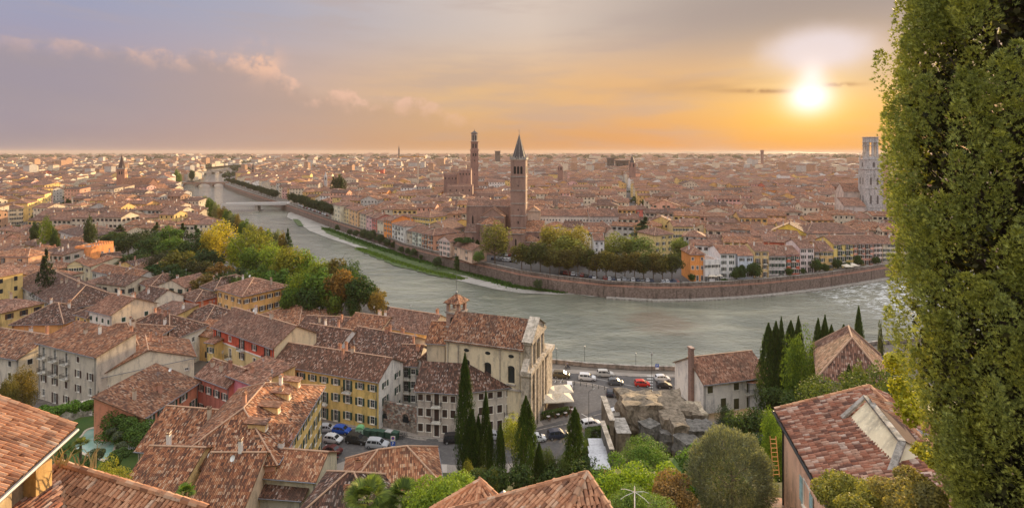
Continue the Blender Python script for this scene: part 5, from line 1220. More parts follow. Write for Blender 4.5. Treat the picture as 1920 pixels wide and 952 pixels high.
def w_sh(mb, ex, o):
 boxm(mb, 0, 0, 0, 44.5, 11.6, 11.6, wr); boxm(mb, 0, 0, 44.5, 51.5, 10.4, 10.4, wr)
 for z0, z1, s_ in ((51.5, 67.6, 7.4),):
  boxm(mb, 0, 0, z0, z0+2.0, s_, s_, wr); boxm(mb, 0, 0, 64.2, z1, s_, s_, wr)
  e2_ = Vector((-math.sin(wr), math.cos(wr), 0)); e1_ = Vector((math.cos(wr), math.sin(wr), 0))
  for a in (-1, 0, 1):
   for b_ in (-1, 0, 1):
    if a or b_: q_ = e1_*a*3.15+e2_*b_*3.15; boxm(mb, q_.x, q_.y, z0+2, 64.3, 1.05, 1.05, wr)
def w_c(mb, ex, o):
 for z, s_ in ((0, 12.6), (8, 12.2), (16.5, 12.0), (30, 12.0), (44.2, 12.4), (51.2, 11.0), (61.5, 7.9), (64.0, 8.0), (67.6, 8.3)): boxm(mb, 0, 0, z, z+.5, s_, s_, wr)
 for s_ in (-1, 1):
  for s2 in (-1, 1): q_ = Vector((math.cos(wr), math.sin(wr), 0))*s_*4.9+Vector((-math.sin(wr), math.cos(wr), 0))*s2*4.9; mb.tube((q_.x, q_.y, 51.5), (q_.x, q_.y, 57.5), .5, .08, n=6)
def w_o(mb, ex, o):
 for k in range(4):
  for u in (-2.2, 2.2): opening(mb, (o, ex, 5.8), k, u, 33, 1.3, 5, False); opening(mb, (o, ex, 5.8), k, u, 19, 1.3, 6, False)
  opening(mb, (o, ex, 5.2), k, 0, 46, 1.6, 3.4)
tower('cathedral_bell_tower', 'white stone cathedral bell tower with open belfry at the edge of the big cypress', 'bell tower', Vector((wc.x, wy, 0)), 14, wr, 68, WST,
  [('shaft', w_sh, WST), ('cornice', w_c, WST), ('opening', w_o, plain(.16, .14, .13, .8, 0.0))])
churchfr('pale cathedral nave with pinkish gabled roof left of the white bell tower', 'cathedral', [
 ((PY(1607, 400, 392).x, 392), R(-12), 24, 16, 0, 27, 'g', 6, plaster(.50, .40, .33), T3_), ((PY(1596, 400, 376).x, 376), R(-12), 14, 12, 0, 18, 's', 5, plaster(.50, .42, .36), T3_), ((PY(1662, 400, 382).x, 392), R(-12), 14, 16, 0, 24, 'g', 5, plaster(.5, .42, .36), T3_)])
chA = P(836, 635, 17.2); chB = P(969, 652.5, 17.2)
ex = (chB-chA); ex.z = 0; Lc = ex.length+1.2; ex.normalize(); fr = Frame(chA, ex, 0, 17.2, Lc, 11); foot_fr(fr)
root = empty('church', fr.L(Lc/2, 5.5, 0)); tag(root, 'beige riverside church with tiled nave roof, arched windows and a baroque front', 'church')
mw, mr, mg, mc2 = MB(), MB(), MB(), MB(); PLc = plaster(.56, .47, .32)
wh = [(Lc*t_-.75, Lc*t_+.75, 9.8, 13.0) for t_ in (.28, .56, .86)]
facade_wall(mw, fr.L(0, 0, 0), fr.ex, 0, 17.2, Lc, wh, 0, rev=.45)
for p0, e, L_ in ((fr.L(Lc, 0, 0), fr.ey, 11), (fr.L(Lc, 11, 0), -fr.ex, Lc), (fr.L(0, 11, 0), -fr.ey, 11)): facade_wall(mw, p0, e, 0, 17.2, L_, [], 0)
add_roof(fr, 'g', 4.2, .5, mr, 0, 1, mw, 0)
rz_ = math.atan2(ex.y, ex.x)
for t_ in (.28, .56, .86):
 mg.face([fr.L(Lc*t_-.75, .4, 9.8), fr.L(Lc*t_+.75, .4, 9.8), fr.L(Lc*t_+.75, .4, 13), fr.L(Lc*t_-.75, .4, 13)])
 pts = [fr.L(Lc*t_+.75*math.cos(a), -.02, 13+.5*math.sin(a)) for a in [math.pi*i/6 for i in range(7)]]; mg.face(pts)
 pts = [fr.L(Lc*t_+.62*math.cos(a), -.02, 15.4+.36*math.sin(a)) for a in [2*math.pi*i/12 for i in range(12)]]; mg.face(pts)
 mc2.box(fr.L(Lc*t_, -.1, 9.65), (2.0, .35, .22), rz_)
mc2.box(fr.L(Lc/2, -.2, 16.9), (Lc+.4, .4, .5), rz_); mc2.box(fr.L(Lc/2, -.15, 8.7), (Lc, .3, .3), rz_)
for t_ in (.03, .17, .72, .97): mc2.tube(fr.L(Lc*t_, -.1, 8.5), fr.L(Lc*t_, -.1, 16.8), .09, n=5)
ff = MB(); fa = Lc+.02
def slab(y0, y1, z0, z1, th, x0=fa): c_ = fr.L(x0+th/2, (y0+y1)/2, (z0+z1)/2); ff.box(c_, (th, y1-y0, z1-z0), rz_)
slab(-.9, 12, 0, 12.6, 1.7); slab(.6, 10.6, 12.6, 18.2, 1.4); slab(-1.5, 12.8, 12.4, 13.2, 2.3); slab(0.2, 11, 18.0, 18.6, 2.0); slab(11.5, 16.5, 0, 12.0, 1.9); slab(11.3, 17.0, 11.6, 12.4, 2.4)
for y in (-.3, 2.4, 5.0, 6.6, 9.2, 11.4): c_ = fr.L(fa+1.85, y, 6.2); ff.box(c_, (.4, .9, 12.4), rz_)
for y in (1.2, 4.0, 7.2, 10): c_ = fr.L(fa+1.55, y, 15.4); ff.box(c_, (.3, .7, 5.4), rz_)
yy = [(0.0, 18.6), (11.2, 18.6), (5.6, 21.8)]
ff.face([fr.L(fa+1.7, y, z) for y, z in yy]); ff.face([fr.L(fa+.1, y, z) for y, z in yy[::-1]])
for (ya, za), (yb, zb_) in ((yy[0], yy[2]), (yy[2], yy[1])):
 ff.face([fr.L(fa-.2, ya, za), fr.L(fa+2.1, ya, za), fr.L(fa+2.1, yb, zb_+.3), fr.L(fa-.2, yb, zb_+.3)])
for (ya, za), (yb, zb_) in (((-1.5, 13.3), (.7, 15.2)), ((12.8, 13.3), (10.5, 15.2))):
 ff.face([fr.L(fa+.1, ya, za), fr.L(fa+1.5, ya, za), fr.L(fa+1.5, yb, zb_), fr.L(fa+.1, yb, zb_)]); ff.face([fr.L(fa+1.5, ya, za), fr.L(fa+1.5, yb, 13.0), fr.L(fa+1.5, yb, zb_)])
dp_ = MB()
for y, z0, z1, wd_ in ((5.6, .1, 5.5, 2.6), (5.6, 13.8, 16.6, 1.8), (1.2, 6.5, 9.5, 1.3), (9.8, 6.5, 9.5, 1.3)):
 dp_.face([fr.L(fa+1.75, y-wd_/2, z0), fr.L(fa+1.75, y+wd_/2, z0), fr.L(fa+1.75, y+wd_/2, z1), fr.L(fa+1.75, y, z1+.5), fr.L(fa+1.75, y-wd_/2, z1)])
for m_, nm, mts in ((mw, 'wall', PLc), (mr, 'roof', [tiles(0, True), WOOD]), (mg, 'window', glassy()), (mc2, 'cornice', STN), (ff, 'facade', stone_mat(.62, .53, .42)), (dp_, 'doorway', DK)): rel(m_, root); m_.build(nm, mts, root)
CH = fr
tcx = PY(856, 600, 118); twr = R(-25)
root = empty('church_tower', (tcx.x, 118, 0)); tag(root, 'small square brick bell tower with tiled cap behind the riverside church', 'bell tower')
mb = MB(); boxm(mb, 0, 0, 0, 20.4, 3.4, 3.4, twr)
e1_ = Vector((math.cos(twr), math.sin(twr), 0)); e2_ = Vector((-math.sin(twr), math.cos(twr), 0))
for a in (-1, 1):
 for b_ in (-1, 1): q_ = (e1_*a+e2_*b_)*1.35; boxm(mb, q_.x, q_.y, 20.4, 22.8, .65, .65, twr)
mb.build('shaft', brick_mat(.44, .27, .2), root)
mb = MB(); boxm(mb, 0, 0, 20.2, 20.6, 3.9, 3.9, twr); boxm(mb, 0, 0, 17.0, 17.25, 3.7, 3.7, twr); mb.build('cornice', STN, root)
mb = MB(); A = -(e1_+e2_)*1.9; f2 = Frame(A, e1_, 0, 22.8, 3.8, 3.8); add_roof(f2, 'h', 1.5, .35, mb, 0, 1); mb.build('roof', [tiles(0, True), WOOD], root)
mb = MB()
for k in (0, 1): opening(mb, (Vector((0, 0, 0)), e1_, 1.7), k, 0, 17.6, 1.2, 1.9, True, .04)
mb.build('opening', DK, root); mb = MB(); mb.tube((0, 0, 24.2), (0, 0, 28.5), .05, n=4); mb.lathe((0, 0, 24.2), [(.25, 0), (.25, .6), (0, .9)], 8); mb.build('finial', METAL, root)
ly = 640.0; lc = PY(228.5, 380, ly)
def l_sh(mb, ex, o): boxm(mb, 0, 0, 0, 36, 8.6, 8.6, R(20))
def l_c(mb, ex, o): boxm(mb, 0, 0, 35.6, 37, 9.4, 9.4, R(20)); [mb.tube((a*3.9, b_*3.9, 37), (a*3.9, b_*3.9, 41), .7, .1, n=5) for a in (-1, 1) for b_ in (-1, 1)]
def l_sp(mb, ex, o): mb.lathe((0, 0, 37), [(3.9, 0), (0, 17)], 8)
def l_o(mb, ex, o):
 for k in range(4):
  for u in (-1.2, 1.2): opening(mb, (o, ex, 4.3), k, u, 29, 1.2, 4)
tower('bell_tower', 'brick bell tower with slim dark spire above the long church roof on the left bank', 'bell tower', Vector((lc.x, ly, 0)), 9, R(20), 50, BR,
  [('shaft', l_sh, brick_mat(.50, .24, .15)), ('cornice', l_c, STN), ('opening', l_o, DK), ('spire', l_sp, plain(.11, .07, .06, .7, 0.0))])
churchfr('long brick church with big plain brown roof beside the left bank spire', 'brick_church', [((PY(262, 400, 610).x, 610), R(-14), 42, 17, 0, 17, 'g', 9, brick_mat(.42, .2, .13), T0_), ((PY(292, 400, 588).x, 590), R(-14), 14, 19, 0, 15, 'x', 5, brick_mat(.52, .27, .17), T0_)])
def far_tower(label, px, pbase, ptop, Y, wpx, mt, sp=True, cat='tower', cap=SLATE):
 c0 = PY(px, 400, Y); w_ = wpx*Y/F; zt_ = H-(ptop-285)*Y/F; zs = H-(pbase-285)*Y/F
 root = empty('tower', (c0.x, Y, 0)); tag(root, label, cat); foot(c0.x, Y, w_)
 mb = MB(); boxm(mb, 0, 0, 0, zs, w_, w_, .3); mb.build('shaft', mt, root)
 mb = MB(); 
 if sp: mb.lathe((0, 0, zs), [(w_*.55, 0), (0, zt_-zs)], 8)
 else: mb.box((0, 0, (zs+zt_)/2), (w_*1.2, w_*1.2, zt_-zs), .3)
 mb.build('cap', cap, root)
 mb = MB()
 for k in range(4): opening(mb, (Vector((0, 0, 0)), Vector((math.cos(.3), math.sin(.3), 0)), w_/2), k, 0, zs-w_*.9, w_*.3, w_*.7)
 mb.build('opening', DK, root); return root
far_tower('slim brick tower with dark pointed spire far off beside the straight street', 1185.5, 305, 289, 850, 9, BR2, cat='bell tower')
far_tower('small brick tower with blunt cap right of the great brick bell tower', 1050.5, 312, 306, 740, 7.5, BR2, cap=BR2)
far_tower('tiny dark church spire beyond the right bank row of river trees', 474.5, 318, 304, 1000, 5, BR2, cat='bell tower')
far_tower('white bell tower with a small cap behind the round dark tree', 610.5, 332, 321, 620, 5.5, WST, cat='bell tower', cap=WST)
far_tower('slender pale tower standing alone on the hazy plain', 1429, 286, 281.5, 1700, 3.6, BR2, False, cap=BR2)
far_tower('thin telecommunication tower on the skyline left of the civic tower', 748, 279, 272, 3000, 2.6, SLATE)
far_tower('lone dark high-rise block on the skyline between the two great towers', 933, 284, 283, 2000, 8, SLATE, False, 'building')
far_tower('broad dark apartment block near the far slim spire', 1145, 298, 296, 1500, 10, SLATE, False, 'building')
far_tower('wide dark block left of the far slim spire beside the straight street', 1166, 302, 300.5, 1450, 18, SLATE, False, 'building')
cr = PY(784, 345, 640); root = empty('tower_crane', (cr.x, 640, 0)); tag(root, 'orange and white tower crane among the roofs left of the battlemented palace', 'crane')
mb = MB(); mb.tube((0, 0, 0), (0, 0, 50), 1.0, n=4); mb.build('mast', plain(.62, .5, .36, .6, 0.0), root); mb = MB(); mb.tube((-24, 0, 51), (9, 0, 51), .6, n=4); mb.tube((0, 0, 50), (0, 0, 55), .7, .2, n=4); mb.tube((0, 0, 55), (-20, 0, 51.5), .12, n=3); mb.box((8, 0, 50), (2.4, 1.6, 2.2)); mb.build('jib', plain(.62, .32, .12, .6, 0.0), root)
# bridges
def bridge(label, pa, pb, zt_, wd_, th, piers, mt, archr=None, rail=WHITE):
 a, b_ = P(*pa, zt_), P(*pb, zt_); e = (b_-a); L_ = e.length; e.normalize(); n_ = Vector((-e.y, e.x, 0)); rz = math.atan2(e.y, e.x)
 root = empty('bridge', a); tag(root, label, 'bridge')
 mb = MB(); mb.box(e*(L_/2)+Vector((0, 0, -th/2)), (L_+6, wd_, th), rz); mb.build('deck', mt, root)
 for s_ in (-1, 1):
  mb = MB(); mb.box(e*(L_/2)+n_*s_*(wd_/2-.15)+Vector((0, 0, .55)), (L_+6, .2, 1.1), rz); mb.build('parapet', rail, root)
 for t_ in piers: mb = MB(); mb.box(e*(L_*t_)+Vector((0, 0, (WZ-1-zt_-th)/2)), (3.2, wd_*.8, (zt_-th)-(WZ-1)), rz); mb.box(e*(L_*t_)+Vector((0, 0, WZ-zt_)), (7, wd_*1.2, 1.0), rz); mb.build('pier', STN, root)
 if archr:
  ts = [0]+list(piers)+[1]
  for i in range(len(ts)-1):
   mb = MB(); u0, u1 = L_*ts[i]+1.2, L_*ts[i+1]-1.2; um, hw_ = (u0+u1)/2, (u1-u0)/2
   for s_ in (-1, 1):
    for k in range(10):
     a0, a1 = math.pi*k/10, math.pi*(k+1)/10; x0, x1 = um-hw_*math.cos(a0), um-hw_*math.cos(a1); z0, z1 = WZ-zt_+1+archr*math.sin(a0), WZ-zt_+1+archr*math.sin(a1)
     o2 = n_*s_*wd_*.47
     mb.face([e*x0+o2+Vector((0, 0, z0)), e*x1+o2+Vector((0, 0, z1)), e*x1+o2+Vector((0, 0, -th+.05)), e*x0+o2+Vector((0, 0, -th+.05))])
     if s_ == 1: mb.face([e*x0+o2+Vector((0, 0, z0)), e*x1+o2+Vector((0, 0, z1)), e*x1-o2+Vector((0, 0, z1)), e*x0-o2+Vector((0, 0, z0))])
   mb.build('arch', mt, root)
 return root
bridge('modern flat pale bridge with a single broad pier nearest to the eye', (425, 382.5), (536, 381), .9, 12, 1.4, (.52,), plain(.56, .52, .49, .7, 0.0), rail=plain(.6, .58, .55, .6, 0.0))
bridge('brick arch bridge with two piers beyond the flat pale bridge', (341, 343.5), (424, 342.5), 1.2, 10, 1.1, (.33, .68), brick_mat(.44, .27, .2), 5.6, rail=BR)
bridge('farthest low multi-arch bridge crossing the river bend', (368, 323.5), (428, 318), 1.6, 9, 1.0, (.25, .5, .75), plaster(.52, .42, .34), 5.2, rail=STN)
# riverfront rows, house by house
def rf(key, label, A, B, ze, d, kind, rh, col, rows, cols, **k):
 k.setdefault('tile', 3); k.setdefault('near', False); k.setdefault('aerial', 0); k.setdefault('chim', 2); k.setdefault('oh', .5); k.setdefault('group', None)
 hs(key, 'riverside_house', label, A, B, ze, d, kind, rh, col, rows=rows, cols=cols, **k)
c = WC
rf('rf1', 'bright orange riverside house with wisteria growing up its front beside the white awnings', (1294.5, 476), (1321, 476), 12, 12, 'h', 2.2, (.62, .24, .07), 3, (3, 2), sh='none')
rf('rf2', 'low grey-white riverside house with rooftop terrace between orange and tall white houses', (1322, 488), (1349, 487), 9.5, 14, 'f', 0, (.56, .53, .50), 2, (4, 0))
rf('rf3', 'tall narrow white riverside house with eight dark shuttered windows', (1350, 475), (1379, 475), 11.5, 14, 'g', 2.4, (.62, .60, .57), 4, (2, 2))
rf('rf4', 'bluish white riverside house with a pinkish sloping roof behind round bushes', (1384, 479), (1412, 479), 10.5, 16, 'g', 3.0, (.55, .58, .62), 3, (2, 2))
rf('rf5', 'ochre riverside house with a plant-filled balcony across its middle', (1414, 470), (1441, 470), 12.1, 13, 'g', 2.6, (.58, .41, .20), 4, (2, 0), balc=((0, 2, 0), (0, 2, 1)))
rf('rf6', 'grey riverside house with a row of five arched ground floor openings', (1442, 479), (1474, 479), 9.3, 14, 'g', 3.4, (.50, .46, .43), 3, (5, 0))
rf('rf7', 'red riverside house with green-shuttered balconies', (1475.5, 477), (1499, 477), 9.4, 13, 'g', 2.8, (.52, .13, .08), 3, (3, 0), shm=GREENSH, balc=((0, 1, 1), (0, 2, 1)))
rf('rf8', 'tall pinkish white riverside house with arched doors', (1500, 465), (1526, 465), 11.6, 14, 'g', 3.0, (.64, .54, .50), 4, (2, 3))
rf('rf9', 'narrow shaded brown riverside house squeezed beside the tall pinkish white one', (1527, 472), (1537, 472), 9.5, 12, 'g', 2.4, (.40, .30, .22), 4, (1, 0))
rf('rf10', 'ochre riverside house partly hidden by round green bushes', (1538, 470), (1562, 470), 9.4, 14, 'g', 3.4, (.58, .38, .16), 3, (3, 0))
rf('rf11', 'yellow riverside house with long balconies on every storey', (1563, 458), (1600, 457), 11.6, 13, 'g', 3.0, (.62, .46, .15), 4, (5, 0), balc=((0, 3, 1), (0, 3, 3), (0, 2, 1), (0, 2, 3), (0, 1, 2)))
rf('rf12', 'salmon riverside house with balconies and a creeper beside the yellow house', (1601, 457), (1637, 456.5), 10.8, 13, 'g', 3.0, (.62, .28, .20), 4, (5, 0), balc=((0, 3, 1), (0, 3, 3), (0, 2, 1), (0, 2, 3)))
rf('rf13', 'pale pink riverside house at the end of the row next to the big cypress', (1638, 456.5), (1654, 456), 10.2, 13, 'g', 3.0, (.62, .46, .38), 4, (2, 0))
rf('rf14', 'pale riverside house half hidden behind the big cypress', (1655, 457), (1700, 457), 9.7, 13, 'g', 3.0, c['cream'], 4, (5, 0))
rf('lf1', 'pale pink riverside house with hanging laundry beside the umbrella pine', (823, 449), (844, 453), 8.6, 14, 'x', 2.4, (.60, .44, .38), 3, (3, 2), sidewall=(.55, .40, .30))
rf('lf1b', 'low salmon wing with blank wall behind the umbrella pine', (845, 458), (885, 470), 6.5, 9, 'g', 2.2, (.55, .38, .28), 2, (2, 0))
rf('lf2', 'brick coloured riverside house with dark balconies and a long side wall', (791, 437), (812, 441), 9.2, 20, 'h', 2.6, (.48, .25, .16), 3, (4, 3), balc=((0, 2, 1), (0, 1, 1), (0, 2, 3)))
rf('lf3', 'pale greenish riverside house with stacked balconies', (773, 433), (790, 437), 9, 16, 'g', 2.6, (.54, .55, .46), 3, (3, 0), balc=((0, 1, 1), (0, 2, 1)))
rf('lf4', 'small beige riverside house with three storeys of tiny windows', (758, 431), (772, 434), 7.6, 14, 'g', 2.2, c['beige'], 3, (3, 0))
rf('lf5', 'grey white riverside house with big dark balconies and flat front', (735, 419), (757, 425), 10.2, 14, 'h', 2.2, (.55, .52, .47), 3, (4, 0), balc=((0, 1, 1), (0, 2, 1), (0, 2, 2)))
rf('lf6', 'vivid orange riverside house standing taller than the grey balconied one', (720, 411), (734, 414), 11.8, 16, 'g', 2.6, (.66, .24, .07), 4, (3, 1))
rf('lf7', 'cream riverside house left of the vivid orange one', (707, 412), (719, 415), 9.6, 14, 'h', 2.2, c['cream'], 3, (2, 0))
rf('lf8', 'dusky red riverside house in the row along the shrubby bank', (698, 408), (706, 410), 10.4, 14, 'g', 2.4, (.44, .16, .13), 3, (2, 0))
rf('lf9', 'rose pink riverside house at a bend of the bank road', (687, 404), (697, 407), 10.8, 14, 'h', 2.4, (.56, .34, .32), 4, (2, 0))
rf('lf10', 'tall beige riverside house beside awnings on the bank road', (672, 398), (686, 402), 11.4, 14, 'g', 2.4, (.52, .42, .30), 4, (3, 0))
rf('lf11', 'ochre orange riverside house with small balconies above the bank road', (655, 391), (671, 396), 12.5, 14, 'g', 2.4, (.58, .36, .19), 4, (3, 0), balc=((0, 2, 1),))
rf('lf12', 'yellowish riverside house left of the ochre orange one', (640, 388), (654, 391), 12, 14, 'g', 2.4, (.56, .44, .24), 4, (3, 0))
rf('lf13', 'cream corner house with attic windows at the end of the dark tree row', (622, 382), (638, 386), 13.6, 18, 'h', 2.6, (.56, .50, .36), 4, (3, 0))
rf('yel1', 'large bright yellow palazzo with hipped roof behind the riverside row', (772, 404), (806, 408), 13.2, 22, 'h', 3.0, (.64, .46, .16), 4, (7, 5))
rf('yel2', 'yellow house with pinkish roof left of the church chapels', (820, 418), (838, 422), 10.4, 22, 'g', 2.8, (.62, .44, .15), 3, (5, 2))
rf('brn1', 'tall brown house with skylights under the brick church', (838, 430), (871, 425), 10.8, 20, 'g', 3.4, (.38, .28, .20), 3, (5, 2))
rf('clo1', 'long pale cloister wing with a row of small windows right of the great bell tower', (1012, 404), (1104, 405), 15.0, 12, 'g', 3.4, (.58, .52, .44), 3, (16, 0), sh='none')
rf('clo2', 'long grey cloister wing with pink roof ending at the straight street', (1105, 405), (1160, 405), 15.5, 12, 'g', 4.2, (.44, .39, .34), 3, (9, 0), sh='none')
rf('clo3', 'pink roofed cross wing running toward the straight street', (1135, 437), (1158, 437), 10.0, 32, 'x', 3.0, (.50, .40, .32), 2, (3, 3), sh='none')
rf('clo4', 'low cloister range with reddish roof behind the yellow-green trees', (1060, 428), (1134, 429), 9.5, 10, 'g', 3.0, (.52, .45, .38), 2, (10, 0), sh='none')
rf('sq1', 'small white house with orange roof between two big yellow-green trees', (1114, 450), (1133, 450), 13.5, 10, 'g', 2.4, (.60, .57, .54), 4, (2, 0), sh='none')
rf('yelsq', 'yellow house with hipped roof and parked blue car beside the dark cedar', (1227, 441), (1262, 438), 13, 14, 'h', 2.8, (.60, .45, .20), 4, (3, 4))
rf('yelsq2', 'long yellow house with pinkish roof behind the hipped yellow house', (1262, 424), (1300, 424), 12, 12, 'g', 2.6, (.58, .42, .2), 3, (6, 0))
rf('redst', 'red house on the right side of the straight street', (1194, 393), (1215, 392), 13, 14, 'g', 2.2, (.56, .16, .12), 3, (4, 0))
rf('yelback', 'bright yellow house with a stepped gable behind the riverside row', (1446, 433), (1512, 438), 13.5, 12, 'x', 4.6, (.70, .46, .08), 3, (6, 0))
rf('bigbrown', 'wide house with a huge plain brownish roof behind the riverside row', (1513, 437), (1620, 436), 13, 18, 'h', 4.2, (.44, .36, .28), 2, (10, 0))
rf('colonn', 'long brown-roofed building with white pilasters above the park trees', (331, 405), (366, 416), 10, 15, 'g', 2.6, (.54, .36, .30), 2, (8, 2))
rf('lpal1', 'cream four-storey palazzo with iron balconies above the park trees', (202, 404), (240, 412), 12, 18, 'h', 3, (.55, .45, .27), 4, (5, 0), balc=((0, 2, 1), (0, 1, 1)))
rf('lpal2', 'long low cream wing right of the cream palazzo with iron balconies', (241, 413), (302, 411), 9, 14, 'g', 3, (.58, .47, .3), 2, (6, 0))
rf('lyel', 'yellow house with flat orange roof facing the left bank square', (146, 386), (174, 387), 12, 14, 'h', 2, (.62, .42, .16), 2, (4, 0))
rf('lpink', 'blank pink house on the left bank square with a framed window', (120, 386), (145, 384), 12, 12, 's', .8, (.58, .40, .36), 2, (1, 0), chim=0)
rf('lwhite', 'white house with four dark windows right of the yellow house on the square', (173, 393), (206, 392), 10, 10, 'g', 1.8, (.62, .60, .57), 2, (4, 0))
rf('lst1', 'tall sunlit yellow street house on the left bank avenue', (70, 373), (84, 369), 16, 14, 'h', 2.4, (.66, .46, .16), 4, (3, 2)); rf('lst2', 'ochre yellow street house in front of the tall sunlit one on the avenue', (52, 381), (70, 377), 15, 14, 'h', 2.4, (.62, .42, .16), 4, (3, 2))
rf('lst3', 'cream street house with dark attic windows at the near end of the avenue', (4, 392), (42, 390), 13, 14, 'h', 2.6, (.56, .46, .32), 4, (6, 3)); rf('lst4', 'yellow street house at the far end of the sunlit avenue row', (84, 364), (96, 361), 17, 14, 'h', 2.4, (.66, .47, .18), 4, (2, 2))
for h_ in list(HS.values()): pass
# the rest of the town
S_RB = [P(1200, 432), P(1190, 395), P(1178, 366), P(1168, 346), P(1160, 330)]
S_LB = [P(30, 445), P(62, 412), P(95, 390), P(130, 372), P(165, 355), P(190, 345)]
SQL = [P(105, 425), P(95, 400), P(140, 383), P(155, 395), P(150, 425)]      # little square
PARK = [P(x, y) for x, y in [(165, 470), (200, 455), (290, 460), (390, 452), (420, 430), (455, 430), (560, 512), (730, 600), (640, 596), (530, 575), (470, 560), (380, 540), (330, 530), (290, 520), (230, 500)]]
SQR = [P(x, y) for x, y in [(905, 470), (1010, 474), (1110, 470), (1225, 458), (1300, 475), (1296, 534), (1140, 531), (1000, 514), (870, 487)]]
def sheet_line(name, line, hw_, z, mat):
 a, b_ = offset(line, hw_), offset(line, -hw_); sheet(name, [(p_.x, p_.y) for p_ in a+b_[::-1]], z, mat)
sheet_line('street', S_RB, 5.0, .02, asph); sheet_line('street', S_LB, 6.0, .02, asph)
sheet('square', [(p_.x, p_.y) for p_ in SQL], .018, pav); sheet('square', [(p_.x, p_.y) for p_ in SQR], .018, asph)
nbp = [(p_.x, p_.y) for p_ in nearpoly] if hasattr(nearpoly[0], 'x') else nearpoly
def dline(line, x, y):
 best = 1e9
 for a, b_ in zip(line[:-1], line[1:]):
  ax, ay, bx, by = a[0], a[1], b_[0], b_[1]; t_ = ((x-ax)*(bx-ax)+(y-ay)*(by-ay))/((bx-ax)**2+(by-ay)**2); t_ = min(1, max(0, t_)); best = min(best, math.hypot(x-ax-t_*(bx-ax), y-ay-t_*(by-ay)))
 return best
PARKp = [(p_.x, p_.y) for p_ in PARK]; SQRp = [(p_.x, p_.y) for p_ in SQR]; SQLp = [(p_.x, p_.y) for p_ in SQL]
def free(x, y, r):
 if y < 128 or abs(x) > y*1.13+12: return None
 nearb = inside(nearpoly, x, y)
 farb = (not nearb) and inside(farpoly, x, y)
 if not nearb and not farb: return None
 if dline(NEARBANK if nearb else FARBANK, x, y) < (13 if nearb else 17)+r*.4: return None
 if nearb and (x > -35 and y < 200): return None
 if nearb and 960+F*x/y > 535 and 285+57*F/y > 485: return None
 if inside(PARKp, x, y) or inside(SQRp, x, y) or inside(SQLp, x, y): return None
 if dline(S_RB, x, y) < r+5.0 or dline(S_LB, x, y) < r+5.5: return None
 return 'near' if nearb else 'far'
grid = {}
def fadd(x, y, r): grid.setdefault((int(x//25), int(y//25)), []).append((x, y, r))
for f_ in FOOT: fadd(*f_)
def clash(x, y, r):
 gx_, gy_ = int(x//25), int(y//25)
 for i in (-1, 0, 1):
  for j in (-1, 0, 1):
   for a, b_, s_ in grid.get((gx_+i, gy_+j), ()):
    if (a-x)**2+(b_-y)**2 < (r+s_)**2: return True
 return False
WALLS = ['cream', 'yellow', 'ochre', 'white', 'grey', 'beige', 'salmon', 'pink', 'orange', 'brown', 'red']; WWT = [26, 10, 8, 11, 12, 19, 6, 7, 2, 3, 1.5]
cand = []
R2 = random.Random(21)
def blocks(theta, y0, y1, step_u, step_v, org):
 e = Vector((math.cos(theta), math.sin(theta), 0)); n_ = Vector((-e.y, e.x, 0)); res = []
 N = int(2.6*y1/step_u)
 v = -y1*1.3
 row = 0
 while v < y1*1.6:
  row += 1; gap = 3.2 if row % 3 == 0 else (0.2 if row % 3 == 1 else 0.8)
  dep = R2.uniform(.85, 1.15)*step_v; u = -1.5*y1
  while u < 1.5*y1:
   wd_ = R2.uniform(.7, 1.5)*step_u
   c_ = org+e*(u+wd_/2)+n_*(v+dep/2)
   if y0 <= c_.y < y1: res.append((c_.x, c_.y, wd_, dep, theta))
   u += wd_+(R2.uniform(2.5, 5) if R2.random() < .14 else R2.uniform(0, .25))
  v += dep+gap
 return res
zones = [(-.32, 128, 330, 12, 11), (-.14, 330, 620, 13, 12), (.10, 620, 1000, 15, 14)]
ALL = []
for th_, y0, y1, su, sv_ in zones: ALL += blocks(th_, y0, y1, su, sv_, Vector((0, 0, 0)))
ALL.sort(key=lambda t_: t_[1]+abs(t_[0])*.2)
placed = []
for x, y, w_, d_, th_ in ALL:
 w_ = min(w_, 19); r = min(w_, d_)/2
 s_ = free(x, y, r)
 if not s_ or clash(x, y, r*.80): continue
 placed.append((x, y, w_, d_, th_, s_)); fadd(x, y, r*.72)
def gen_spec(x, y, w_, d_, th_, s_):
 ze = R2.choice([7.5, 8.5, 9.5, 10.5, 11.5, 12.5]) if y < 330 else R2.uniform(9, 15.5)
 if s_ == 'near' and y < 330: ze = R2.uniform(6.5, 10)
 if y > 620: ze = R2.uniform(9, 18)
 if R2.random() < .1: ze += R2.uniform(2.5, 5)
 kind = R2.choice(['g', 'g', 'x', 'h', 'h', 'g', 's']) if w_ > 9 else R2.choice(['g', 'x', 's'])
 rh = {'g': d_, 'x': w_, 'h': min(w_, d_), 's': d_*.8}[kind]*R2.uniform(.16, .23)
 col = R2.choices(WALLS, WWT)[0]; tl = R2.choices([0, 1, 2, 3], [5, 2, 1.2, 5])[0]
 return ze, kind, rh, col, tl
NIND = 300-len(HS)-6
def size_px(t_): return t_[2]*F/t_[1]*(1.25 if abs(t_[0]) < t_[1]*1.0 else .05)
order = sorted(placed, key=lambda t_: -size_px(t_))
indiv = set(id(t_) for t_ in order[:NIND])
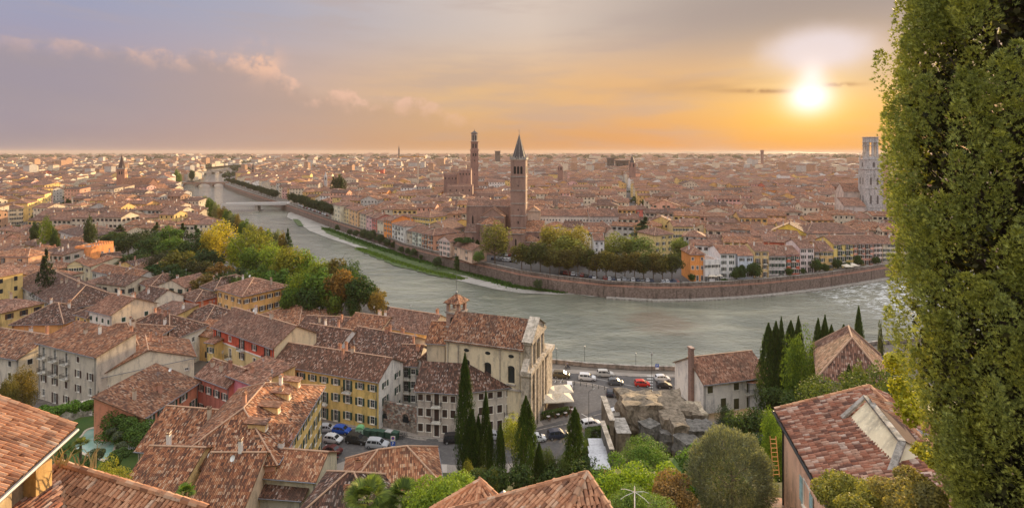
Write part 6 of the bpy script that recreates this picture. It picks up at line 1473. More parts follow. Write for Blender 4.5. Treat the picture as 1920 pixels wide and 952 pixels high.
ANCH = [('the orange battlemented house', P(190, 470)), ('the long grey building', P(70, 560)), ('the bright yellow palazzo', P(790, 420)), ('the brick church', P(920, 450)), ('the white cathedral tower', P(1632, 420)),
  ('the orange riverside house', P(1308, 520)), ('the yellow riverside house', P(1580, 500)), ('the red riverside house', P(1487, 515)), ('the dark cedar', P(1210, 470)), ('the left bank square', P(125, 400)), ('the straight street', P(1195, 415)),
  ('the cream balconied palazzo', P(220, 425)), ('the pilastered building', P(350, 425)), ('the green veranda house', P(30, 520)), ('the orange corner palazzo', P(455, 590)), ('the river tree row', P(580, 405)),
  ('the wide brownish roof', P(1566, 455)), ('the left bank spire', P(228, 372)), ('the white hipped house', P(140, 470)), ('the yellow gabled house', P(1480, 450)), ('the pale cloister wing', P(1060, 420)), ('the flat pale bridge', P(470, 385)), ('the tan riverside house', P(760, 625))]
used_l = {}
ROOFW = {0: 'terracotta', 1: 'dark mottled', 2: 'bright orange-red', 3: 'dusty pink-brown'}
KW = {'g': 'gabled', 'x': 'front-gabled', 'h': 'hipped', 's': 'lean-to'}
SIZEW = lambda w_, ze: ('broad ' if w_ > 15 else 'narrow ' if w_ < 10 else '')+('tall ' if ze > 12.5 else 'low ' if ze < 8.6 else '')
ORD = ['', 'second ', 'third ', 'fourth ', 'fifth ', 'sixth ', 'seventh ', 'eighth ', 'ninth ', 'tenth ', 'eleventh ', 'twelfth ']
def auto_label(x, y, w_, d_, ze, kind, col, tl):
 nm, a = min(ANCH, key=lambda q_: (q_[1].x-x)**2+(q_[1].y-y)**2)
 px, pa = 960+F*x/y, 960+F*a.x/a.y; dist = math.hypot(a.x-x, a.y-y)
 dep = 'just behind' if y > a.y+6 and dist < 45 else 'far behind' if y > a.y+6 else 'in front of'
 side = ', left' if px < pa-14 else ', right' if px > pa+14 else ''
 base = f"{SIZEW(w_, ze)}{col} house, {KW[kind]} {ROOFW[tl]} roof, {dep} {nm}{side}"
 k = used_l.get(base, 0); used_l[base] = k+1
 if k: base = f"{SIZEW(w_, ze)}{col} house, {KW[kind]} {ROOFW[tl].split()[-1]} roof, {ORD[min(k, 11)]}{dep} {nm}{side}"
 return base
winq = MB(); winq.face([(.5, 0, 0), (-.5, 0, 0), (-.5, 0, 1.5), (.5, 0, 1.5)])
def mass_house(mbW, mbR, mbX, fr, kind, rh, wm, tm, det, wcol=0):
 w_, d_, zb, ze = fr.w, fr.d, fr.zb, fr.ze; C4_ = [fr.L(0, 0, 0), fr.L(w_, 0, 0), fr.L(w_, d_, 0), fr.L(0, d_, 0)]
 mbW.prism(C4_, zb, ze, wm, cap=False)
 if kind == 'hfar': kind = 'h'
 add_roof(fr, kind, rh, .45, mbR, tm, (tm if det < 2 else 1) if det else None, mbW, wm, thick=.2)
 if det == 0: return
 for si, (p0, e, L_) in enumerate([(C4_[0], fr.ex, w_), (C4_[1], fr.ey, d_), (C4_[2], -fr.ex, w_), (C4_[3], -fr.ey, d_)]):
  n_ = Vector((e.y, -e.x, 0))
  if n_.x*fr.A.x+n_.y*fr.A.y > 0 and det < 2: continue
  nc, nr = max(1, int(L_/3.1)), max(1, int((ze-zb)/3.1)); o_ = n_*.04
  for i in range(nc):
   for j in range(nr):
    if R2.random() < .12: continue
    u, z = L_*(i+.5)/nc, zb+(ze-zb)*(j+.32)/nr; q_ = p0+e*u+o_+Vector((0, 0, z)); 
    mbX.face([q_-e*.5, q_+e*.5, q_+e*.5+Vector((0, 0, 1.5)), q_-e*.5+Vector((0, 0, 1.5))], 0)
    if det == 2:
     for s_ in (-1, 1):
      c_ = q_+e*s_*.78; mbX.box(c_+Vector((0, 0, .75))+n_*.03, (.46, .07, 1.55), math.atan2(e.y, e.x), 1)
     mbX.box(q_+n_*.05+Vector((0, 0, -.06)), (1.3, .18, .1), math.atan2(e.y, e.x), 2)
mW, mR, mX, mC = MB(), MB(), MB(), MB()
WM = [plaster(*WC[k]) for k in WALLS]; TM = [tiles(k, False) for k in range(4)]
nind = 0
for t_ in placed:
 x, y, w_, d_, th_, s_ = t_; ze, kind, rh, col, tl = gen_spec(*t_)
 e = Vector((math.cos(th_), math.sin(th_), 0)); n_ = Vector((-e.y, e.x, 0)); A = Vector((x, y, 0))-e*w_/2-n_*d_/2; fr = Frame(A, e, 0, ze, w_, d_)
 wi = WALLS.index(col); mats = None
 if id(t_) in indiv:
  nind += 1; root = empty('house', (x, y, 0)); tag(root, auto_label(x, y, w_, d_, ze, kind, col, tl), 'house')
  a, b_, x_, c_ = MB(), MB(), MB(), MB(); mass_house(a, b_, x_, fr, kind, rh, 0, 0, 2)
  for m_ in (a, b_, x_): rel(m_, root)
  wo = a.build('wall', [plaster(*WC[col])], root); ro = b_.build('roof', [TM[tl], WOOD], root)
  if x_.v: tag(x_.build('windows', [glassy(), R2.choice([GREENSH, BROWNSH, DARK]), SURR], root), kind='stuff')
  for k in range(R2.choice([1, 2, 2, 3])):
   u, v = w_*R2.uniform(.15, .85), d_*R2.uniform(.25, .75); place('chimney', R2.choice(CHIM), root, fr.L(u, v, roof_z(fr, kind, rh, u, v))-root.location, th_)
  if R2.random() < .4:
   o_ = add_skylight(root, fr, kind, rh, w_*R2.uniform(.25, .75), d_*.25, 1.2); o_.matrix_local = Matrix.Translation(-root.location) @ o_.matrix_local
  if y < 330 and R2.random() < .7: u = w_*.5; place('aerial', ANT, root, fr.L(u, d_/2, roof_z(fr, kind, rh, u, d_/2))-root.location, R2.uniform(0, 3))
 else:
  vis = abs(x) < y*1.1
  if not vis: continue
  mass_house(mW, mR, mX, fr, kind, rh, wi, tl, 1 if y < 700 else 0)
  if y < 520:
   for k in range(R2.choice([1, 2])):
    u, v = w_*R2.uniform(.15, .85), d_*R2.uniform(.25, .75); q_ = fr.L(u, v, roof_z(fr, kind, rh, u, v)+.6); mC.box(q_, (.7, .6, 1.8), th_)
RF = np.random.RandomState(5)
def far_field(y0, y1, cell, dens, zlo, zhi):
 out = []
 ys = np.arange(y0, y1, cell)
 for y in ys:
  n_ = int(2.25*y/cell)
  xs = (np.arange(n_)-n_/2)*cell+RF.uniform(-.25, .25, n_)*cell
  for x in xs:
   if RF.rand() > dens: continue
   yy_ = y+RF.uniform(-.3, .3)*cell
   out.append((x, yy_))
 return out
def in_river(x, y): return not inside(nearpoly, x, y) and not inside(farpoly, x, y)
GREENZ = lambda x, y: (math.sin(x*.0031+1.3)+math.sin(y*.0042+x*.0017)) 
for (y0, y1, cell, dens, zl, zh) in ((1000, 1500, 17, .93, 9, 17), (1500, 2400, 26, .72, 8, 20), (2400, 4200, 55, .45, 8, 22), (4200, 8000, 120, .25, 8, 20)):
 for x, y in far_field(y0, y1, cell, dens, zl, zh):
  if y < 3000 and (in_river(x, y) or dline(NEARBANK if x < -1000 else FARBANK, x, y) < 20): continue
  left = x < -y*.25
  if left and y > 1150 and RF.rand() < .45+.25*math.sin(x*.01): continue
  if y > 1000 and dline(S_RB, x, y) < 8: continue
  w_, d_ = cell*RF.uniform(.6, 1.0), cell*RF.uniform(.5, .9); ze = RF.uniform(zl, zh); 
  if RF.rand() < .03: ze *= 1.9
  th_ = .1+.25*math.sin(x*.002); e = Vector((math.cos(th_), math.sin(th_), 0)); fr = Frame(Vector((x, y, 0)), e, 0, ze, w_, d_)
  wi = int(RF.choice([4, 4, 5, 9, 9, 9, 0])); flat = RF.rand() < (.1 if y < 1500 else .45)
  C4_ = [fr.L(0, 0, 0), fr.L(w_, 0, 0), fr.L(w_, d_, 0), fr.L(0, d_, 0)]
  mW.prism(C4_, 0, ze, wi, cap=bool(flat), capmat=4)
  if not flat: add_roof(fr, 'h' if RF.rand() < .6 else 'g', min(w_, d_)*.2, .6, mR, int(RF.choice([0, 3, 3, 1])), None, mW, wi)
tag(mW.build('distant_house_walls', WM, None), 'walls of the sea of houses stretching to the horizon', kind='stuff')
tag(mR.build('distant_roofs', TM, None), 'sea of red-brown tiled roofs stretching to the horizon', kind='stuff')
tag(mX.build('distant_windows', [glassy(), BROWNSH, SURR], None), 'windows of the far sea of houses', kind='stuff')
tag(mC.build('distant_chimneys', plaster(.46, .36, .28), None), 'chimneys of the far sea of houses', kind='stuff')
mb = MB(); prev = None
for i in range(90):
 x = 1000+i*110; z = max(3, 70*math.exp(-((i-55)/26)**2)+10*math.sin(i*.5)+7*math.sin(i*1.3+1)+14)
 cur = (x, 15600, z)
 if prev: mb.face([(prev[0], prev[1]-2600, 0), (cur[0], cur[1]-2600, 0), cur, prev]); mb.face([prev, cur, (cur[0], 16800, 0), (prev[0], 16800, 0)])
 prev = cur
tag(mb.build('hills', plain_m), kind='structure')
# vegetation
LEAF = leafy('leaves'); LEAFN = leafy('leaves_near'); BARK = stone_mat(.20, .15, .11)
def leaf_quads(P0, Nrm, size, jit=.9, aspect=.62, rs=None, up=0.0):
 """one bent leaf clump quad per point; P0 (n,3), Nrm (n,3) outward"""
 rs = rs or NP; n = len(P0); d_ = Nrm+rs.normal(0, jit, (n, 3)); d_[:, 2] += up; d_ /= np.linalg.norm(d_, axis=1)[:, None]+1e-9
 a = np.cross(d_, rs.normal(0, 1, (n, 3))); a /= np.linalg.norm(a, axis=1)[:, None]+1e-9; b_ = np.cross(d_, a)
 s = (size*rs.uniform(.55, 1.25, n))[:, None]; a = a*s; b_ = b_*s*aspect
 V = np.stack([P0-a, P0-b_, P0+a, P0+b_], 1).reshape(-1, 3); Fq = np.arange(4*n).reshape(-1, 4)
 return V, Fq
def on_sphere(n, rs): v = rs.normal(0, 1, (n, 3)); return v/np.linalg.norm(v, axis=1)[:, None]
def crown_round(seed, nl=26, nq=3800, size=.062, shape=(1, 1, 1), low=-.75, pear=0.0):
 rs = np.random.RandomState(seed); C_, S_ = [], []
 while len(C_) < nl:
  p = rs.uniform(-1, 1, 3)
  if np.linalg.norm(p) > 1 or p[2] < low: continue
  if np.linalg.norm(p) < .35: continue
  C_.append(p*.70*np.array([1-pear*max(0, p[2]), 1-pear*max(0, p[2]), 1])); S_.append(rs.uniform(.22, .40))
 C_.append(np.zeros(3)); S_.append(.55)
 Ps, Ns = [], []
 w_ = np.array(S_)**2; w_ /= w_.sum()
 for c0, s_, k in zip(C_, S_, (w_*nq).astype(int)+1):
  d_ = on_sphere(k, rs); r = s_*rs.uniform(.72, 1.08, k)[:, None]; Ps.append(c0+d_*r); Ns.append(d_)
 P0, N_ = np.concatenate(Ps), np.concatenate(Ns); P0 = P0*np.array(shape)
 V, Fq = leaf_quads(P0, N_, size, .55, rs=rs); return npmesh('crown', V, Fq, [LEAF])
def crown_column(seed, nq=2200, size=.045, prof=None, wob=.12, mat=None, up=1.2, strands=0):
 """tall cypress, unit radius x unit height"""
 rs = np.random.RandomState(seed); prof = prof or [(0, .35), (.08, .75), (.25, 1.0), (.5, .92), (.75, .62), (.9, .32), (1, .02)]
 t_ = rs.rand(nq)**.85; a = rs.uniform(0, 2*np.pi, nq); r = np.interp(t_, *zip(*prof)); ph = rs.uniform(0, 6.28, 6)
 lump = 1+wob*np.sin(3*a+ph[0]+t_*7)+wob*np.sin(7*a+ph[1]-t_*16)+wob*.8*np.sin(12*a+ph[2]+t_*31)+rs.normal(0, .07, nq)
 rr = r*lump*rs.uniform(.75, 1.03, nq); P0 = np.stack([rr*np.cos(a), rr*np.sin(a), t_], 1); N_ = np.stack([np.cos(a), np.sin(a), np.full(nq, .2)], 1)
 return P0, N_, rs
def col_mesh(seed, nq, size, hw_ratio, **k):
 P0, N_, rs = crown_column(seed, nq, size, **k); P0[:, 2] *= hw_ratio
 n = len(P0); d_ = N_+rs.normal(0, .35, N_.shape); d_[:, 2] = 0; d_ /= np.linalg.norm(d_, axis=1)[:, None]
 upv = np.stack([d_[:, 0]*.35, d_[:, 1]*.35, np.ones(n)], 1)+rs.normal(0, .3, (n, 3)); upv /= np.linalg.norm(upv, axis=1)[:, None]
 sd_ = np.cross(upv, d_); s = (size*rs.uniform(.6, 1.3, n))[:, None]
 V = np.stack([P0-upv*s, P0-sd_*s*.4, P0+upv*s, P0+sd_*s*.4], 1).reshape(-1, 3)
 return npmesh('crown', V, np.arange(4*n).reshape(-1, 4), [LEAFN])
def crown_cedar(seed, tiers=9, nq=2600, size=.06):
 rs = np.random.RandomState(seed); Ps = []
 for i in range(tiers):
  t_ = i/(tiers-1); r = (1-t_)**.8*.95+.08
  for k in range(5):
   a = rs.uniform(0, 6.28); n = nq//(tiers*5); rr = r*np.sqrt(rs.rand(n)); aa = a+rs.normal(0, .33, n)
   Ps.append(np.stack([rr*np.cos(aa), rr*np.sin(aa), t_*1.7-.8+.06*rs.normal(0, 1, n)-rr*.08], 1))
 P0 = np.concatenate(Ps); N_ = np.tile([0, 0, 1.0], (len(P0), 1)); V, Fq = leaf_quads(P0, N_, size, .6, rs=rs); return npmesh('crown', V, Fq, [LEAF])
def crown_umbrella(seed, nq=2400):
 rs = np.random.RandomState(seed); Ps, Ns = [], []
 for _ in range(16):
  a = rs.uniform(0, 6.28); r = .75*math.sqrt(rs.rand()); c0 = np.array([r*math.cos(a), r*math.sin(a), rs.uniform(-.05, .12)]); k = nq//16; d_ = on_sphere(k, rs); d_[:, 2] = np.abs(d_[:, 2])*1.0-.15
  Ps.append(c0+d_*np.array([.33, .33, .26])*rs.uniform(.8, 1.05, k)[:, None]); Ns.append(d_)
 V, Fq = leaf_quads(np.concatenate(Ps), np.concatenate(Ns), .05, .5, rs=rs); return npmesh('crown', V, Fq, [LEAF])
ROUND = [crown_round(11+i) for i in range(4)]+[crown_round(31+i, shape=(.9, .9, 1.25), pear=.35) for i in range(3)]
TALLM = [crown_round(41+i, nl=30, nq=4200, size=.042, shape=(.85, .85, 1.15), pear=.3) for i in range(3)]
FINE = [crown_round(51+i, nl=34, nq=11000, size=.026) for i in range(2)]
OLIVE = crown_round(61, nl=40, nq=26000, size=.020, low=-.9)
CYP = [col_mesh(71+i, 4200, .16, 7.0) for i in range(3)]
CYPF = [col_mesh(81+i, 12000, .095, 7.0, wob=.16) for i in range(2)]
CEDAR = [crown_cedar(91), crown_cedar(92)]; UMB = crown_umbrella(95)
def trunk_mesh(seed, limbs=6):
 rs = random.Random(seed); mb = MB(); mb.tube((0, 0, 0), (.02, 0, .5), .045, .034, n=7); mb.tube((.02, 0, .5), (0, .02, 1.0), .034, .02, n=6)
 for i in range(limbs):
  z = rs.uniform(.35, .9); a = rs.uniform(0, 6.28); l_ = rs.uniform(.25, .5); e_ = (l_*math.cos(a), l_*math.sin(a), z+rs.uniform(.15, .4)); mb.tube((0, 0, z), e_, .02, .007, n=5)
  mb.tube(e_, (e_[0]*1.5+.05, e_[1]*1.4, e_[2]+.2), .009, .003, n=4)
 return mb.mesh('trunk', [BARK], True)
TRK = [trunk_mesh(i) for i in range(3)]
def tree(name, label, base, h, r, crown, tint, group=None, trunk=.28, cat='tree', squash=None, zc=None, trk=True, parent=None):
 """crown meshes have unit radius; h = total height, r = crown radius"""
 root = empty(name, base, RND.uniform(0, 6.28)); tag(root, label, cat, group)
 if name.startswith('cypress') or 'col' in name:
  cr_h = h*(1-trunk*.25); o_ = link('crown', crown, root); o_.scale = (r, r, cr_h/7.0); o_.location = (0, 0, h*trunk*.25)
 else:
  ch = (h*(1-trunk))/2; o_ = link('crown', crown, root); o_.scale = (r, r*RND.uniform(.9, 1.1), ch*1.02); o_.location = (0, 0, h-ch)
 o_.color = (*tint, 1); o_['tinted'] = 1
 if trk:
  t_ = link('trunk', RND.choice(TRK), root); t_.scale = (min(h*.5, r*.9),)*2+(h*(.5 if trunk < .15 else .72),); t_.rotation_euler = (0, 0, RND.uniform(0, 6))
 return root
def tpx(name, label, px, top, Y, wpx, crown, tint, zb=0.0, **k):
 c0 = PY(px, top, Y); h = c0.z-zb; return tree(name, label, (c0.x, Y, zb), h, wpx/2*Y/F, crown, tint, **k)
DG = (.028, .055, .018); MG = (.065, .11, .02); YG = (.14, .17, .022); YE = (.30, .25, .028); BRN = (.125, .10, .03); OLV = (.13, .15, .08); BG = (.11, .21, .025); LG = (.10, .15, .05)
def rc(l): return l[RND.randrange(len(l))]
ORDW = 'first second third fourth fifth sixth seventh eighth ninth tenth eleventh twelfth thirteenth fourteenth fifteenth sixteenth seventeenth eighteenth nineteenth twentieth'.split()
park = [(415, 414, 236, 78, YE, 'T'), (395, 424, 226, 50, YE, 'T'), (447, 440, 222, 62, YG, 'T'), (478, 424, 228, 84, YG, 'T'), (468, 458, 205, 80, MG, 'T'), (512, 452, 205, 74, YG, 'T'), (548, 458, 198, 84, YG, 'T'), (572, 466, 200, 70, BG, 'T'), (600, 482, 190, 60, YG, 'T'),
  (625, 476, 192, 62, BRN, 'R'), (655, 488, 186, 66, MG, 'R'), (640, 512, 180, 50, DG, 'R'), (702, 534, 178, 44, BRN, 'R'), (672, 520, 180, 40, BRN, 'R'), (520, 500, 186, 60, MG, 'R'), (562, 508, 186, 60, MG, 'R'), (490, 492, 190, 56, MG, 'R'), (596, 520, 180, 54, MG, 'R'), (455, 495, 192, 50, DG, 'R'),
  (372, 440, 232, 56, DG, 'R'), (352, 446, 222, 64, DG, 'R'), (335, 462, 212, 62, BRN, 'R'), (318, 424, 262, 46, MG, 'R'), (322, 440, 236, 50, MG, 'R'), (300, 432, 262, 56, DG, 'R'), (284, 446, 244, 60, DG, 'R'), (262, 430, 275, 54, DG, 'R'), (240, 436, 270, 60, DG, 'R'), (258, 468, 232, 60, DG, 'R'),
  (298, 470, 222, 58, (.035, .045, .02), 'R'), (388, 462, 210, 62, DG, 'R'), (370, 480, 200, 60, (.04, .05, .02), 'R'), (412, 486, 200, 48, BRN, 'R'), (345, 500, 196, 58, DG, 'R'), (320, 496, 204, 56, DG, 'R'), (395, 505, 190, 54, DG, 'R'), (430, 505, 188, 50, DG, 'R'),
  (222, 446, 270, 46, DG, 'R'), (212, 430, 290, 40, MG, 'R'), (342, 420, 268, 40, DG, 'C'), (294, 418, 285, 34, DG, 'C'), (367, 424, 262, 44, DG, 'C'), (225, 422, 300, 36, DG, 'C'), (540, 430, 246, 26, DG, 'C'), (232, 486, 228, 36, DG, 'R'), (205, 440, 285, 34, DG, 'R'), (190, 432, 300, 30, DG, 'R'), (562, 500, 172, 66, YG, 'R'), (602, 498, 170, 70, MG, 'R'), (640, 506, 169, 66, BRN, 'R'), (674, 516, 168, 60, DG, 'R'), (546, 534, 166, 44, MG, 'R'), (706, 548, 168, 44, BRN, 'R'), (585, 530, 166, 54, DG, 'R'), (625, 540, 166, 50, MG, 'R'), (660, 548, 166, 44, DG, 'R'), (305, 490, 212, 60, DG, 'R'), (350, 508, 192, 58, DG, 'R'), (385, 514, 184, 54, BRN, 'R'), (428, 508, 184, 60, DG, 'R'), (462, 506, 182, 58, MG, 'R')]
cw = {YE: 'golden yellow', YG: 'yellow-green', MG: 'mid green', DG: 'dark green', BRN: 'rust brown', BG: 'bright green', (.035, .045, .02): 'brownish dark', (.04, .05, .02): 'brown-black'}
pn_ = {}
for px, top_, Y, w_, tint, ty_ in park:
 kind_ = {'T': 'tall plane tree', 'R': 'rounded broadleaf tree', 'C': 'layered cedar'}[ty_]
 where = 'left end' if px < 250 else 'left part' if px < 330 else 'middle' if px < 440 else 'right part' if px < 580 else 'river end'
 dpt = 'front edge' if top_ > 485 else 'back edge' if top_ < 442 else 'inner rows'
 base = f'{cw[tint]} {kind_} at the {dpt} of the riverside park, {where}'; k = pn_.get(base, 0); pn_[base] = k+1
 if k: base = f'{["", "another", "third", "fourth", "fifth", "sixth", "seventh"][k]} {base}'
 w_ *= 1.18
 crn = {'T': rc(TALLM), 'R': rc(ROUND[:4]+TALLM[:1]), 'C': rc(CEDAR)}[ty_]
 tpx('park_tree' if ty_ != 'C' else 'cedar_tree', base, px, top_, Y, w_, crn, tuple(x*RND.uniform(.85, 1.15) for x in tint), trunk=.22, group='trees of the riverside park')
row = [(399, 374, 400), (408, 379, 385), (418, 383, 370), (427, 390, 350), (437, 396, 330), (447, 401, 312), (458, 407, 295), (470, 414, 280), (486, 420, 268), (500, 425, 262), (516, 428, 255), (528, 436, 246), (391, 371, 430), (384, 368, 455)]
for i, (px, top_, Y) in enumerate(row): tpx('bank_tree', f'small {["green", "olive", "rust"][i % 3]} tree number-like step {i+1} along the near river bank'.replace(f' number-like step {i+1}', ', ' + ['first', 'second', 'third', 'fourth', 'fifth', 'sixth', 'seventh', 'eighth', 'ninth', 'tenth', 'eleventh', 'twelfth', 'thirteenth', 'last'][13-i if i > 13 else i] + ' from the flat bridge'), px, top_, Y, 22+i*.9 if i < 12 else 18, rc(ROUND), [MG, OLV, BRN][i % 3], trunk=.2, group='small trees stepping along the near bank')
i = 0
for k in range(15):
 t_ = k/14; px = 546+t_*78; base_row = 386+t_*29; Y = 57*960/(base_row-285)+7
 tpx('quay_tree', f'{ORDW[k]} dark green tree from the flat bridge in the row above the river wall', px, base_row-27-t_*5, Y, 19+t_*6, rc(ROUND[:4]), (.022, .038, .018), trunk=.22, group='dark tree row beyond the flat bridge')
for k in range(18):
 t_ = k/17; px = 428+t_*88; base_row = 344+t_*33; Y = 57*960/(base_row-285)+10
 tpx('quay_tree', f'{ORDW[k]} dark tree from the arch bridge in the upstream quay row', px, base_row-11-t_*10, Y, 10+t_*12, rc(ROUND[:4]), (.028, .042, .022), trunk=.22, group='upstream quay tree row')
for k in range(17):
 t_ = k/16; px = 978+t_*282; base_row = 510+math.sin(t_*1.6)*20; 
 if k == 7: px += 3
 tpx('street_tree', f'{ORDW[k]} dark brownish street tree from the church end behind the curved river wall', px, base_row-54-RND.uniform(0, 7), 57*960/(base_row-285)+2.0, 50, rc(ROUND[:4]), rc([(.07, .06, .02), (.085, .08, .024), (.05, .06, .02)]), trunk=.16, group='dark street trees behind the curved river wall')
big = [(928, 414, 262, 54, (.10, .10, .03), 'T', 'tall olive-brown plane tree in front of the brick apses'), (898, 468, 258, 28, LG, 'R', 'small pale green tree by the parked cars under the apses'), (1040, 418, 262, 62, (.15, .135, .03), 'T', 'big golden-green tree right of the brick church'),
  (1084, 424, 262, 50, (.17, .15, .04), 'T', 'second golden-green tree, thinner, beside the small white house'), (1062, 440, 250, 50, (.12, .13, .035), 'R', 'rounded yellowish tree between the two golden-green ones'), (1158, 436, 258, 62, (.10, .115, .03), 'T', 'big green-gold tree right of the small white house'),
  (1198, 444, 256, 70, (.08, .11, .028), 'T', 'broad green tree behind the street tree row'), (1272, 444, 258, 44, (.09, .11, .03), 'T', 'tall green tree left of the orange riverside house'), (1286, 436, 275, 26, MG, 'R', 'small green tree behind the tall one by the orange house'),
  (1210, 408, 300, 48, (.02, .04, .022), 'C', 'big dark spreading cedar in front of the hipped yellow house'), (1256, 392, 400, 32, (.03, .05, .025), 'C', 'dark cedar by the red house on the straight street'), (1333, 394, 360, 42, (.018, .036, .022), 'C', 'tall dark cedar among the roofs behind the orange riverside house'), (1360, 412, 352, 40, (.02, .038, .022), 'C', 'lower dark cedar right beside the tall one among the roofs'),
  (636, 323, 560, 36, (.025, .04, .015), 'R', 'round dark lone tree standing out of the far roofs'), (1512, 378, 470, 16, (.16, .13, .03), 'R', 'small golden tree left of the cathedral tower'), (1524, 390, 470, 14, DG, 'R', 'small dark tree left of the cathedral tower'), (1552, 388, 450, 28, (.08, .13, .04), 'R', 'light green round tree near the cathedral'),
  (1573, 379, 450, 6, DG, 'R', 'slim dark conifer near the cathedral'), (1424, 418, 330, 22, BG, 'R', 'small bright green tree in a courtyard behind the riverside row'), (1408, 358, 500, 20, DG, 'C', 'dark tree breaking the roofs in mid distance'),
  (88, 407, 265, 36, (.14, .19, .02), 'T', 'lime green tree on the left bank square'), (66, 408, 285, 20, DG, 'R', 'dark tree left of the lime green one'), (168, 407, 272, 30, (.04, .06, .025), 'R', 'dark round tree above the white hipped house'), (103, 426, 250, 22, DG, 'R', 'dark tree right under the lime green one'),
  (87, 470, 176, 50, (.022, .035, .02), 'C', 'dark cedar in front of the arched-window yellow house'), (128, 372, 520, 14, DG, 'R', 'dark tree at the left bank avenue end'), (333, 318, 800, 18, LG, 'R', 'pale tree by the farthest bridge'), (360, 316, 900, 14, DG, 'R', 'dark tree by the farthest bridge')]
for px, top_, Y, w_, tint, ty_, lb in big:
 if 900 < px < 1300: w_ *= 1.55; tint = tuple(k*1.25 for k in tint)
 tpx('cedar_tree' if ty_ == 'C' else 'plane_tree' if ty_ == 'T' else 'round_tree', lb, px, top_, Y, w_, {'T': rc(TALLM), 'R': rc(ROUND), 'C': rc(CEDAR)}[ty_], tint, trunk=.12 if ty_ != 'C' else .15)
c0 = PY(872, 447, 275); root = empty('umbrella_pine', (c0.x, 275, 0)); tag(root, 'umbrella pine with flat dark crown and leaning trunk by the river wall', 'pine tree')
o_ = link('crown', UMB, root); o_.location = (0, 0, 9.3); o_.scale = (6.3, 5.5, 5.6); o_.color = (.03, .06, .018, 1)
mb = MB(); mb.tube((.8, 0, 0), (.3, 0, 4.5), .35, .28, n=7); mb.tube((.3, 0, 4.5), (-1.8, 0, 8.6), .2, .12, n=6); mb.tube((.3, 0, 4.5), (2.2, .5, 8.8), .2, .12, n=6); mb.tube((.3, 0, 4.5), (0, 1, 9), .2, .1, n=6); mb.build('trunk', BARK, root, True)
tpx('columnar_tree', 'dark narrow conifer right beside the umbrella pine', 895, 449, 276, 13, CYP[0], DG, trk=False)
SH = [(655, 432, 12), (668, 436, 14), (682, 440, 20), (697, 444, 22), (712, 450, 20), (726, 455, 18), (740, 458, 16), (752, 466, 14), (764, 470, 14), (776, 474, 16), (820, 492, 20), (806, 476, 14), (858, 490, 12), (1008, 534, 20), (632, 425, 12), (790, 478, 10)]
for i, (px, py, w_) in enumerate(SH):
 zz = -5.8; Y = 960*(57+5.8)/(py+10-285); r = w_/2*Y/F
 tree('shrub', f'{ORDW[sorted(SH).index(SH[i])]} grey-green riverbank shrub from the left at the foot of the far wall', ((px-960)*Y/F, Y, zz), r*2.3, r*1.1, rc(ROUND[:4]), rc([(.05, .075, .045), (.06, .085, .05), (.04, .065, .03)]), group='riverbank shrubs', trunk=.05, cat='shrub', trk=False)
GB = [(1388, 505, 24, 'two-lobed bush before the bluish white house'), (1411, 512, 26, 'round bush right of the bluish white house'), (1376, 512, 16, 'small bush at the tall white house'), (1478, 508, 14, 'ivy-like bush before the red house'), (1530, 496, 22, 'bush between pink-white and ochre houses'), (1545, 506, 14, 'low bush before the ochre riverside house'),
  (1568, 502, 18, 'round bush under the yellow riverside house'), (1586, 504, 12, 'small bush beside the white parasols'), (1606, 494, 18, 'creeper bush under the salmon house'), (1296, 524, 14, 'bush at the foot of the orange riverside house'), (1640, 490, 14, 'creeper on the wall near the big cypress'), (1504, 510, 10, 'low shrub at the arched doors')]
for px, py, w_, lb in GB:
 w_ *= 1.3; Y = 57*960/(float(np.interp(px, [1299, 1374, 1426, 1478, 1541, 1603, 1655], [533, 529.5, 526, 521.7, 514.5, 506, 498]))-285)+2.6; r = w_/2*Y/F; tree('garden_bush', 'dark green '+lb, ((px-960)*Y/F, Y-1, .3), r*2.1, r, rc(ROUND[:4]), rc([(.03, .055, .02), (.04, .07, .025)]), trunk=.05, cat='bush', trk=False)
for px, py, lb in ((1357, 536, 'green creeper hanging down the river wall below the white awnings'), (858, 492, 'dark creeper on the river wall left of the parking'), (812, 462, 'dark bushy creeper below the brick coloured riverside house')):
 q = P(px, py-4, -1); rs = np.random.RandomState(px); n = 900; P0 = np.stack([rs.normal(0, .8, n), rs.normal(-.8, .3, n), rs.uniform(-4.5, 2.4, n)], 1); V, Fq = leaf_quads(P0, np.tile([0, -1.0, 0], (n, 1)), .35, .6, rs=rs)
 o_ = link('creeper', npmesh('creeper', V, Fq, [LEAF]), None); o_.location = q; o_.color = (.04, .075, .025, 1); tag(o_, lb, 'creeper')
cyp = [(872, 663, 82, 36, 'tallest slender cypress in front of the grey loggia house', 1), (884, 770, 80, 38, 'shorter cypress at the foot of the tallest one', 1), (897, 776, 81, 22, 'thin low cypress between two taller street cypresses', 0), (911, 733, 83, 22, 'slim cypress with a sharp tip before the brown shutters', 0), (919, 790, 80, 18, 'thin cypress just left of the lone darker one', 0),
  (938, 794, 78, 24, 'lone dark cypress left of the lime green crowned tree', 0), (986, 743, 76, 46, 'broad cypress right of the lime green crowned tree', 1), (1011, 829, 75, 24, 'small cypress at the right foot of the broad one', 0), (1078, 764, 80, 42, 'blunt-topped cypress left of the hedge arch', 1)]
for px, top_, Y, w_, lb, k in cyp:
 x = (px-960)*Y/F; zb = hill_z(x, Y)-.3; tpx('cypress', lb, px, top_, Y, w_*.95, CYPF[RND.randrange(2)], (.030, .058, .016) if px < 930 else (.042, .075, .018), zb=zb, group='cypresses by the street')
tpx('lime_tree', 'tree with round yellow-green crown and bare thin trunk between two cypresses', 966, 776, 82, 78, FINE[0], (.20, .22, .035), zb=1.5, trunk=.42)
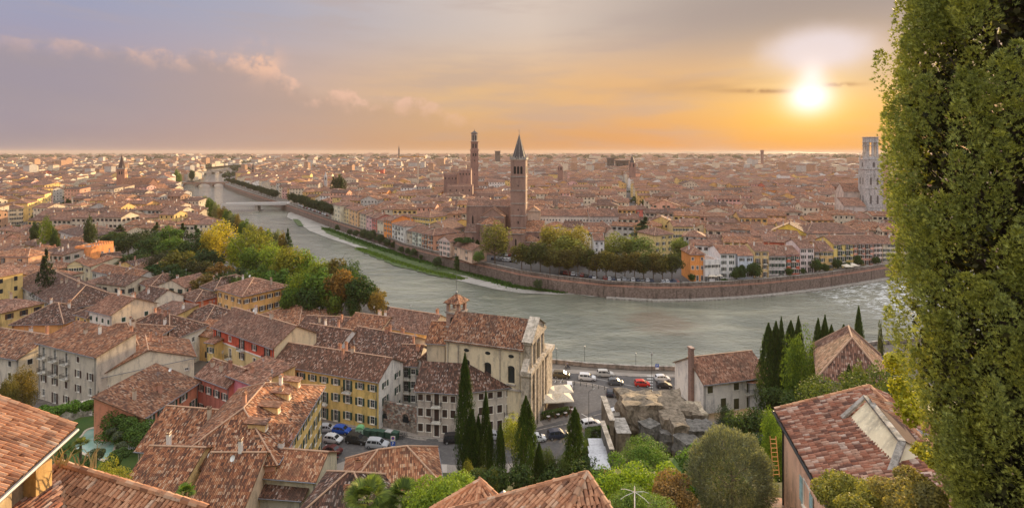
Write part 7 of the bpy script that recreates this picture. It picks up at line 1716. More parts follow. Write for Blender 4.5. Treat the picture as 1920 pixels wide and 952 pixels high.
cr = [(1441, 606, 104, 30, 'left cypress of the dark pair behind the old white house'), (1455, 603, 105, 26, 'right cypress of the dark pair behind the old white house'), (1465, 596, 108, 15, 'narrow cypress rising beside the dark pair'), (1483, 602, 104, 30, 'dark cypress left of the big broad green one'), (1497, 594, 104, 20, 'cypress tip just behind the big broad green one'),
  (1534, 598, 100, 22, 'left of the three dark cypresses before the river'), (1547, 592, 100, 22, 'middle and tallest of the three dark cypresses before the river'), (1559, 609, 100, 20, 'right of the three dark cypresses before the river'), (1582, 609, 98, 26, 'short plump cypress above the red hipped roof'), (1597, 618, 96, 20, 'bushy cypress just left of the needle-thin one'), (1610, 576, 96, 16, 'needle-thin tall cypress above the red hipped roof'),
  (1592, 683, 62, 22, 'small cypress in front of the red hipped roof')]
for px, top_, Y, w_, lb in cr:
 x = (px-960)*Y/F; zb = max(0, hill_z(x, Y))-.3; tpx('cypress', lb, px, top_, Y, w_*1.3, CYPF[RND.randrange(2)] if w_ > 18 else CYP[1], (.045, .075, .024), zb=zb, group='cypresses on the right bank slope')
tpx('conifer_tree', 'big broad light green conifer towering over the garden on the right', 1500, 606, 84, 80, FINE[0], (.075, .12, .025), zb=7, trunk=.05)
for px, top_, Y, w_, tint, cm, lb in [(1544, 694, 74, 62, (.06, .09, .02), FINE[0], 'rounded green tree left of the red hipped roof'), (1520, 702, 72, 40, (.05, .075, .018), FINE[1], 'dark leafy tree right of the big broad cypress'), (1614, 668, 60, 44, (.085, .115, .02), FINE[1], 'light green tree in front of the red hipped roof'),
  (1652, 607, 84, 26, (.06, .075, .05), ROUND[4], 'grey-green shrubby tree near the big cypress and river'), (1668, 700, 56, 44, (.11, .12, .03), FINE[0], 'yellowish tree beside the big cypress'), (1446, 758, 48, 56, (.10, .16, .025), FINE[1], 'bright green sapling tree left of the big tiled roof'), (1470, 792, 46, 34, (.09, .14, .03), FINE[0], 'leafy young tree over the ladder'),
  (1360, 754, 100, 44, (.045, .07, .03), FINE[0], 'dark oleander bush before the old white house'), (1510, 668, 90, 40, (.05, .08, .02), FINE[1], 'green bushy tree behind the broad cypress'), (1640, 722, 52, 60, (.10, .12, .03), FINE[0], 'olive-yellow tree above the dormer of the tiled roof'),
  (1214, 822, 66, 118, (.075, .135, .025), FINE[0], 'rounded bright pine with layered clumps right of the cabin'), (1030, 832, 76, 48, (.05, .075, .022), FINE[1], 'dark bushy tree between two street cypresses'), (1052, 850, 75, 42, (.065, .09, .025), FINE[0], 'olive green bush behind the pyramid roof'),
  (880, 858, 70, 44, (.13, .13, .025), FINE[1], 'olive-yellow rounded bush left of the cypress group'), (912, 872, 68, 66, (.10, .105, .03), FINE[0], 'brownish green bush in front of the cypress group'), (202, 856, 62, 92, (.16, .17, .03), FINE[0], 'yellow-green bush between pool garden and skylight roof'),
  (36, 682, 100, 76, (.13, .10, .03), FINE[1], 'rust and green chestnut tree below the beige balcony house'), (12, 700, 96, 50, (.10, .09, .03), FINE[0], 'chestnut tree at the left edge')]:
 x = (px-960)*Y/F; zb = max(0, hill_z(x, Y))-.3; tpx('leafy_tree' if 'bush' not in lb else 'bush', lb, px, top_, Y, w_, cm, tint, zb=zb, trunk=.08, cat='bush' if 'bush' in lb else 'tree')
Y = 35; x = (1372-960)*Y/F; zc = H-(880-285)*Y/F; r = 75*Y/F
root = empty('olive_tree', (x, Y, zc-r*1.15)); tag(root, 'large ball-shaped grey-green olive tree on the lawn', 'olive tree')
OT = col_mesh  # long thin leaves
rs = np.random.RandomState(3); n = 30000; d_ = on_sphere(n, rs); lump = 1+.07*np.sin(5*d_[:, 0]+3*d_[:, 2])+.06*np.sin(9*d_[:, 1]+7*d_[:, 2]+1)+.04*np.sin(17*d_[:, 0]-13*d_[:, 1]); P0 = d_*(rs.uniform(.74, 1.03, n)*lump)[:, None]*np.array([1, 1, .98])*r
upv = d_*.9+rs.normal(0, .45, (n, 3))+np.array([0, 0, .45]); upv /= np.linalg.norm(upv, axis=1)[:, None]; sd_ = np.cross(upv, rs.normal(0, 1, (n, 3))); sd_ /= np.linalg.norm(sd_, axis=1)[:, None]
s_ = rs.uniform(.06, .15, n)[:, None]; V = np.stack([P0-upv*s_, P0-sd_*s_*.22, P0+upv*s_, P0+sd_*s_*.22], 1).reshape(-1, 3)
o_ = link('crown', npmesh('crown', V, np.arange(4*n).reshape(-1, 4), [leafy('olive_leaves')]), root); o_.location = (0, 0, r*1.12); o_.color = (.135, .145, .105, 1)
t_ = link('trunk', TRK[0], root); t_.scale = (3, 3, 3)
def clump(name, label, pts, r, n, size, tint, cat='shrub', squash=.8, kind=None):
 """pts = [(px,py,Y)] centres; a dense mass of leaves made of several lobes"""
 cs = [PY(*p_) for p_ in pts]; c0 = sum(cs, Vector())/len(cs); Ps, Ns = [], []; rs = np.random.RandomState(int(pts[0][0]*7+n) % 9999)
 for q in cs:
  for _ in range(4):
   o3 = np.array(q-c0)+rs.normal(0, .35*r, 3)*np.array([1, 1, .5]); k = n//(4*len(cs)); d_ = on_sphere(k, rs); Ps.append(o3+d_*r*rs.uniform(.5, .85)*rs.uniform(.75, 1.08, k)[:, None]*np.array([1, 1, squash])); Ns.append(d_)
 V, Fq = leaf_quads(np.concatenate(Ps), np.concatenate(Ns), size, .7, rs=rs, up=.3); o_ = link(name, npmesh(name, V, Fq, [LEAFN]), None); o_.location = c0; o_.color = (*tint, 1); tag(o_, label, cat, kind=kind); return o_
clump('shrub', 'bright lemon green shrub bank below the rounded pine', [(1165, 915, 46), (1205, 905, 46), (1240, 900, 45), (1280, 885, 46), (1300, 900, 44)], 1.6, 12000, .11, (.15, .22, .02))
clump('shrub', 'green shrubs behind the lemon green shrub bank', [(1140, 900, 52), (1180, 890, 54), (1290, 868, 56), (1310, 855, 58)], 1.7, 8000, .12, (.07, .13, .025))
clump('hydrangea', 'rust and pink flowering hydrangea bush left of the olive ball', [(1262, 905, 34), (1248, 925, 33), (1280, 930, 33)], 1.0, 7000, .07, (.17, .11, .055))
clump('shrub', 'low dense light green bush under the white antenna', [(1170, 945, 30), (1205, 940, 30), (1230, 952, 29)], .95, 9000, .05, (.10, .16, .04))
clump('hedge', 'loose bright green hedge left of the small pyramid roof', [(800, 925, 44), (826, 915, 45), (850, 908, 46), (870, 925, 44), (780, 945, 42), (840, 940, 42)], 1.5, 14000, .10, (.12, .18, .025), cat='hedge')
clump('shrub', 'feathery olive-yellow shrub at the lower right before the tiled house', [(1560, 935, 17), (1600, 925, 17), (1640, 930, 16), (1585, 950, 15)], .62, 11000, .045, (.16, .16, .045))
clump('shrub', 'dense olive green shrub beside the tiled eave at the lower edge', [(1570, 915, 20), (1588, 930, 19)], .8, 6000, .055, (.11, .12, .03))
clump('shrub', 'dry twiggy yellowish shrub at the foot of the big cypress', [(1680, 925, 15), (1720, 905, 14), (1700, 950, 13), (1740, 940, 12)], .5, 12000, .04, (.17, .15, .06))
clump('sapling', 'yellow leaved branches reaching out beside the big cypress', [(1690, 680, 16), (1682, 725, 16), (1700, 765, 15)], .36, 2000, .06, (.26, .26, .03), squash=1.3)
clump('sapling', 'pale yellow sprays over the dormer of the tiled house', [(1740, 845, 15), (1755, 865, 14)], .32, 1200, .06, (.24, .24, .04))
clump('shrub', 'red leaved bush between cabin and shrubs', [(1137, 893, 62), (1150, 900, 60)], .8, 2500, .10, (.26, .06, .05))
clump('climber', 'ivy covering the top of the pale rubble garden wall', [(90, 770, 97), (115, 765, 97), (140, 762, 98), (165, 758, 99)], 1.5, 6000, .18, (.08, .15, .03), cat='ivy')
clump('climber', 'climbing hedge along the wall between pool and red house', [(190, 752, 100), (197, 758, 99.5), (200, 764, 99), (206, 790, 97), (222, 800, 96), (212, 768, 97.5), (224, 774, 96.5), (236, 781, 95.5), (248, 789, 94.5), (259, 797, 93.5), (268, 806, 92.5), (218, 784, 96), (236, 796, 95), (254, 810, 93.5), (266, 822, 92), (205, 812, 95), (225, 818, 94)], 1.9, 22000, .16, (.06, .11, .03), cat='hedge')
clump('shrub', 'grey lavender shrubs right of the pool', [(192, 790, 97), (205, 797, 96), (214, 803, 94), (222, 815, 92), (224, 835, 88), (220, 850, 86)], .9, 7000, .12, (.08, .10, .075))
clump('shrub', 'small grey olive shrub at the near pool edge', [(180, 850, 84)], 1.3, 2500, .12, (.08, .10, .06))
clump('shrub', 'green shrubs on the near side of the pool lawn', [(160, 872, 78), (215, 862, 80), (228, 850, 84)], 1.2, 5000, .13, (.05, .09, .03))
clump('ground_cover', 'dark green undergrowth around the hillside garden', [(1320, 935, 45), (1300, 950, 43), (1335, 905, 50), (1430, 840, 60), (1440, 870, 50)], 2.0, 9000, .16, (.03, .055, .018), cat='shrub')
clump('ground_cover', 'undergrowth below the street cypresses', [(880, 905, 68), (930, 905, 70), (980, 900, 72), (1030, 895, 74), (1080, 890, 75), (1100, 870, 78)], 2.2, 9000, .2, (.04, .065, .02), cat='shrub')
clump('ground_cover', 'bushes behind the old white house and ruins', [(1400, 800, 80), (1430, 790, 78), (1470, 800, 70), (1500, 760, 78), (1560, 740, 78), (1450, 740, 95)], 2.6, 10000, .22, (.04, .065, .02), cat='shrub')
clump('hedge', 'thick greenery covering the slope below the red hipped roof', [(1560, 745, 62), (1600, 740, 58), (1640, 745, 54), (1540, 730, 70), (1670, 740, 50), (1690, 720, 56)], 2.4, 12000, .15, (.07, .095, .025), cat='hedge')
hb = MB(); rsn = random.Random(4)
def boxhedge(label, a, b_, hgt, th, tint, size=.14, n=3500, name='hedge', zb=0.0):
 a, b_ = Vector(a), Vector(b_); L_ = (b_-a).length; e = (b_-a).normalized(); n_ = Vector((-e.y, e.x, 0)); rs = np.random.RandomState(int(L_*77)+n)
 u, v, w_ = rs.rand(n), rs.rand(n), rs.rand(n); f_ = rs.randint(0, 3, n); v = np.where(f_ == 0, np.round(v), v); w_ = np.where(f_ == 1, 1, w_)
 P0 = np.outer(u*L_, np.array(e))+np.outer((v-.5)*th, np.array(n_))+np.outer(w_*hgt+zb, [0, 0, 1]); V, Fq = leaf_quads(P0, np.tile([0, 0, 1.0], (n, 1)), size, 1.0, rs=rs)
 o_ = link(name, npmesh(name, V, Fq, [LEAFN]), None); o_.location = a; o_.color = (*tint, 1); tag(o_, label, 'hedge'); return o_
boxhedge('low clipped hedge in planters along the cafe terrace', P(1003, 788), P(1066, 775), 1.4, .9, (.05, .085, .03))
boxhedge('clipped hedge left of the parasols near the church door', P(992, 775), P(1004, 796), 1.5, 1.2, (.04, .075, .025))
Ya = 86
boxhedge('curved hedge wall beside the grey cabin roofs', PY(1100, 868, 84), PY(1103, 828, 92), 2.4, 1.0, (.06, .085, .03), zb=0)
boxhedge('clipped hedge top forming an arch by the ruins', PY(1103, 826, 92), PY(1143, 822, 93), 2.2, 1.1, (.05, .08, .028))
def palm(label, base, h, fr_n, fl, tint, fan=True):
 root = empty('palm_tree', base); tag(root, label, 'palm tree'); mb = MB(); mb.tube((0, 0, 0), (0, 0, h), .22, .17, n=8); mb.build('trunk', stone_mat(.22, .16, .11), root, True)
 rs = random.Random(int(base[0]*10)); V, Fc = [], []
 for i in range(fr_n):
  a = rs.uniform(0, 6.28); el = rs.uniform(-.5, 1.25); d_ = Vector((math.cos(a)*math.cos(el), math.sin(a)*math.cos(el), math.sin(el))); st = fl*.45; hub = Vector((0, 0, h))+d_*st
  sd_ = d_.cross(Vector((0, 0, 1))).normalized(); up_ = sd_.cross(d_)
  k = len(V); V += [tuple(Vector((0, 0, h))-sd_*.02), tuple(Vector((0, 0, h))+sd_*.02), tuple(hub+sd_*.02), tuple(hub-sd_*.02)]; Fc.append((k, k+1, k+2, k+3))
  for j in range(15):
   b_ = -1.35+2.7*j/14; q = d_*math.cos(b_)+sd_*math.sin(b_); l_ = fl*.62*(1-.25*abs(b_)/1.35); tip = hub+q*l_+Vector((0, 0, -.22*l_)); w_ = q.cross(up_).normalized()*fl*.035; md = hub+q*l_*.55
   k = len(V); V += [tuple(hub), tuple(md-w_), tuple(tip), tuple(md+w_)]; Fc.append((k, k+1, k+2, k+3))
 o_ = link('frond', npmesh('frond', np.array(V), np.array(Fc), [LEAFN]), root); o_.color = (*tint, 1); tag(o_, kind='stuff'); return root
def palmpx(label, px, py, Y, zb, fl, tint, n=34): c0 = PY(px, py, Y); return palm(label, (c0.x, Y, zb), c0.z-zb, n, fl, tint)
palmpx('fan palm with tall trunk on the near side of the pool', 151, 834, 84, 3.2, 1.5, (.10, .12, .035)); palmpx('lower fan palm left of the tall one by the pool', 122, 848, 82, 3.2, 1.5, (.06, .10, .03))
palmpx('small fan palm rising between roofs beside the stepped tile roof', 348, 922, 58, 12, 1.2, (.09, .15, .035)); palmpx('big fan palm before the bright orange roof at the lower edge', 688, 936, 44, 18, 2.2, (.09, .13, .035), 44); palmpx('fan palm right of the big one at the lower edge', 756, 934, 45, 18, 1.9, (.07, .11, .03), 40)
for px, top_, lb in ((184, 733, 'left'), (191, 735, 'middle'), (198, 737, 'right')): tpx('cypress', f'{lb} one of three small cypresses at the pool garden wall', px, top_, 99, 7, CYP[0], (.025, .045, .018), zb=3, trk=False, group='three small garden cypresses')
def far_trees(n, fn, smin, smax, tint, label):
 rs = np.random.RandomState(n); Vs, Fs = [], []; k = 0
 for _ in range(n):
  x, y = fn(rs); 
  if in_river(x, y) : continue
  s_ = rs.uniform(smin, smax); m = 46; d_ = on_sphere(m, rs); d_[:, 2] = np.abs(d_[:, 2]); P0 = np.array([x, y, s_*.25])+d_*np.array([s_, s_, s_*.9])*rs.uniform(.6, 1, m)[:, None]
  V, Fq = leaf_quads(P0, d_, s_*.34, .4, rs=rs); Vs.append(V); Fs.append(Fq+k); k += len(V)
 o_ = link('distant_trees', npmesh('distant_trees', np.concatenate(Vs), np.concatenate(Fs), [LEAF]), None); o_.color = (*tint, 1); tag(o_, label, kind='stuff')
def f1(rs): y = 1100*(3.0**rs.rand()); return rs.uniform(-1.05, -.42)*y, y
def f2(rs): y = 1500*(3.6**rs.rand()); return rs.uniform(-1.05, 1.05)*y, y
def f3(rs): y = rs.uniform(300, 1100); return rs.uniform(-1.0, 1.0)*y, y
def f4(rs): y = 3000*(3.5**rs.rand()); return rs.uniform(-1.05, 1.05)*y, y
far_trees(1500, f1, 7, 13, (.025, .042, .022), 'dark tree belts behind the left bank town'); far_trees(1700, f2, 8, 15, (.028, .042, .024), 'tree belts on the hazy plain')
far_trees(420, f3, 3, 7, (.035, .055, .025), 'scattered garden trees among the far roofs'); far_trees(1200, f4, 16, 34, (.03, .042, .026), 'woods near the horizon')
# the giant cypress at the right edge
GX, GY = 10.95, 11.2; gz0 = hill_z(GX, GY)-1.0
root = empty('giant_cypress', (GX, GY, gz0)); tag(root, 'giant shaggy olive green cypress filling the right edge of the view', 'cypress')
rs = np.random.RandomState(17); TOPZ, BOTZ = 67.0, 47.0
hs_ = np.array([47, 48.3, 50.3, 51.6, 52.8, 55, 57, 59, 60.7, 63, 65, 67]); rr_ = np.array([.85, 1.08, 1.45, 1.92, 2.18, 2.26, 2.26, 2.22, 2.2, 2.2, 2.1, 1.2])
nb_ = 820; tips = []
tz = rs.uniform(47.4, 66.5, nb_); ta = rs.uniform(0, 2*np.pi, nb_)
keep = []
Vs, Fs, k0_ = [], [], 0
sprig_n = 0
P_all, D_all, S_all = [], [], []
for i in range(nb_):
 z, a = tz[i], ta[i]; R0 = float(np.interp(z, hs_, rr_))*(1+.05*math.sin(5*a+z*1.1)+.05*math.sin(9*a-z*2.3)); 
 r1 = R0*rs.uniform(.80, 1.03); L_ = rs.uniform(.8, 1.6); tilt = rs.uniform(.16, .38); ax = np.array([math.cos(a)*tilt, math.sin(a)*tilt, 1.0]); ax /= np.linalg.norm(ax)
 base = np.array([math.cos(a)*(r1-.42), math.sin(a)*(r1-.42), z-L_*.5-gz0]); m = 300
 facing = (math.cos(a)*(-GX)+math.sin(a)*(-GY))/math.hypot(GX, GY)
 if facing < -.35: m = 40
 tt = rs.rand(m)**.8; prad = .25*(np.sin(np.pi*np.clip(tt*.86+.12, 0, 1)))+.02; aa = rs.uniform(0, 2*np.pi, m); u = np.cross(ax, [0, 0, 1]); u /= np.linalg.norm(u)+1e-9; v = np.cross(ax, u)
 off = (np.cos(aa)[:, None]*u+np.sin(aa)[:, None]*v); pr = prad*rs.uniform(.6, 1.12, m)*(1+.25*np.sin(3*aa+tt*9))
 P_all.append(base+ax*(tt*L_)[:, None]+off*pr[:, None]); D_all.append(off*.55+ax*1.0+rs.normal(0, .28, (m, 3))); S_all.append(np.full(m, 1.0 if m > 50 else 2.1))
P0 = np.concatenate(P_all); D = np.concatenate(D_all); D /= np.linalg.norm(D, axis=1)[:, None]; S0 = np.concatenate(S_all)[:, None]
n = len(P0); sd_ = np.cross(D, rs.normal(0, 1, (n, 3))); sd_ /= np.linalg.norm(sd_, axis=1)[:, None]; s_ = rs.uniform(.028, .06, n)[:, None]*S0
nn = np.cross(D, sd_)
blades = []
for (da, ln, wd_, so) in ((0.0, 1.05, .24, 0.0), (.6, .75, .22, .35), (-.6, .75, .22, .2)):
 dd_ = D*math.cos(da)+sd_*math.sin(da); q = np.cross(dd_, nn); o_ = P0+D*s_*so
 blades.append(np.stack([o_, o_+dd_*s_*ln*.9-q*s_*wd_, o_+dd_*s_*ln*2.0, o_+dd_*s_*ln*.9+q*s_*wd_], 1))
V = np.stack(blades, 1).reshape(-1, 3); o_ = link('foliage', npmesh('foliage', V, np.arange(len(V)).reshape(-1, 4), [leafy('cypress_leaves')]), root); o_.color = (.25, .275, .09, 1); tag(o_, kind='stuff')
mb = MB(); mb.tube((0, 0, 0), (0, 0, 10), .34, .26, n=10); mb.tube((0, 0, 10), (0, 0, 20), .26, .05, n=8); mb.build('trunk', BARK, root, True)
mb = MB(); rq = random.Random(9)
for i in range(520):
 z = rq.uniform(1.5, 19.5); a = rq.uniform(0, 6.28); R0 = float(np.interp(z+gz0, hs_, rr_)); r_ = R0*rq.uniform(.6, .85); p1 = Vector((math.cos(a)*r_*.5, math.sin(a)*r_*.5, z+.5)); p2 = Vector((math.cos(a)*r_, math.sin(a)*r_, z+1.6))
 mb.tube((0, 0, z-.2), p1, .045, .03, n=4); mb.tube(p1, p2, .03, .012, n=3)
tag(mb.build('limbs', BARK, root), kind='stuff')
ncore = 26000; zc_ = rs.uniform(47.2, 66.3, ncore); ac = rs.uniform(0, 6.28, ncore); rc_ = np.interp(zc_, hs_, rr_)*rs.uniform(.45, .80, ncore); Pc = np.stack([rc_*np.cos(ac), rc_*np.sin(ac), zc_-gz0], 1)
V, Fq = leaf_quads(Pc, np.stack([np.cos(ac), np.sin(ac), np.zeros(ncore)], 1), .085, .6, rs=rs); o_ = link('inner_foliage', npmesh('inner_foliage', V, Fq, [leafy('cypress_core_shade')]), root); o_.color = (.035, .034, .014, 1); tag(o_, kind='stuff')  # dark core: the crown's inner shade put into the leaf colour
cn = MB(); cn.lathe((0, 0, 0), [(0, -.016), (.013, -.009), (.016, 0), (.013, .009), (0, .016)], 6); cm_ = cn.mesh('cone', [plain(.42, .27, .17, .8, 0.0)])
for i in range(70):
 z = rq.uniform(48, 65); a = rq.uniform(-2.9, -1.2); R0 = float(np.interp(z, hs_, rr_))*1.02; place('cone', cm_, root, (math.cos(a)*R0, math.sin(a)*R0, z-gz0), 0)
# vehicles
PAINT = objcol(.35, .05, .25); TYRE = plain(.02, .02, .02, .8, 0.0); RIM = plain(.45, .45, .46, .35, .7); LAMPM = plain(.75, .74, .70, .2, 0.0); REDL = plain(.45, .03, .02, .3, 0.0); CGL = glassy(.02, .024, .028, .22)
def car_meshes(style):
 """front points to +x; stations: x, z low, z belt, z roof, half width belt, half width roof"""
 St = {'hatch': [(-1.85, .42, .80, .82, .70, .62), (-1.78, .30, .95, 1.00, .80, .68), (-1.55, .26, .98, 1.38, .84, .60), (-.9, .26, .96, 1.50, .86, .60), (0, .26, .93, 1.50, .86, .60), (.45, .26, .92, 1.40, .86, .60), (1.05, .26, .90, .96, .85, .70), (1.6, .28, .78, .82, .80, .66), (1.85, .36, .60, .64, .70, .60)],
   'suv': [(-2.15, .45, .90, .92, .76, .70), (-2.08, .34, 1.05, 1.12, .88, .72), (-1.85, .30, 1.08, 1.62, .90, .66), (-1.0, .30, 1.06, 1.70, .92, .66), (.1, .30, 1.03, 1.68, .92, .66), (.55, .30, 1.02, 1.56, .92, .66), (1.15, .30, 1.00, 1.06, .91, .76), (1.85, .33, .90, .94, .86, .70), (2.12, .42, .70, .74, .76, .66)],
   'sedan': [(-2.1, .42, .78, .80, .70, .64), (-2.0, .30, .90, .94, .82, .68), (-1.45, .27, .93, 1.02, .86, .66), (-.85, .27, .92, 1.38, .87, .58), (-.1, .27, .90, 1.43, .87, .58), (.35, .27, .89, 1.33, .87, .58), (1.05, .27, .86, .90, .86, .70), (1.75, .30, .74, .77, .80, .66), (2.05, .38, .58, .60, .70, .60)]}[style]
 body, gl = MB(), MB(); rings = []
 for x, zl, zb_, zr_, wb, wr_ in St:
  rings.append([(x, -wb*.94, zl), (x, -wb, (zl+zb_)/2), (x, -wb*.97, zb_), (x, -wr_, zr_), (x, wr_, zr_), (x, wb*.97, zb_), (x, wb, (zl+zb_)/2), (x, wb*.94, zl)])
 cab = [i for i, s_ in enumerate(St) if s_[3]-s_[2] > .3]
 for i in range(len(rings)-1):
  a, b_ = rings[i], rings[i+1]
  for k in range(8):
   j = (k+1) % 8; body.face([a[k], b_[k], b_[j], a[j]])
 body.face(rings[0]); body.face(rings[-1][::-1])
 lerp = lambda p_, q_, t_: tuple(p_[m]+(q_[m]-p_[m])*t_ for m in range(3))
 def glass(q, o_):
  c_ = [sum(p_[m] for p_ in q)/4 for m in range(3)]; gl.face([tuple(c_[m]+(p_[m]-c_[m])*.86+o_[m]*.018 for m in range(3)) for p_ in q])
 c0, c1 = cab[0], cab[-1]
 for i in range(c0, c1):
  a, b_ = rings[i], rings[i+1]
  glass([lerp(a[2], a[3], .08), lerp(b_[2], b_[3], .08), lerp(b_[2], b_[3], .85), lerp(a[2], a[3], .85)], (0, -1, .3)); glass([lerp(b_[5], b_[4], .08), lerp(a[5], a[4], .08), lerp(a[5], a[4], .85), lerp(b_[5], b_[4], .85)], (0, 1, .3))
 a, b_ = rings[c1], rings[c1+1]; glass([a[3], b_[3], b_[4], a[4]], (.6, 0, 1)); glass([lerp(a[2], a[3], .1), b_[2], b_[3], lerp(a[2], a[3], .8)], (0, -1, .2)); glass([b_[5], lerp(a[5], a[4], .1), lerp(a[5], a[4], .8), b_[4]], (0, 1, .2))
 a, b_ = rings[c0-1], rings[c0]; glass([a[3], b_[3], b_[4], a[4]], (-1, 0, .4))
 L_ = St[-1][0]; wh = MB(); wh.lathe((0, 0, 0), [(.20, -.1), (.31, -.1), (.33, -.06), (.33, .06), (.31, .1), (.20, .1)], 16); wh.v = [(x, z, y) for x, y, z in wh.v]
 rm = MB(); rm.lathe((0, 0, 0), [(0, .085), (.08, .1), (.2, .09), (.2, -.09), (.08, -.1), (0, -.085)], 10); rm.v = [(x, z, y) for x, y, z in rm.v]
 hl, tl_ = MB(), MB(); hl.box((0, 0, 0), (.12, .30, .13)); tl_.box((0, 0, 0), (.08, .16, .22)); bp = MB(); bp.box((0, 0, 0), (.06, 1.25, .16))
 return dict(body=body.mesh('body', [PAINT], False), glass=gl.mesh('window_glass', [CGL]), wheel=wh.mesh('wheel', [TYRE]), rim=rm.mesh('rim', [RIM]), hl=hl.mesh('headlight', [LAMPM]), tl=tl_.mesh('tail_light', [REDL]), bp=bp.mesh('bumper_grille', [DARK]), St=St)
CARM = {k: car_meshes(k) for k in ('hatch', 'suv', 'sedan')}
def make_car(style, detail=True):
 M = CARM[style]; root = empty('parked_car'); o_ = link('body', M['body'], root); o_['tinted'] = 1
 g = link('window_glass', M['glass'], root); x0, x1 = M['St'][0][0], M['St'][-1][0]; wy_ = M['St'][4][4]-.12
 for sx, px in ((1, x1-.72), (-1, x0+.70)):
  for sy in (-1, 1):
   w_ = place('wheel', M['wheel'], root, (px, sy*wy_, .33), 0)
   if detail: place('rim', M['rim'], w_, (0, sy*.03, 0), 0)
 if detail:
  for sy in (-1, 1): place('headlight', M['hl'], root, (x1-.10, sy*.55, .62 if style != 'suv' else .74), 0); place('tail_light', M['tl'], root, (x0+.06, sy*.66, .80), 0)
  place('bumper_grille', M['bp'], root, (x1-.02, 0, .44), 0)
 return root
PROTO = {k: make_car(k) for k in CARM}; PROTOL = {k: make_car(k, False) for k in CARM}
for k in CARM:
 for pr_ in (PROTO[k], PROTOL[k]): CHILD[pr_.name] = list(pr_.children); [CHILD.__setitem__(c_.name, list(c_.children)) for c_ in CHILD[pr_.name]]
first = set()
def car(style, px, py, ang, colr, label, group='cars', lod=0, z=0.0):
 q = P(px, py, z); src = (PROTO, PROTOL)[lod][style]
 o_ = copy_tree(src, q, ang, label, 1.0, colr); tag(o_, label, 'car', group)
 if lod: o_.name = 'parked_car'
 return o_
W_, BL, RD, GR, BK, SV, DBL, DGN, BRW = (.62, .62, .62), (.02, .09, .42), (.55, .03, .02), (.20, .21, .22), (.015, .015, .018), (.42, .43, .45), (.03, .05, .10), (.04, .045, .04), (.10, .08, .045)
gA = 'cars around the street in front of the yellow townhouse'; gB = 'cars on the riverside road'
for a in [('hatch', 612, 808, .05, SV, 'silver car half hidden at the corner of the ochre townhouse'), ('hatch', 641, 811, -.18, BL, 'bright blue hatchback before the yellow townhouse door'), ('hatch', 625, 828, -.22, W_, 'white hatchback in the street near the ochre corner'), ('suv', 669, 829, -.2, (.03, .03, .028), 'black hatchback between the white and the silver car'),
   ('suv', 708, 838, -.12, SV, 'silver estate car next to the parking sign'), ('sedan', 622, 848, 2.7, (.10, .02, .02), 'dark maroon car parked at the ochre wall'), ('sedan', 614, 862, 2.6, BK, 'black convertible parked slantwise at the ochre wall'), ('hatch', 602, 872, 2.5, (.05, .05, .055), 'dark car closest to the ochre wall foot'),
   ('hatch', 712, 864, -.6, (.55, .62, .68), 'pale blue-white car above the bright orange roof'), ('sedan', 752, 872, -.35, BK, 'black car between pale car and plaza slab'), ('hatch', 756, 886, -.45, (.12, .18, .26), 'blue-grey car partly hidden by the orange roof'),
   ('suv', 852, 828, .1, BK, 'black car before the grey house left of the tallest cypress')]: car(*a, group=gA)
for a in [('suv', 1053, 707, -.12, BRW, 'dark olive estate car beside the church front'), ('suv', 1101, 712, -.15, W_, 'white people carrier on the riverside road'), ('suv', 1135, 705, -.05, (.50, .48, .44), 'beige jeep-like car on the far lane'), ('hatch', 1154, 720, -.08, (.10, .11, .12), 'dark grey car behind the white people carrier'),
   ('hatch', 1204, 723, -.06, RD, 'small red car at the lamp post'), ('hatch', 1242, 713, .05, W_, 'white car on the far lane right of the lamp post'), ('hatch', 1245, 726, -.05, (.03, .03, .035), 'black car with white roof below the white car'), ('hatch', 1286, 725, -.02, RD, 'red car disappearing behind the white house chimney'),
   ('hatch', 1068, 726, 1.45, W_, 'white car parked nose-in beside the parasols'), ('hatch', 1144, 739, 1.35, (.03, .035, .05), 'left one of two dark cars on the piazza'), ('hatch', 1161, 741, 1.35, (.03, .032, .035), 'right one of two dark cars on the piazza'),
   ('suv', 1108, 800, .30, W_, 'white off-road car parked behind the blunt cypress'), ('suv', 1046, 820, .22, (.03, .04, .07), 'dark blue estate car driving below the hedge'), ('hatch', 1006, 826, .15, W_, 'white car half hidden behind the broad cypress'), ('hatch', 926, 822, .1, SV, 'silver car glimpsed between cypresses'),
   ('hatch', 1158, 778, .2, W_, 'white car beside the stair rail at the ruins'), ('hatch', 1250, 748, -.1, (.66, .48, .30), 'white and orange car above the ruins')]: car(*a, group=gB)
def cars_line(n, a, b_, jit, label, group, ang=None):
 qa, qb = P(*a), P(*b_)
 for i in range(n):
  t_ = (i+.5)/n; q = qa.lerp(qb, t_); d_ = (qb-qa); an = math.atan2(d_.y, d_.x) if ang is None else ang
  lb = f'{ORDW[i]} {label}'; o_ = copy_tree(PROTOL[RND.choice(['hatch', 'suv', 'sedan'])], Vector((q.x+RND.gauss(0, jit), q.y+RND.gauss(0, jit), .02)), an+RND.gauss(0, .05), lb, 1.0, RND.choice([W_, SV, GR, BK, W_, (.25, .04, .03), DBL])); tag(o_, lb, 'car', group)
cars_line(9, (1048, 512), (1120, 522), .2, 'small parked car from the left under the left half of the street trees', 'cars under the street trees', 1.3)
cars_line(11, (1130, 524), (1225, 528), .2, 'small parked car from the left under the right half of the street trees', 'cars under the right street trees', 1.5)
cars_line(6, (1240, 530), (1275, 529), .2, 'small parked car from the left near the orange riverside house', 'cars near the orange riverside house', 1.6)
cars_line(7, (922, 486), (972, 492), .2, 'car from the left in the front parking row below the brick apses', 'front row at the brick apses', 1.2); cars_line(6, (935, 478), (972, 481), .2, 'car from the left in the back parking row below the brick apses', 'back row at the brick apses', 1.2)
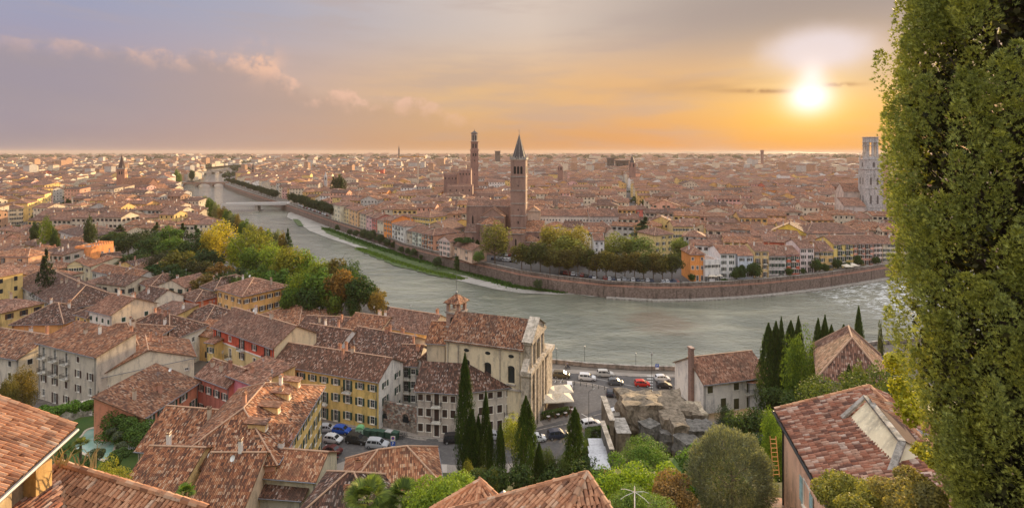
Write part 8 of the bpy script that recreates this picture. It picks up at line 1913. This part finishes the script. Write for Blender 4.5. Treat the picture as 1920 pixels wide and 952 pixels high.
cars_line(16, (560, 386), (615, 406), .2, 'tiny parked car from the flat bridge beside the dark tree row', 'cars beside the dark tree row'); cars_line(8, (625, 409), (668, 421), .2, 'tiny parked car from the left on the bank road by the beige houses', 'cars on the bank road')
cars_line(12, (48, 424), (100, 393), .8, 'tiny car parked along the left bank avenue, counted from the near end', 'cars on the left bank avenue'); cars_line(8, (104, 398), (116, 388), 1.2, 'tiny car from the left parked on the left bank square', 'cars on the left bank square', .9)
q = P(1229, 483); car('hatch', 1237, 477, .5, DBL, 'dark blue car parked by the hipped yellow house', None, 1)
for pr_ in list(PROTO.values())+list(PROTOL.values()):
 for c_ in CHILD[pr_.name]:
  for g in CHILD.get(c_.name, []): bpy.data.objects.remove(g)
  bpy.data.objects.remove(c_)
 bpy.data.objects.remove(pr_)
# street furniture
IRON = plain(.05, .06, .055, .5, .3)
def lamp_mesh(h, arm):
 mb = MB(); mb.tube((0, 0, 0), (0, 0, .9), .11, .08, n=7); mb.tube((0, 0, .9), (0, 0, h), .055, .04, n=6)
 hd = MB()
 if arm: mb.tube((0, 0, h), (1.1, 0, h+.25), .035, n=5); hd.box((1.25, 0, h+.24), (.6, .22, .1))
 else: hd.lathe((0, 0, h), [(.06, 0), (.2, .15), (.26, .5), (.1, .7), (0, .8)], 8)
 return mb.mesh('pole', [IRON]), hd.mesh('lamp_head', [plain(.35, .35, .33, .4, 0.0)])
LA, LB = lamp_mesh(8.5, True), lamp_mesh(6.5, False)
def lamp(px, py, kind, label, rz=0, h=None, z=0):
 root = empty('street_lamp', P(px, py, z), rz); tag(root, label, 'street lamp'); L_ = LA if kind == 'a' else LB
 a, b_ = link('pole', L_[0], root), link('lamp_head', L_[1], root)
 if h: 
  for o_ in (a, b_): o_.scale = (1, 1, h)
for a in [(1028, 711, 'b', 'black lantern street lamp near the church front', 0, 1.25), (1096, 683, 'b', 'slender lamp on the river wall opposite the white people carrier', 0, .7), (1043, 682, 'b', 'faint lamp on the river wall near the church', 0, .6), (1222, 737, 'b', 'tall black lantern lamp beside the red car', 0, 1.35),
   (1104, 812, 'a', 'tall lamp post standing before the parked off-road car', .5, 1.0), (1192, 692, 'b', 'thin lamp far along the river wall', 0, .6), (944, 500, 'a', 'grey lamp post on the far parking lawn edge', 0, .8), (1632, 700, 'b', 'lamp by the railing right of the thin cypress', 0, .6)]: lamp(*a)
bm = MB(); bm.tube((0, 0, 0), (0, 0, .85), .07, .05, n=7); bm.lathe((0, 0, .85), [(.05, 0), (.085, .05), (0, .13)], 7); bme = bm.mesh('bollard', [IRON])
for i in range(15):
 t_ = i/14; q = P(1032+t_*158, 715+t_*26-t_*(1-t_)*6); o_ = link('bollard', bme); o_.location = q; tag(o_, f'{ORDW[i]} black iron bollard from the church dividing piazza and riverside road', 'bollard', 'bollards of the piazza edge')
for i, (px, py) in enumerate(((1218, 741), (1230, 742), (1209, 746))): o_ = link('bollard', bme); o_.location = P(px, py); tag(o_, f'{["middle", "right", "left"][i]} black iron bollard at the rounded pavement tip', 'bollard', 'bollards at the pavement tip')
def text_mesh(txt, size, mat):
 cu = bpy.data.curves.new('letter', 'FONT'); cu.body = txt; cu.size = size; cu.extrude = .01; cu.align_x = 'CENTER'; cu.align_y = 'CENTER'
 t_ = bpy.data.objects.new('letter', cu); COL.objects.link(t_); me = bpy.data.meshes.new_from_object(t_.evaluated_get(bpy.context.evaluated_depsgraph_get())); bpy.data.objects.remove(t_); me.materials.clear(); me.materials.append(mat); return me
BLUE = plain(.03, .10, .45, .4, 0.0); REDS = plain(.5, .05, .05, .4, 0.0)
bpy.context.view_layer.update()
def sign(px, py, label, z=0, h=2.6, p=True):
 root = empty('road_sign', P(px, py, z)); tag(root, label, 'road sign'); mb = MB(); mb.tube((0, 0, 0), (0, 0, h), .04, n=6); mb.build('pole', METAL, root)
 if p:
  mb = MB(); mb.box((0, -.06, h-.1), (.85, .03, .95)); mb.build('no_parking_plate', WHITE, root)
  mb = MB(); mb.lathe((0, 0, 0), [(0, .01), (.30, .01), (.30, 0)], 16); m2 = MB(); 
  for f_ in mb.f: m2.face([(mb.v[i][0], -.08-mb.v[i][2], h-.02+mb.v[i][1]) for i in f_])
  m2.build('red_ring', REDS, root)
  mb = MB(); mb.lathe((0, 0, 0), [(0, .01), (.19, .01)], 16); m2 = MB()
  for f_ in mb.f: m2.face([(mb.v[i][0], -.092-mb.v[i][2], h-.02+mb.v[i][1]) for i in f_])
  m2.build('blue_disc', BLUE, root)
 mb = MB(); mb.box((0, -.06, h-1.05), (.85, .03, .8)); mb.build('parking_plate', BLUE, root)
 o_ = place('letter', text_mesh('P', .75, WHITE), root, (0, -.085, h-1.05), 0); o_.rotation_euler = (R(90), 0, 0)
 mb = MB(); mb.box((0, -.06, h-1.75), (.85, .03, .5)); mb.build('text_plate', WHITE, root)
sign(737, 850, 'blue and white parking sign with a red ring plate beside the silver estate car', h=3.0)
sign(1232, 702, 'small blue sign on the riverside pavement above the white car', h=3.4, p=False)
sign(1028, 720, 'small blue sign in front of the olive estate car', h=1.9, p=False)
GBIN = plain(.20, .48, .22, .5, 0.0)
q = P(675, 816); root = empty('bottle_bank', q); tag(root, 'pale green dome-topped bottle bank at the yellow townhouse corner', 'recycling bin')
mb = MB(); mb.box((0, 0, .75), (1.5, 1.2, 1.5)); mb.build('container', plain(.45, .62, .48, .6, 0.0), root); mb = MB()
for i in range(8):
 a0, a1 = math.pi*i/8, math.pi*(i+1)/8; mb.face([(.78*math.cos(a0), -.62, 1.5+.5*math.sin(a0)), (.78*math.cos(a0), .62, 1.5+.5*math.sin(a0)), (.78*math.cos(a1), .62, 1.5+.5*math.sin(a1)), (.78*math.cos(a1), -.62, 1.5+.5*math.sin(a1))])
for y in (-.62, .62): mb.face([(.78*math.cos(math.pi*i/8), y, 1.5+.5*math.sin(math.pi*i/8)) for i in range(9)])
mb.build('dome', GBIN, root)
for sx in (-.35, .35): mb = MB(); mb.lathe((0, 0, 0), [(0, .0), (.14, .0), (.14, .04)], 10); m2 = MB(); [m2.face([(sx+mb.v[i][0], -.64-mb.v[i][2], 1.1+mb.v[i][1]) for i in f_]) for f_ in mb.f]; m2.build('bottle_hole', DARK, root)
def binm(lidm):
 mb = MB(); mb.box((0, 0, .65), (1.25, .9, 1.1), taper=1.12); l_ = MB(); l_.box((0, .1, 1.27), (1.45, 1.05, .14)); l_.box((0, -.3, 1.2), (1.45, .25, .12)); w_ = MB(); w_.tube((-.03, 0, 0), (.03, 0, 0), .1, n=8, cap=True)
 return mb.mesh('container', [plain(.05, .10, .07, .6, 0.0)]), l_.mesh('lid', [lidm]), w_.mesh('wheel', [TYRE])
BM = [binm(plain(.05, .10, .07, .6, 0.0)), binm(plain(.42, .42, .40, .5, 0.0))]
for i, (px, py, k, lb) in enumerate(((689, 817, 0, 'first dark green wheeled bin right of the bottle bank'), (702, 818, 0, 'second dark green wheeled bin'), (715, 819.5, 0, 'third dark green wheeled bin, under the first stone arch'), (729, 820, 1, 'wheeled bin with pale grey lid'), (741, 821.5, 0, 'last dark wheeled bin beside the bicycles'))):
 root = empty('wheeled_bin', P(px, py), rotw); tag(root, lb, 'waste bin', 'bins along the stone wall'); a, b_, c_ = BM[k]; link('container', a, root); link('lid', b_, root)
 for sx in (-.5, .5):
  for sy in (-.35, .35): place('wheel', c_, root, (sx, sy, .1), 0)
def bike_meshes():
 wh = MB()
 n = 20
 for i in range(n):
  a0, a1 = 2*math.pi*i/n, 2*math.pi*(i+1)/n; wh.tube((.33*math.cos(a0), 0, .33*math.sin(a0)), (.33*math.cos(a1), 0, .33*math.sin(a1)), .022, n=4)
 for i in range(8): a0 = math.pi*2*i/8; wh.tube((0, 0, 0), (.32*math.cos(a0), 0, .32*math.sin(a0)), .005, n=3)
 fr_ = MB()
 for a, b_ in (((-.5, 0, .33), (-.15, 0, .85)), ((-.5, 0, .33), (-.05, 0, .3)), ((-.05, 0, .3), (-.18, 0, .9)), ((-.05, 0, .3), (.38, 0, .85)), ((-.15, 0, .8), (.38, 0, .88)), ((.38, 0, .95), (.52, 0, .33)), ((.38, -.25, 1.0), (.38, .25, 1.0))): fr_.tube(a, b_, .018, n=5)
 st = MB(); st.box((-.2, 0, .95), (.26, .14, .07)); return wh.mesh('wheel', [TYRE]), fr_.mesh('frame', [plain(.12, .12, .13, .4, .4)]), st.mesh('saddle', [DARK])
BIKE = bike_meshes()
def bicycle(q, rz, label, group=None, parent=None):
 root = empty('bicycle', q, rz); tag(root, label, 'bicycle', group); link('frame', BIKE[1], root); link('saddle', BIKE[2], root)
 for x in (-.5, .52): place('wheel', BIKE[0], root, (x, 0, .33), 0)
 return root
for i in range(4): bicycle(P(749+i*3.4, 820+i*.2), rotw+1.35, f'{ORDW[i]} leaning bicycle right of the last bin before the arched gate', 'bicycles at the stone wall')
def person(label, joints, q, rz, cloth, skin=(.45, .30, .22), scale=1.0, name='person', legs=(.03, .035, .06)):
 """joints: dict of points; one continuous skinned body, clothing colours by region as separate child surfaces"""
 J = joints; order = ['pelvis', 'chest', 'neck', 'head', 'headtop', 'shl', 'ell', 'hal', 'shr', 'elr', 'har', 'hpl', 'knl', 'anl', 'tol', 'hpr', 'knr', 'anr', 'tor']
 E = [('pelvis', 'chest'), ('chest', 'neck'), ('neck', 'head'), ('head', 'headtop'), ('chest', 'shl'), ('shl', 'ell'), ('ell', 'hal'), ('chest', 'shr'), ('shr', 'elr'), ('elr', 'har'), ('pelvis', 'hpl'), ('hpl', 'knl'), ('knl', 'anl'), ('anl', 'tol'), ('pelvis', 'hpr'), ('hpr', 'knr'), ('knr', 'anr'), ('anr', 'tor')]
 Rr = dict(pelvis=.15, chest=.17, neck=.06, head=.105, headtop=.08, shl=.075, shr=.075, ell=.05, elr=.05, hal=.035, har=.035, hpl=.10, hpr=.10, knl=.07, knr=.07, anl=.045, anr=.045, tol=.035, tor=.035)
 me = bpy.data.meshes.new('person'); me.from_pydata([J[k] for k in order], [(order.index(a), order.index(b_)) for a, b_ in E], [])
 o_ = bpy.data.objects.new('tmp', me); COL.objects.link(o_); md = o_.modifiers.new('s', 'SKIN'); md2 = o_.modifiers.new('u', 'SUBSURF'); md2.levels = 1; md2.render_levels = 1
 for i, k in enumerate(order): v_ = me.skin_vertices[0].data[i]; v_.radius = (Rr[k], Rr[k]*(.8 if k in ('chest', 'pelvis') else 1)); v_.use_root = (k == 'pelvis')
 bpy.context.view_layer.update(); m2 = bpy.data.meshes.new_from_object(o_.evaluated_get(bpy.context.evaluated_depsgraph_get())); bpy.data.objects.remove(o_)
 m2.materials.clear(); [m2.materials.append(plain(*c_, .8, 0.0)) for c_ in (cloth, skin, legs)]
 hd = Vector(J['neck']); pv = Vector(J['pelvis'])
 for p_ in m2.polygons:
  c_ = p_.center; p_.use_smooth = True
  dh = min((c_-Vector(J['hal'])).length, (c_-Vector(J['har'])).length)
  p_.material_index = 1 if (c_.z > hd.z or dh < .1) else 2 if c_.z < pv.z+.05 or (c_-pv).length < .2 else 0
 root = link(name, m2); root.location = q; root.rotation_euler = (0, 0, rz); root.scale = (scale,)*3; tag(root, label, 'person')
 hb_ = MB(); hh = Vector(J['head']); hb_.lathe(hh+Vector((-.01, 0, .02)), [(.112, 0), (.118, .05), (.09, .11), (0, .15)], 10); hb_.build('helmet', plain(.10, .12, .3, .4, 0.0), root, True); return root
CYC = dict(pelvis=(-.2, 0, 1.02), chest=(.08, 0, 1.38), neck=(.17, 0, 1.52), head=(.24, 0, 1.64), headtop=(.27, 0, 1.74), shl=(.1, .19, 1.42), ell=(.25, .24, 1.2), hal=(.4, .24, 1.04), shr=(.1, -.19, 1.42), elr=(.25, -.24, 1.2), har=(.4, -.24, 1.04), hpl=(-.18, .1, .98), knl=(.17, .1, .8), anl=(.0, .1, .42), tol=(.14, .1, .38), hpr=(-.18, -.1, .98), knr=(.2, -.1, .62), anr=(-.02, -.1, .24), tor=(.12, -.1, .2))
q = P(818, 858); bicycle(q, .08, 'bicycle ridden along the street by the cyclist in blue'); person('cyclist in pale blue top riding a bicycle along the empty street', CYC, q, .08, (.25, .35, .55))
def scooter(px, py, rz, label, plabel, cl):
 q = P(px, py); root = empty('scooter', q, rz); tag(root, label, 'scooter'); mb = MB(); mb.box((-.35, 0, .62), (.75, .3, .35)); mb.box((.15, 0, .3), (.5, .3, .1)); mb.box((.48, 0, .62), (.14, .42, .7)); mb.build('body', plain(.08, .08, .09, .3, .1), root)
 for x in (-.55, .6): place('wheel', BIKE[0], root, (x, 0, .26), 0).scale = (.75, 3, .75)
 mb = MB(); mb.tube((.45, -.3, 1.02), (.45, .3, 1.02), .02, n=5); mb.tube((.6, 0, .3), (.45, 0, 1.02), .03, n=5); mb.build('handlebar', METAL, root)
 J = dict(CYC); J = {k: (v[0]-.12, v[1], v[2]-.14 if not k.startswith(('an', 'to')) else .38 if k.startswith('an') else .36) for k, v in J.items()}
 for s_, y in (('l', .12), ('r', -.12)): J['kn'+s_] = (.2, y, .78); J['an'+s_] = (.14, y, .42); J['to'+s_] = (.3, y, .38)
 person(plabel, J, q, rz, cl)
scooter(1031, 705, -.1, 'dark scooter near the lantern lamp by the church', 'scooter rider in black near the church front', (.02, .02, .025)); scooter(1064, 692, 2.9, 'scooter on the far lane by the river wall', 'scooter rider in dark clothes by the river wall', (.03, .03, .05))
# cafe terrace
CAN = plain(.66, .58, .46, .8, 0.0)
def parasol_mesh(s_):
 mb = MB(); e = s_/2; z0, z1 = 2.5, 3.5
 cs = [(-e, -e, z0), (0, -e, z0+.08), (e, -e, z0), (e, 0, z0+.08), (e, e, z0), (0, e, z0+.08), (-e, e, z0), (-e, 0, z0+.08)]
 for i in range(8): a, b_ = cs[i], cs[(i+1) % 8]; mb.face([a, b_, (0, 0, z1)]); mb.face([(a[0], a[1], a[2]-.22), (b_[0], b_[1], b_[2]-.22), b_, a])
 p_ = MB(); p_.tube((0, 0, 0), (0, 0, z1), .05, n=6); r_ = MB(); r_.tube((0, 0, z1-.9), (e*.95, 0, z0+.15), .02, n=3)
 return mb.mesh('canopy', [CAN]), p_.mesh('pole', [WOOD]), r_.mesh('rib', [WOOD])
PM = parasol_mesh(4.0)
for px, py, lb in ((1027, 752, 'back left'), (1056, 749, 'back right'), (1024, 768, 'front left'), (1056, 766, 'front right')):
 q = P(px, py, 0); root = empty('parasol', q, .12); tag(root, f'{lb} cream canvas parasol of the four over the cafe tables', 'parasol', 'parasols of the cafe terrace'); link('canopy', PM[0], root); link('pole', PM[1], root)
 for i in range(8): place('rib', PM[2], root, (0, 0, 0), i*math.pi/4)
tt = MB(); tt.lathe((0, 0, .72), [(0, .03), (.4, .03), (.4, 0), (0, 0)], 12); tl2 = MB(); tl2.tube((0, 0, 0), (0, 0, .72), .04, n=6); tl2.lathe((0, 0, 0), [(.25, 0), (.25, .03), (0, .04)], 10)
TTM, TLM = tt.mesh('tabletop', [plain(.66, .58, .56, .7, 0.0)]), tl2.mesh('leg', [DARK])
cs_ = MB(); cs_.box((0, 0, .44), (.42, .42, .05)); cb_ = MB(); cb_.box((0, .2, .7), (.42, .04, .45)); cl_ = MB(); cl_.box((0, 0, .21), (.04, .04, .42)); CSM = (cs_.mesh('seat', [WOOD]), cb_.mesh('backrest', [WOOD]), cl_.mesh('leg', [WOOD]))
for i, (px, py) in enumerate(((1016, 776), (1034, 778), (1050, 774), (1066, 772), (1010, 786), (1028, 786), (1046, 782), (1060, 779), (1074, 773))):
 q = P(px, py); root = empty('cafe_table', q); tn = f'{ORDW[i % 4 if i < 4 else i-4]} {"back" if i < 4 else "front"}-row cafe table'; tag(root, f'{tn} from the left, round with pale cloth, under the cream parasols', 'table', 'cafe terrace tables'); link('tabletop', TTM, root); link('leg', TLM, root)
 for k in range(3):
  a = k*2.1+i; r_ = empty('cafe_chair', q+Vector((math.cos(a)*.75, math.sin(a)*.75, 0)), a-math.pi/2); tag(r_, f'{["right", "upper left", "lower left"][k]} brown chair at the {tn} from the left', 'chair', 'cafe terrace chairs'); link('seat', CSM[0], r_); link('backrest', CSM[1], r_)
  for sx in (-.18, .18):
   for sy in (-.18, .18): place('leg', CSM[2], r_, (sx, sy, 0), 0)
for px, py, lb in ((1347, 528, 'left white awning parasol at the orange riverside house'), (1337, 529, 'right white awning parasol at the orange riverside house'), (1593, 510, 'white parasol under the yellow riverside house'), (1604, 508, 'second white parasol under the yellow riverside house'), (668, 424, 'white awning parasol on the bank road by the beige houses')):
 q = P(px, py); root = empty('parasol', (q.x, q.y+2, .0)); tag(root, lb, 'parasol'); o_ = link('canopy', PM[0], root); o_.color = (.7, .7, .7, 1); link('pole', PM[1], root)
# theatre ruins
def rock(label, c0, size, seed, mat, name='ruin_block', rz=0, par=None):
 rs = random.Random(seed); import bmesh; bm = bmesh.new(); bmesh.ops.create_cube(bm, size=1.0); bmesh.ops.subdivide_edges(bm, edges=bm.edges, cuts=7, use_grid_fill=True)
 from mathutils import noise as mn
 for v_ in bm.verts:
  p_ = Vector((v_.co.x*size[0], v_.co.y*size[1], v_.co.z*size[2])); o3 = Vector((seed*3.1, seed*1.7, 0)); k = min(size)*.11; d_ = mn.noise_vector(p_*.45+o3)*k*1.6+mn.noise_vector(p_*1.4+o3)*k*.55+mn.noise_vector(p_*3.5+o3)*k*.2
  d_.z *= .4; p_ += d_
  if v_.co.z > .3: p_.z += mn.noise(p_*.3+o3)*size[2]*.05
  v_.co = p_
 me = bpy.data.meshes.new(name); bm.to_mesh(me); bm.free(); me.materials.append(mat)
 o_ = link(name, me); o_.location = c0; o_.rotation_euler = (rs.uniform(-.06, .06), rs.uniform(-.06, .06), rz); tag(o_, label, 'ruin'); return o_
TUFA = stone_mat(.27, .215, .155); DTUF = stone_mat(.19, .175, .155)
def rkpx(label, x0, x1, ytop, ybot, Y, dep, seed, mat=TUFA, rz=0, zb=None):
 a, b_ = PY(x0, ytop, Y), PY(x1, ybot, Y); zb = b_.z if zb is None else zb; a.z -= (a.z-zb)*.17; a.x += (b_.x-a.x)*.05; b_.x -= (b_.x-a.x)*.05
 return rock(label, Vector(((a.x+b_.x)/2, Y+dep/2, (a.z+zb)/2-.4)), ((b_.x-a.x), dep, a.z-zb+.8), seed, mat, rz=rz)
rkpx('big weathered tufa block, the left main mass of the theatre ruins', 1170, 1244, 752, 826, 96, 8, 1); rkpx('right upper mass of the theatre ruins with dark top', 1236, 1298, 754, 830, 98, 8, 2)
rkpx('cracked ochre block in the middle of the ruins', 1243, 1292, 776, 842, 93, 4, 3); rkpx('leaning pale slab in front of the ruin mass', 1206, 1240, 796, 826, 92, 3, 4, DTUF, .5); rkpx('narrow standing ruin pillar with ochre face', 1262, 1294, 790, 850, 90, 3.5, 5)
rkpx('low dark boulder at the foot of the ruins', 1274, 1316, 826, 852, 87, 3.5, 6, DTUF, .3); rkpx('rounded dark stone right of the ruin pillar', 1290, 1320, 800, 838, 90, 4, 7, DTUF); rkpx('mossy stone between the slab and the pillar', 1238, 1266, 812, 838, 91, 3, 8, DTUF); rkpx('tall ruined pier behind, near the old white house', 1296, 1322, 772, 815, 98, 5, 9)
rkpx('crumbling footing under the chimney wall of the old white house', 1298, 1330, 770, 800, 103, 5, 10, stone_mat(.56, .46, .33)); rkpx('flat broken stones below the old white house', 1316, 1350, 806, 838, 92, 5, 11, DTUF)
def blockpx(name, label, cat, x0, x1, ytop, Y, dep, zb, mat, capm_=None):
 a, b_ = PY(x0, ytop, Y), PY(x1, ytop, Y); w_ = b_.x-a.x; root = empty(name, ((a.x+b_.x)/2, Y+dep/2, zb)); tag(root, label, cat); mb = MB(); mb.box((0, 0, (a.z-zb)/2), (w_, dep, a.z-zb)); mb.build('body', mat, root)
 if capm_: mb = MB(); mb.box((0, 0, a.z-zb+.07), (w_+.3, dep+.3, .14)); mb.build('coping', capm_, root)
 return root
blockpx('retaining_wall', 'pale stone stair parapet left of the ruins', 'wall', 1144, 1152, 788, 92, 9, 0, TUFA, capm); blockpx('retaining_wall', 'brick patch wall between parapet and ruins', 'wall', 1152, 1172, 780, 100, 1.2, 0, brick_mat(.42, .24, .17), capm)
blockpx('retaining_wall', 'stone terrace slab stepping below the ruins', 'wall', 1158, 1182, 812, 90, 5, -.5, TUFA, capm); blockpx('retaining_wall', 'thin tall stone wall right of the grey cabin roofs', 'wall', 1144, 1150, 842, 78, 8, 2, DTUF, capm)
for i, (x0, x1, yt, Y, lb) in enumerate(((1109, 1141, 846, 82, 'upper'), (1109, 1142, 862, 79, 'middle'), (1110, 1143, 878, 76, 'lower'))):
 rt = blockpx('cabin', f'{lb} grey metal-roofed ticket cabin in the row beside the hedge arch', 'cabin', x0, x1, yt, Y, 3.0, 2.5, plain(.42, .40, .38, .6, 0.0))
 mb = MB(); w_ = (x1-x0)*Y/F; h_ = PY(x0, yt, Y).z-2.5; mb.rface([(-w_/2-.15, -1.7, h_+.05), (w_/2+.15, -1.7, h_+.05), (w_/2+.15, 1.6, h_+.4), (-w_/2-.15, 1.6, h_+.4)], (1, 0, 0)); mb.rface([(-w_/2-.15, -1.7, h_-.05), (w_/2+.15, -1.7, h_-.05), (w_/2+.15, -1.7, h_+.05), (-w_/2-.15, -1.7, h_+.05)], (1, 0, 0)); mb.build('roof', plain(.52, .52, .54, .4, .3), rt)
a = PY(1382, 778, 98); root = empty('stage_canopy', (a.x, 98, 2)); tag(root, 'slate grey tent canopy and deck in front of the old white house', 'canopy'); mb = MB(); mb.face([(-3.2, -2, 2.0), (4.5, -3, 1.6), (4.8, 2.4, 2.2), (-2.4, 2.6, 2.6)]); mb.face([(-3.2, -2, 1.9), (4.5, -3, 1.5), (4.5, -3, 1.6), (-3.2, -2, 2.0)]); mb.build('canvas', plain(.06, .07, .09, .7, 0.0), root); mb = MB(); [mb.tube((x, y, -1), (x, y, z), .06, n=5) for x, y, z in ((-3, -1.8, 2), (4.3, -2.8, 1.6), (4.6, 2.2, 2.8), (-2.3, 2.4, 3.1))]; mb.build('pole', METAL, root)
sheet('terrace', [(p_.x, p_.y) for p_ in [P(x, y, 1.6) for x, y in [(1310, 800), (1460, 775), (1475, 830), (1330, 850)]]], 1.9, asph)
q = PY(1190, 925, 26); root = empty('roof_aerial', q); tag(root, 'white star-shaped aerial above the low green bush at the lower edge', 'aerial'); mb = MB(); mb.tube((0, 0, -2), (0, 0, .35), .035, n=6)
for k in range(6): a = k*math.pi/3+.3; mb.tube((0, 0, .1), (math.cos(a)*.55, math.sin(a)*.55, .0), .014, n=4); mb.tube((math.cos(a)*.55, math.sin(a)*.55, 0), (math.cos(a)*.8, math.sin(a)*.8, -.12), .012, n=4)
mb.build('arms', WHITE, root)
for key, u, v, lb in (('dormers', .02, .6, ''), ('redlong', .95, .55, ''), ('darkhip', .55, .6, ''), ('corner', .4, .5, ''), ('midroof', .5, .4, ''), ('palazzo', .35, .5, '')):
 f_ = HS[key]; p_ = f_.L(f_.w*u, f_.d*v, roof_z(f_, f_.kind, f_.rh, f_.w*u, f_.d*v))-f_.root.location; place('satellite_dish', DISH, f_.root, p_, -.4)
# evening haze
mb = MB(); mb.box((0, 8600, 38.5), (36000, 17400, 101)); m = bpy.data.materials.new('haze'); m.use_nodes = True; n = NT(m.node_tree); n.n.clear()
pv = n.new('ShaderNodeVolumePrincipled'); o = n.new('ShaderNodeOutputMaterial'); n.l.new(pv.outputs[0], o.inputs['Volume'])
pv.inputs['Color'].default_value = (.66, .54, .47, 1); pv.inputs['Density'].default_value = .00007; pv.inputs['Anisotropy'].default_value = .1
tag(mb.build('haze', m), 'thin evening haze over the town and plain', kind='stuff')
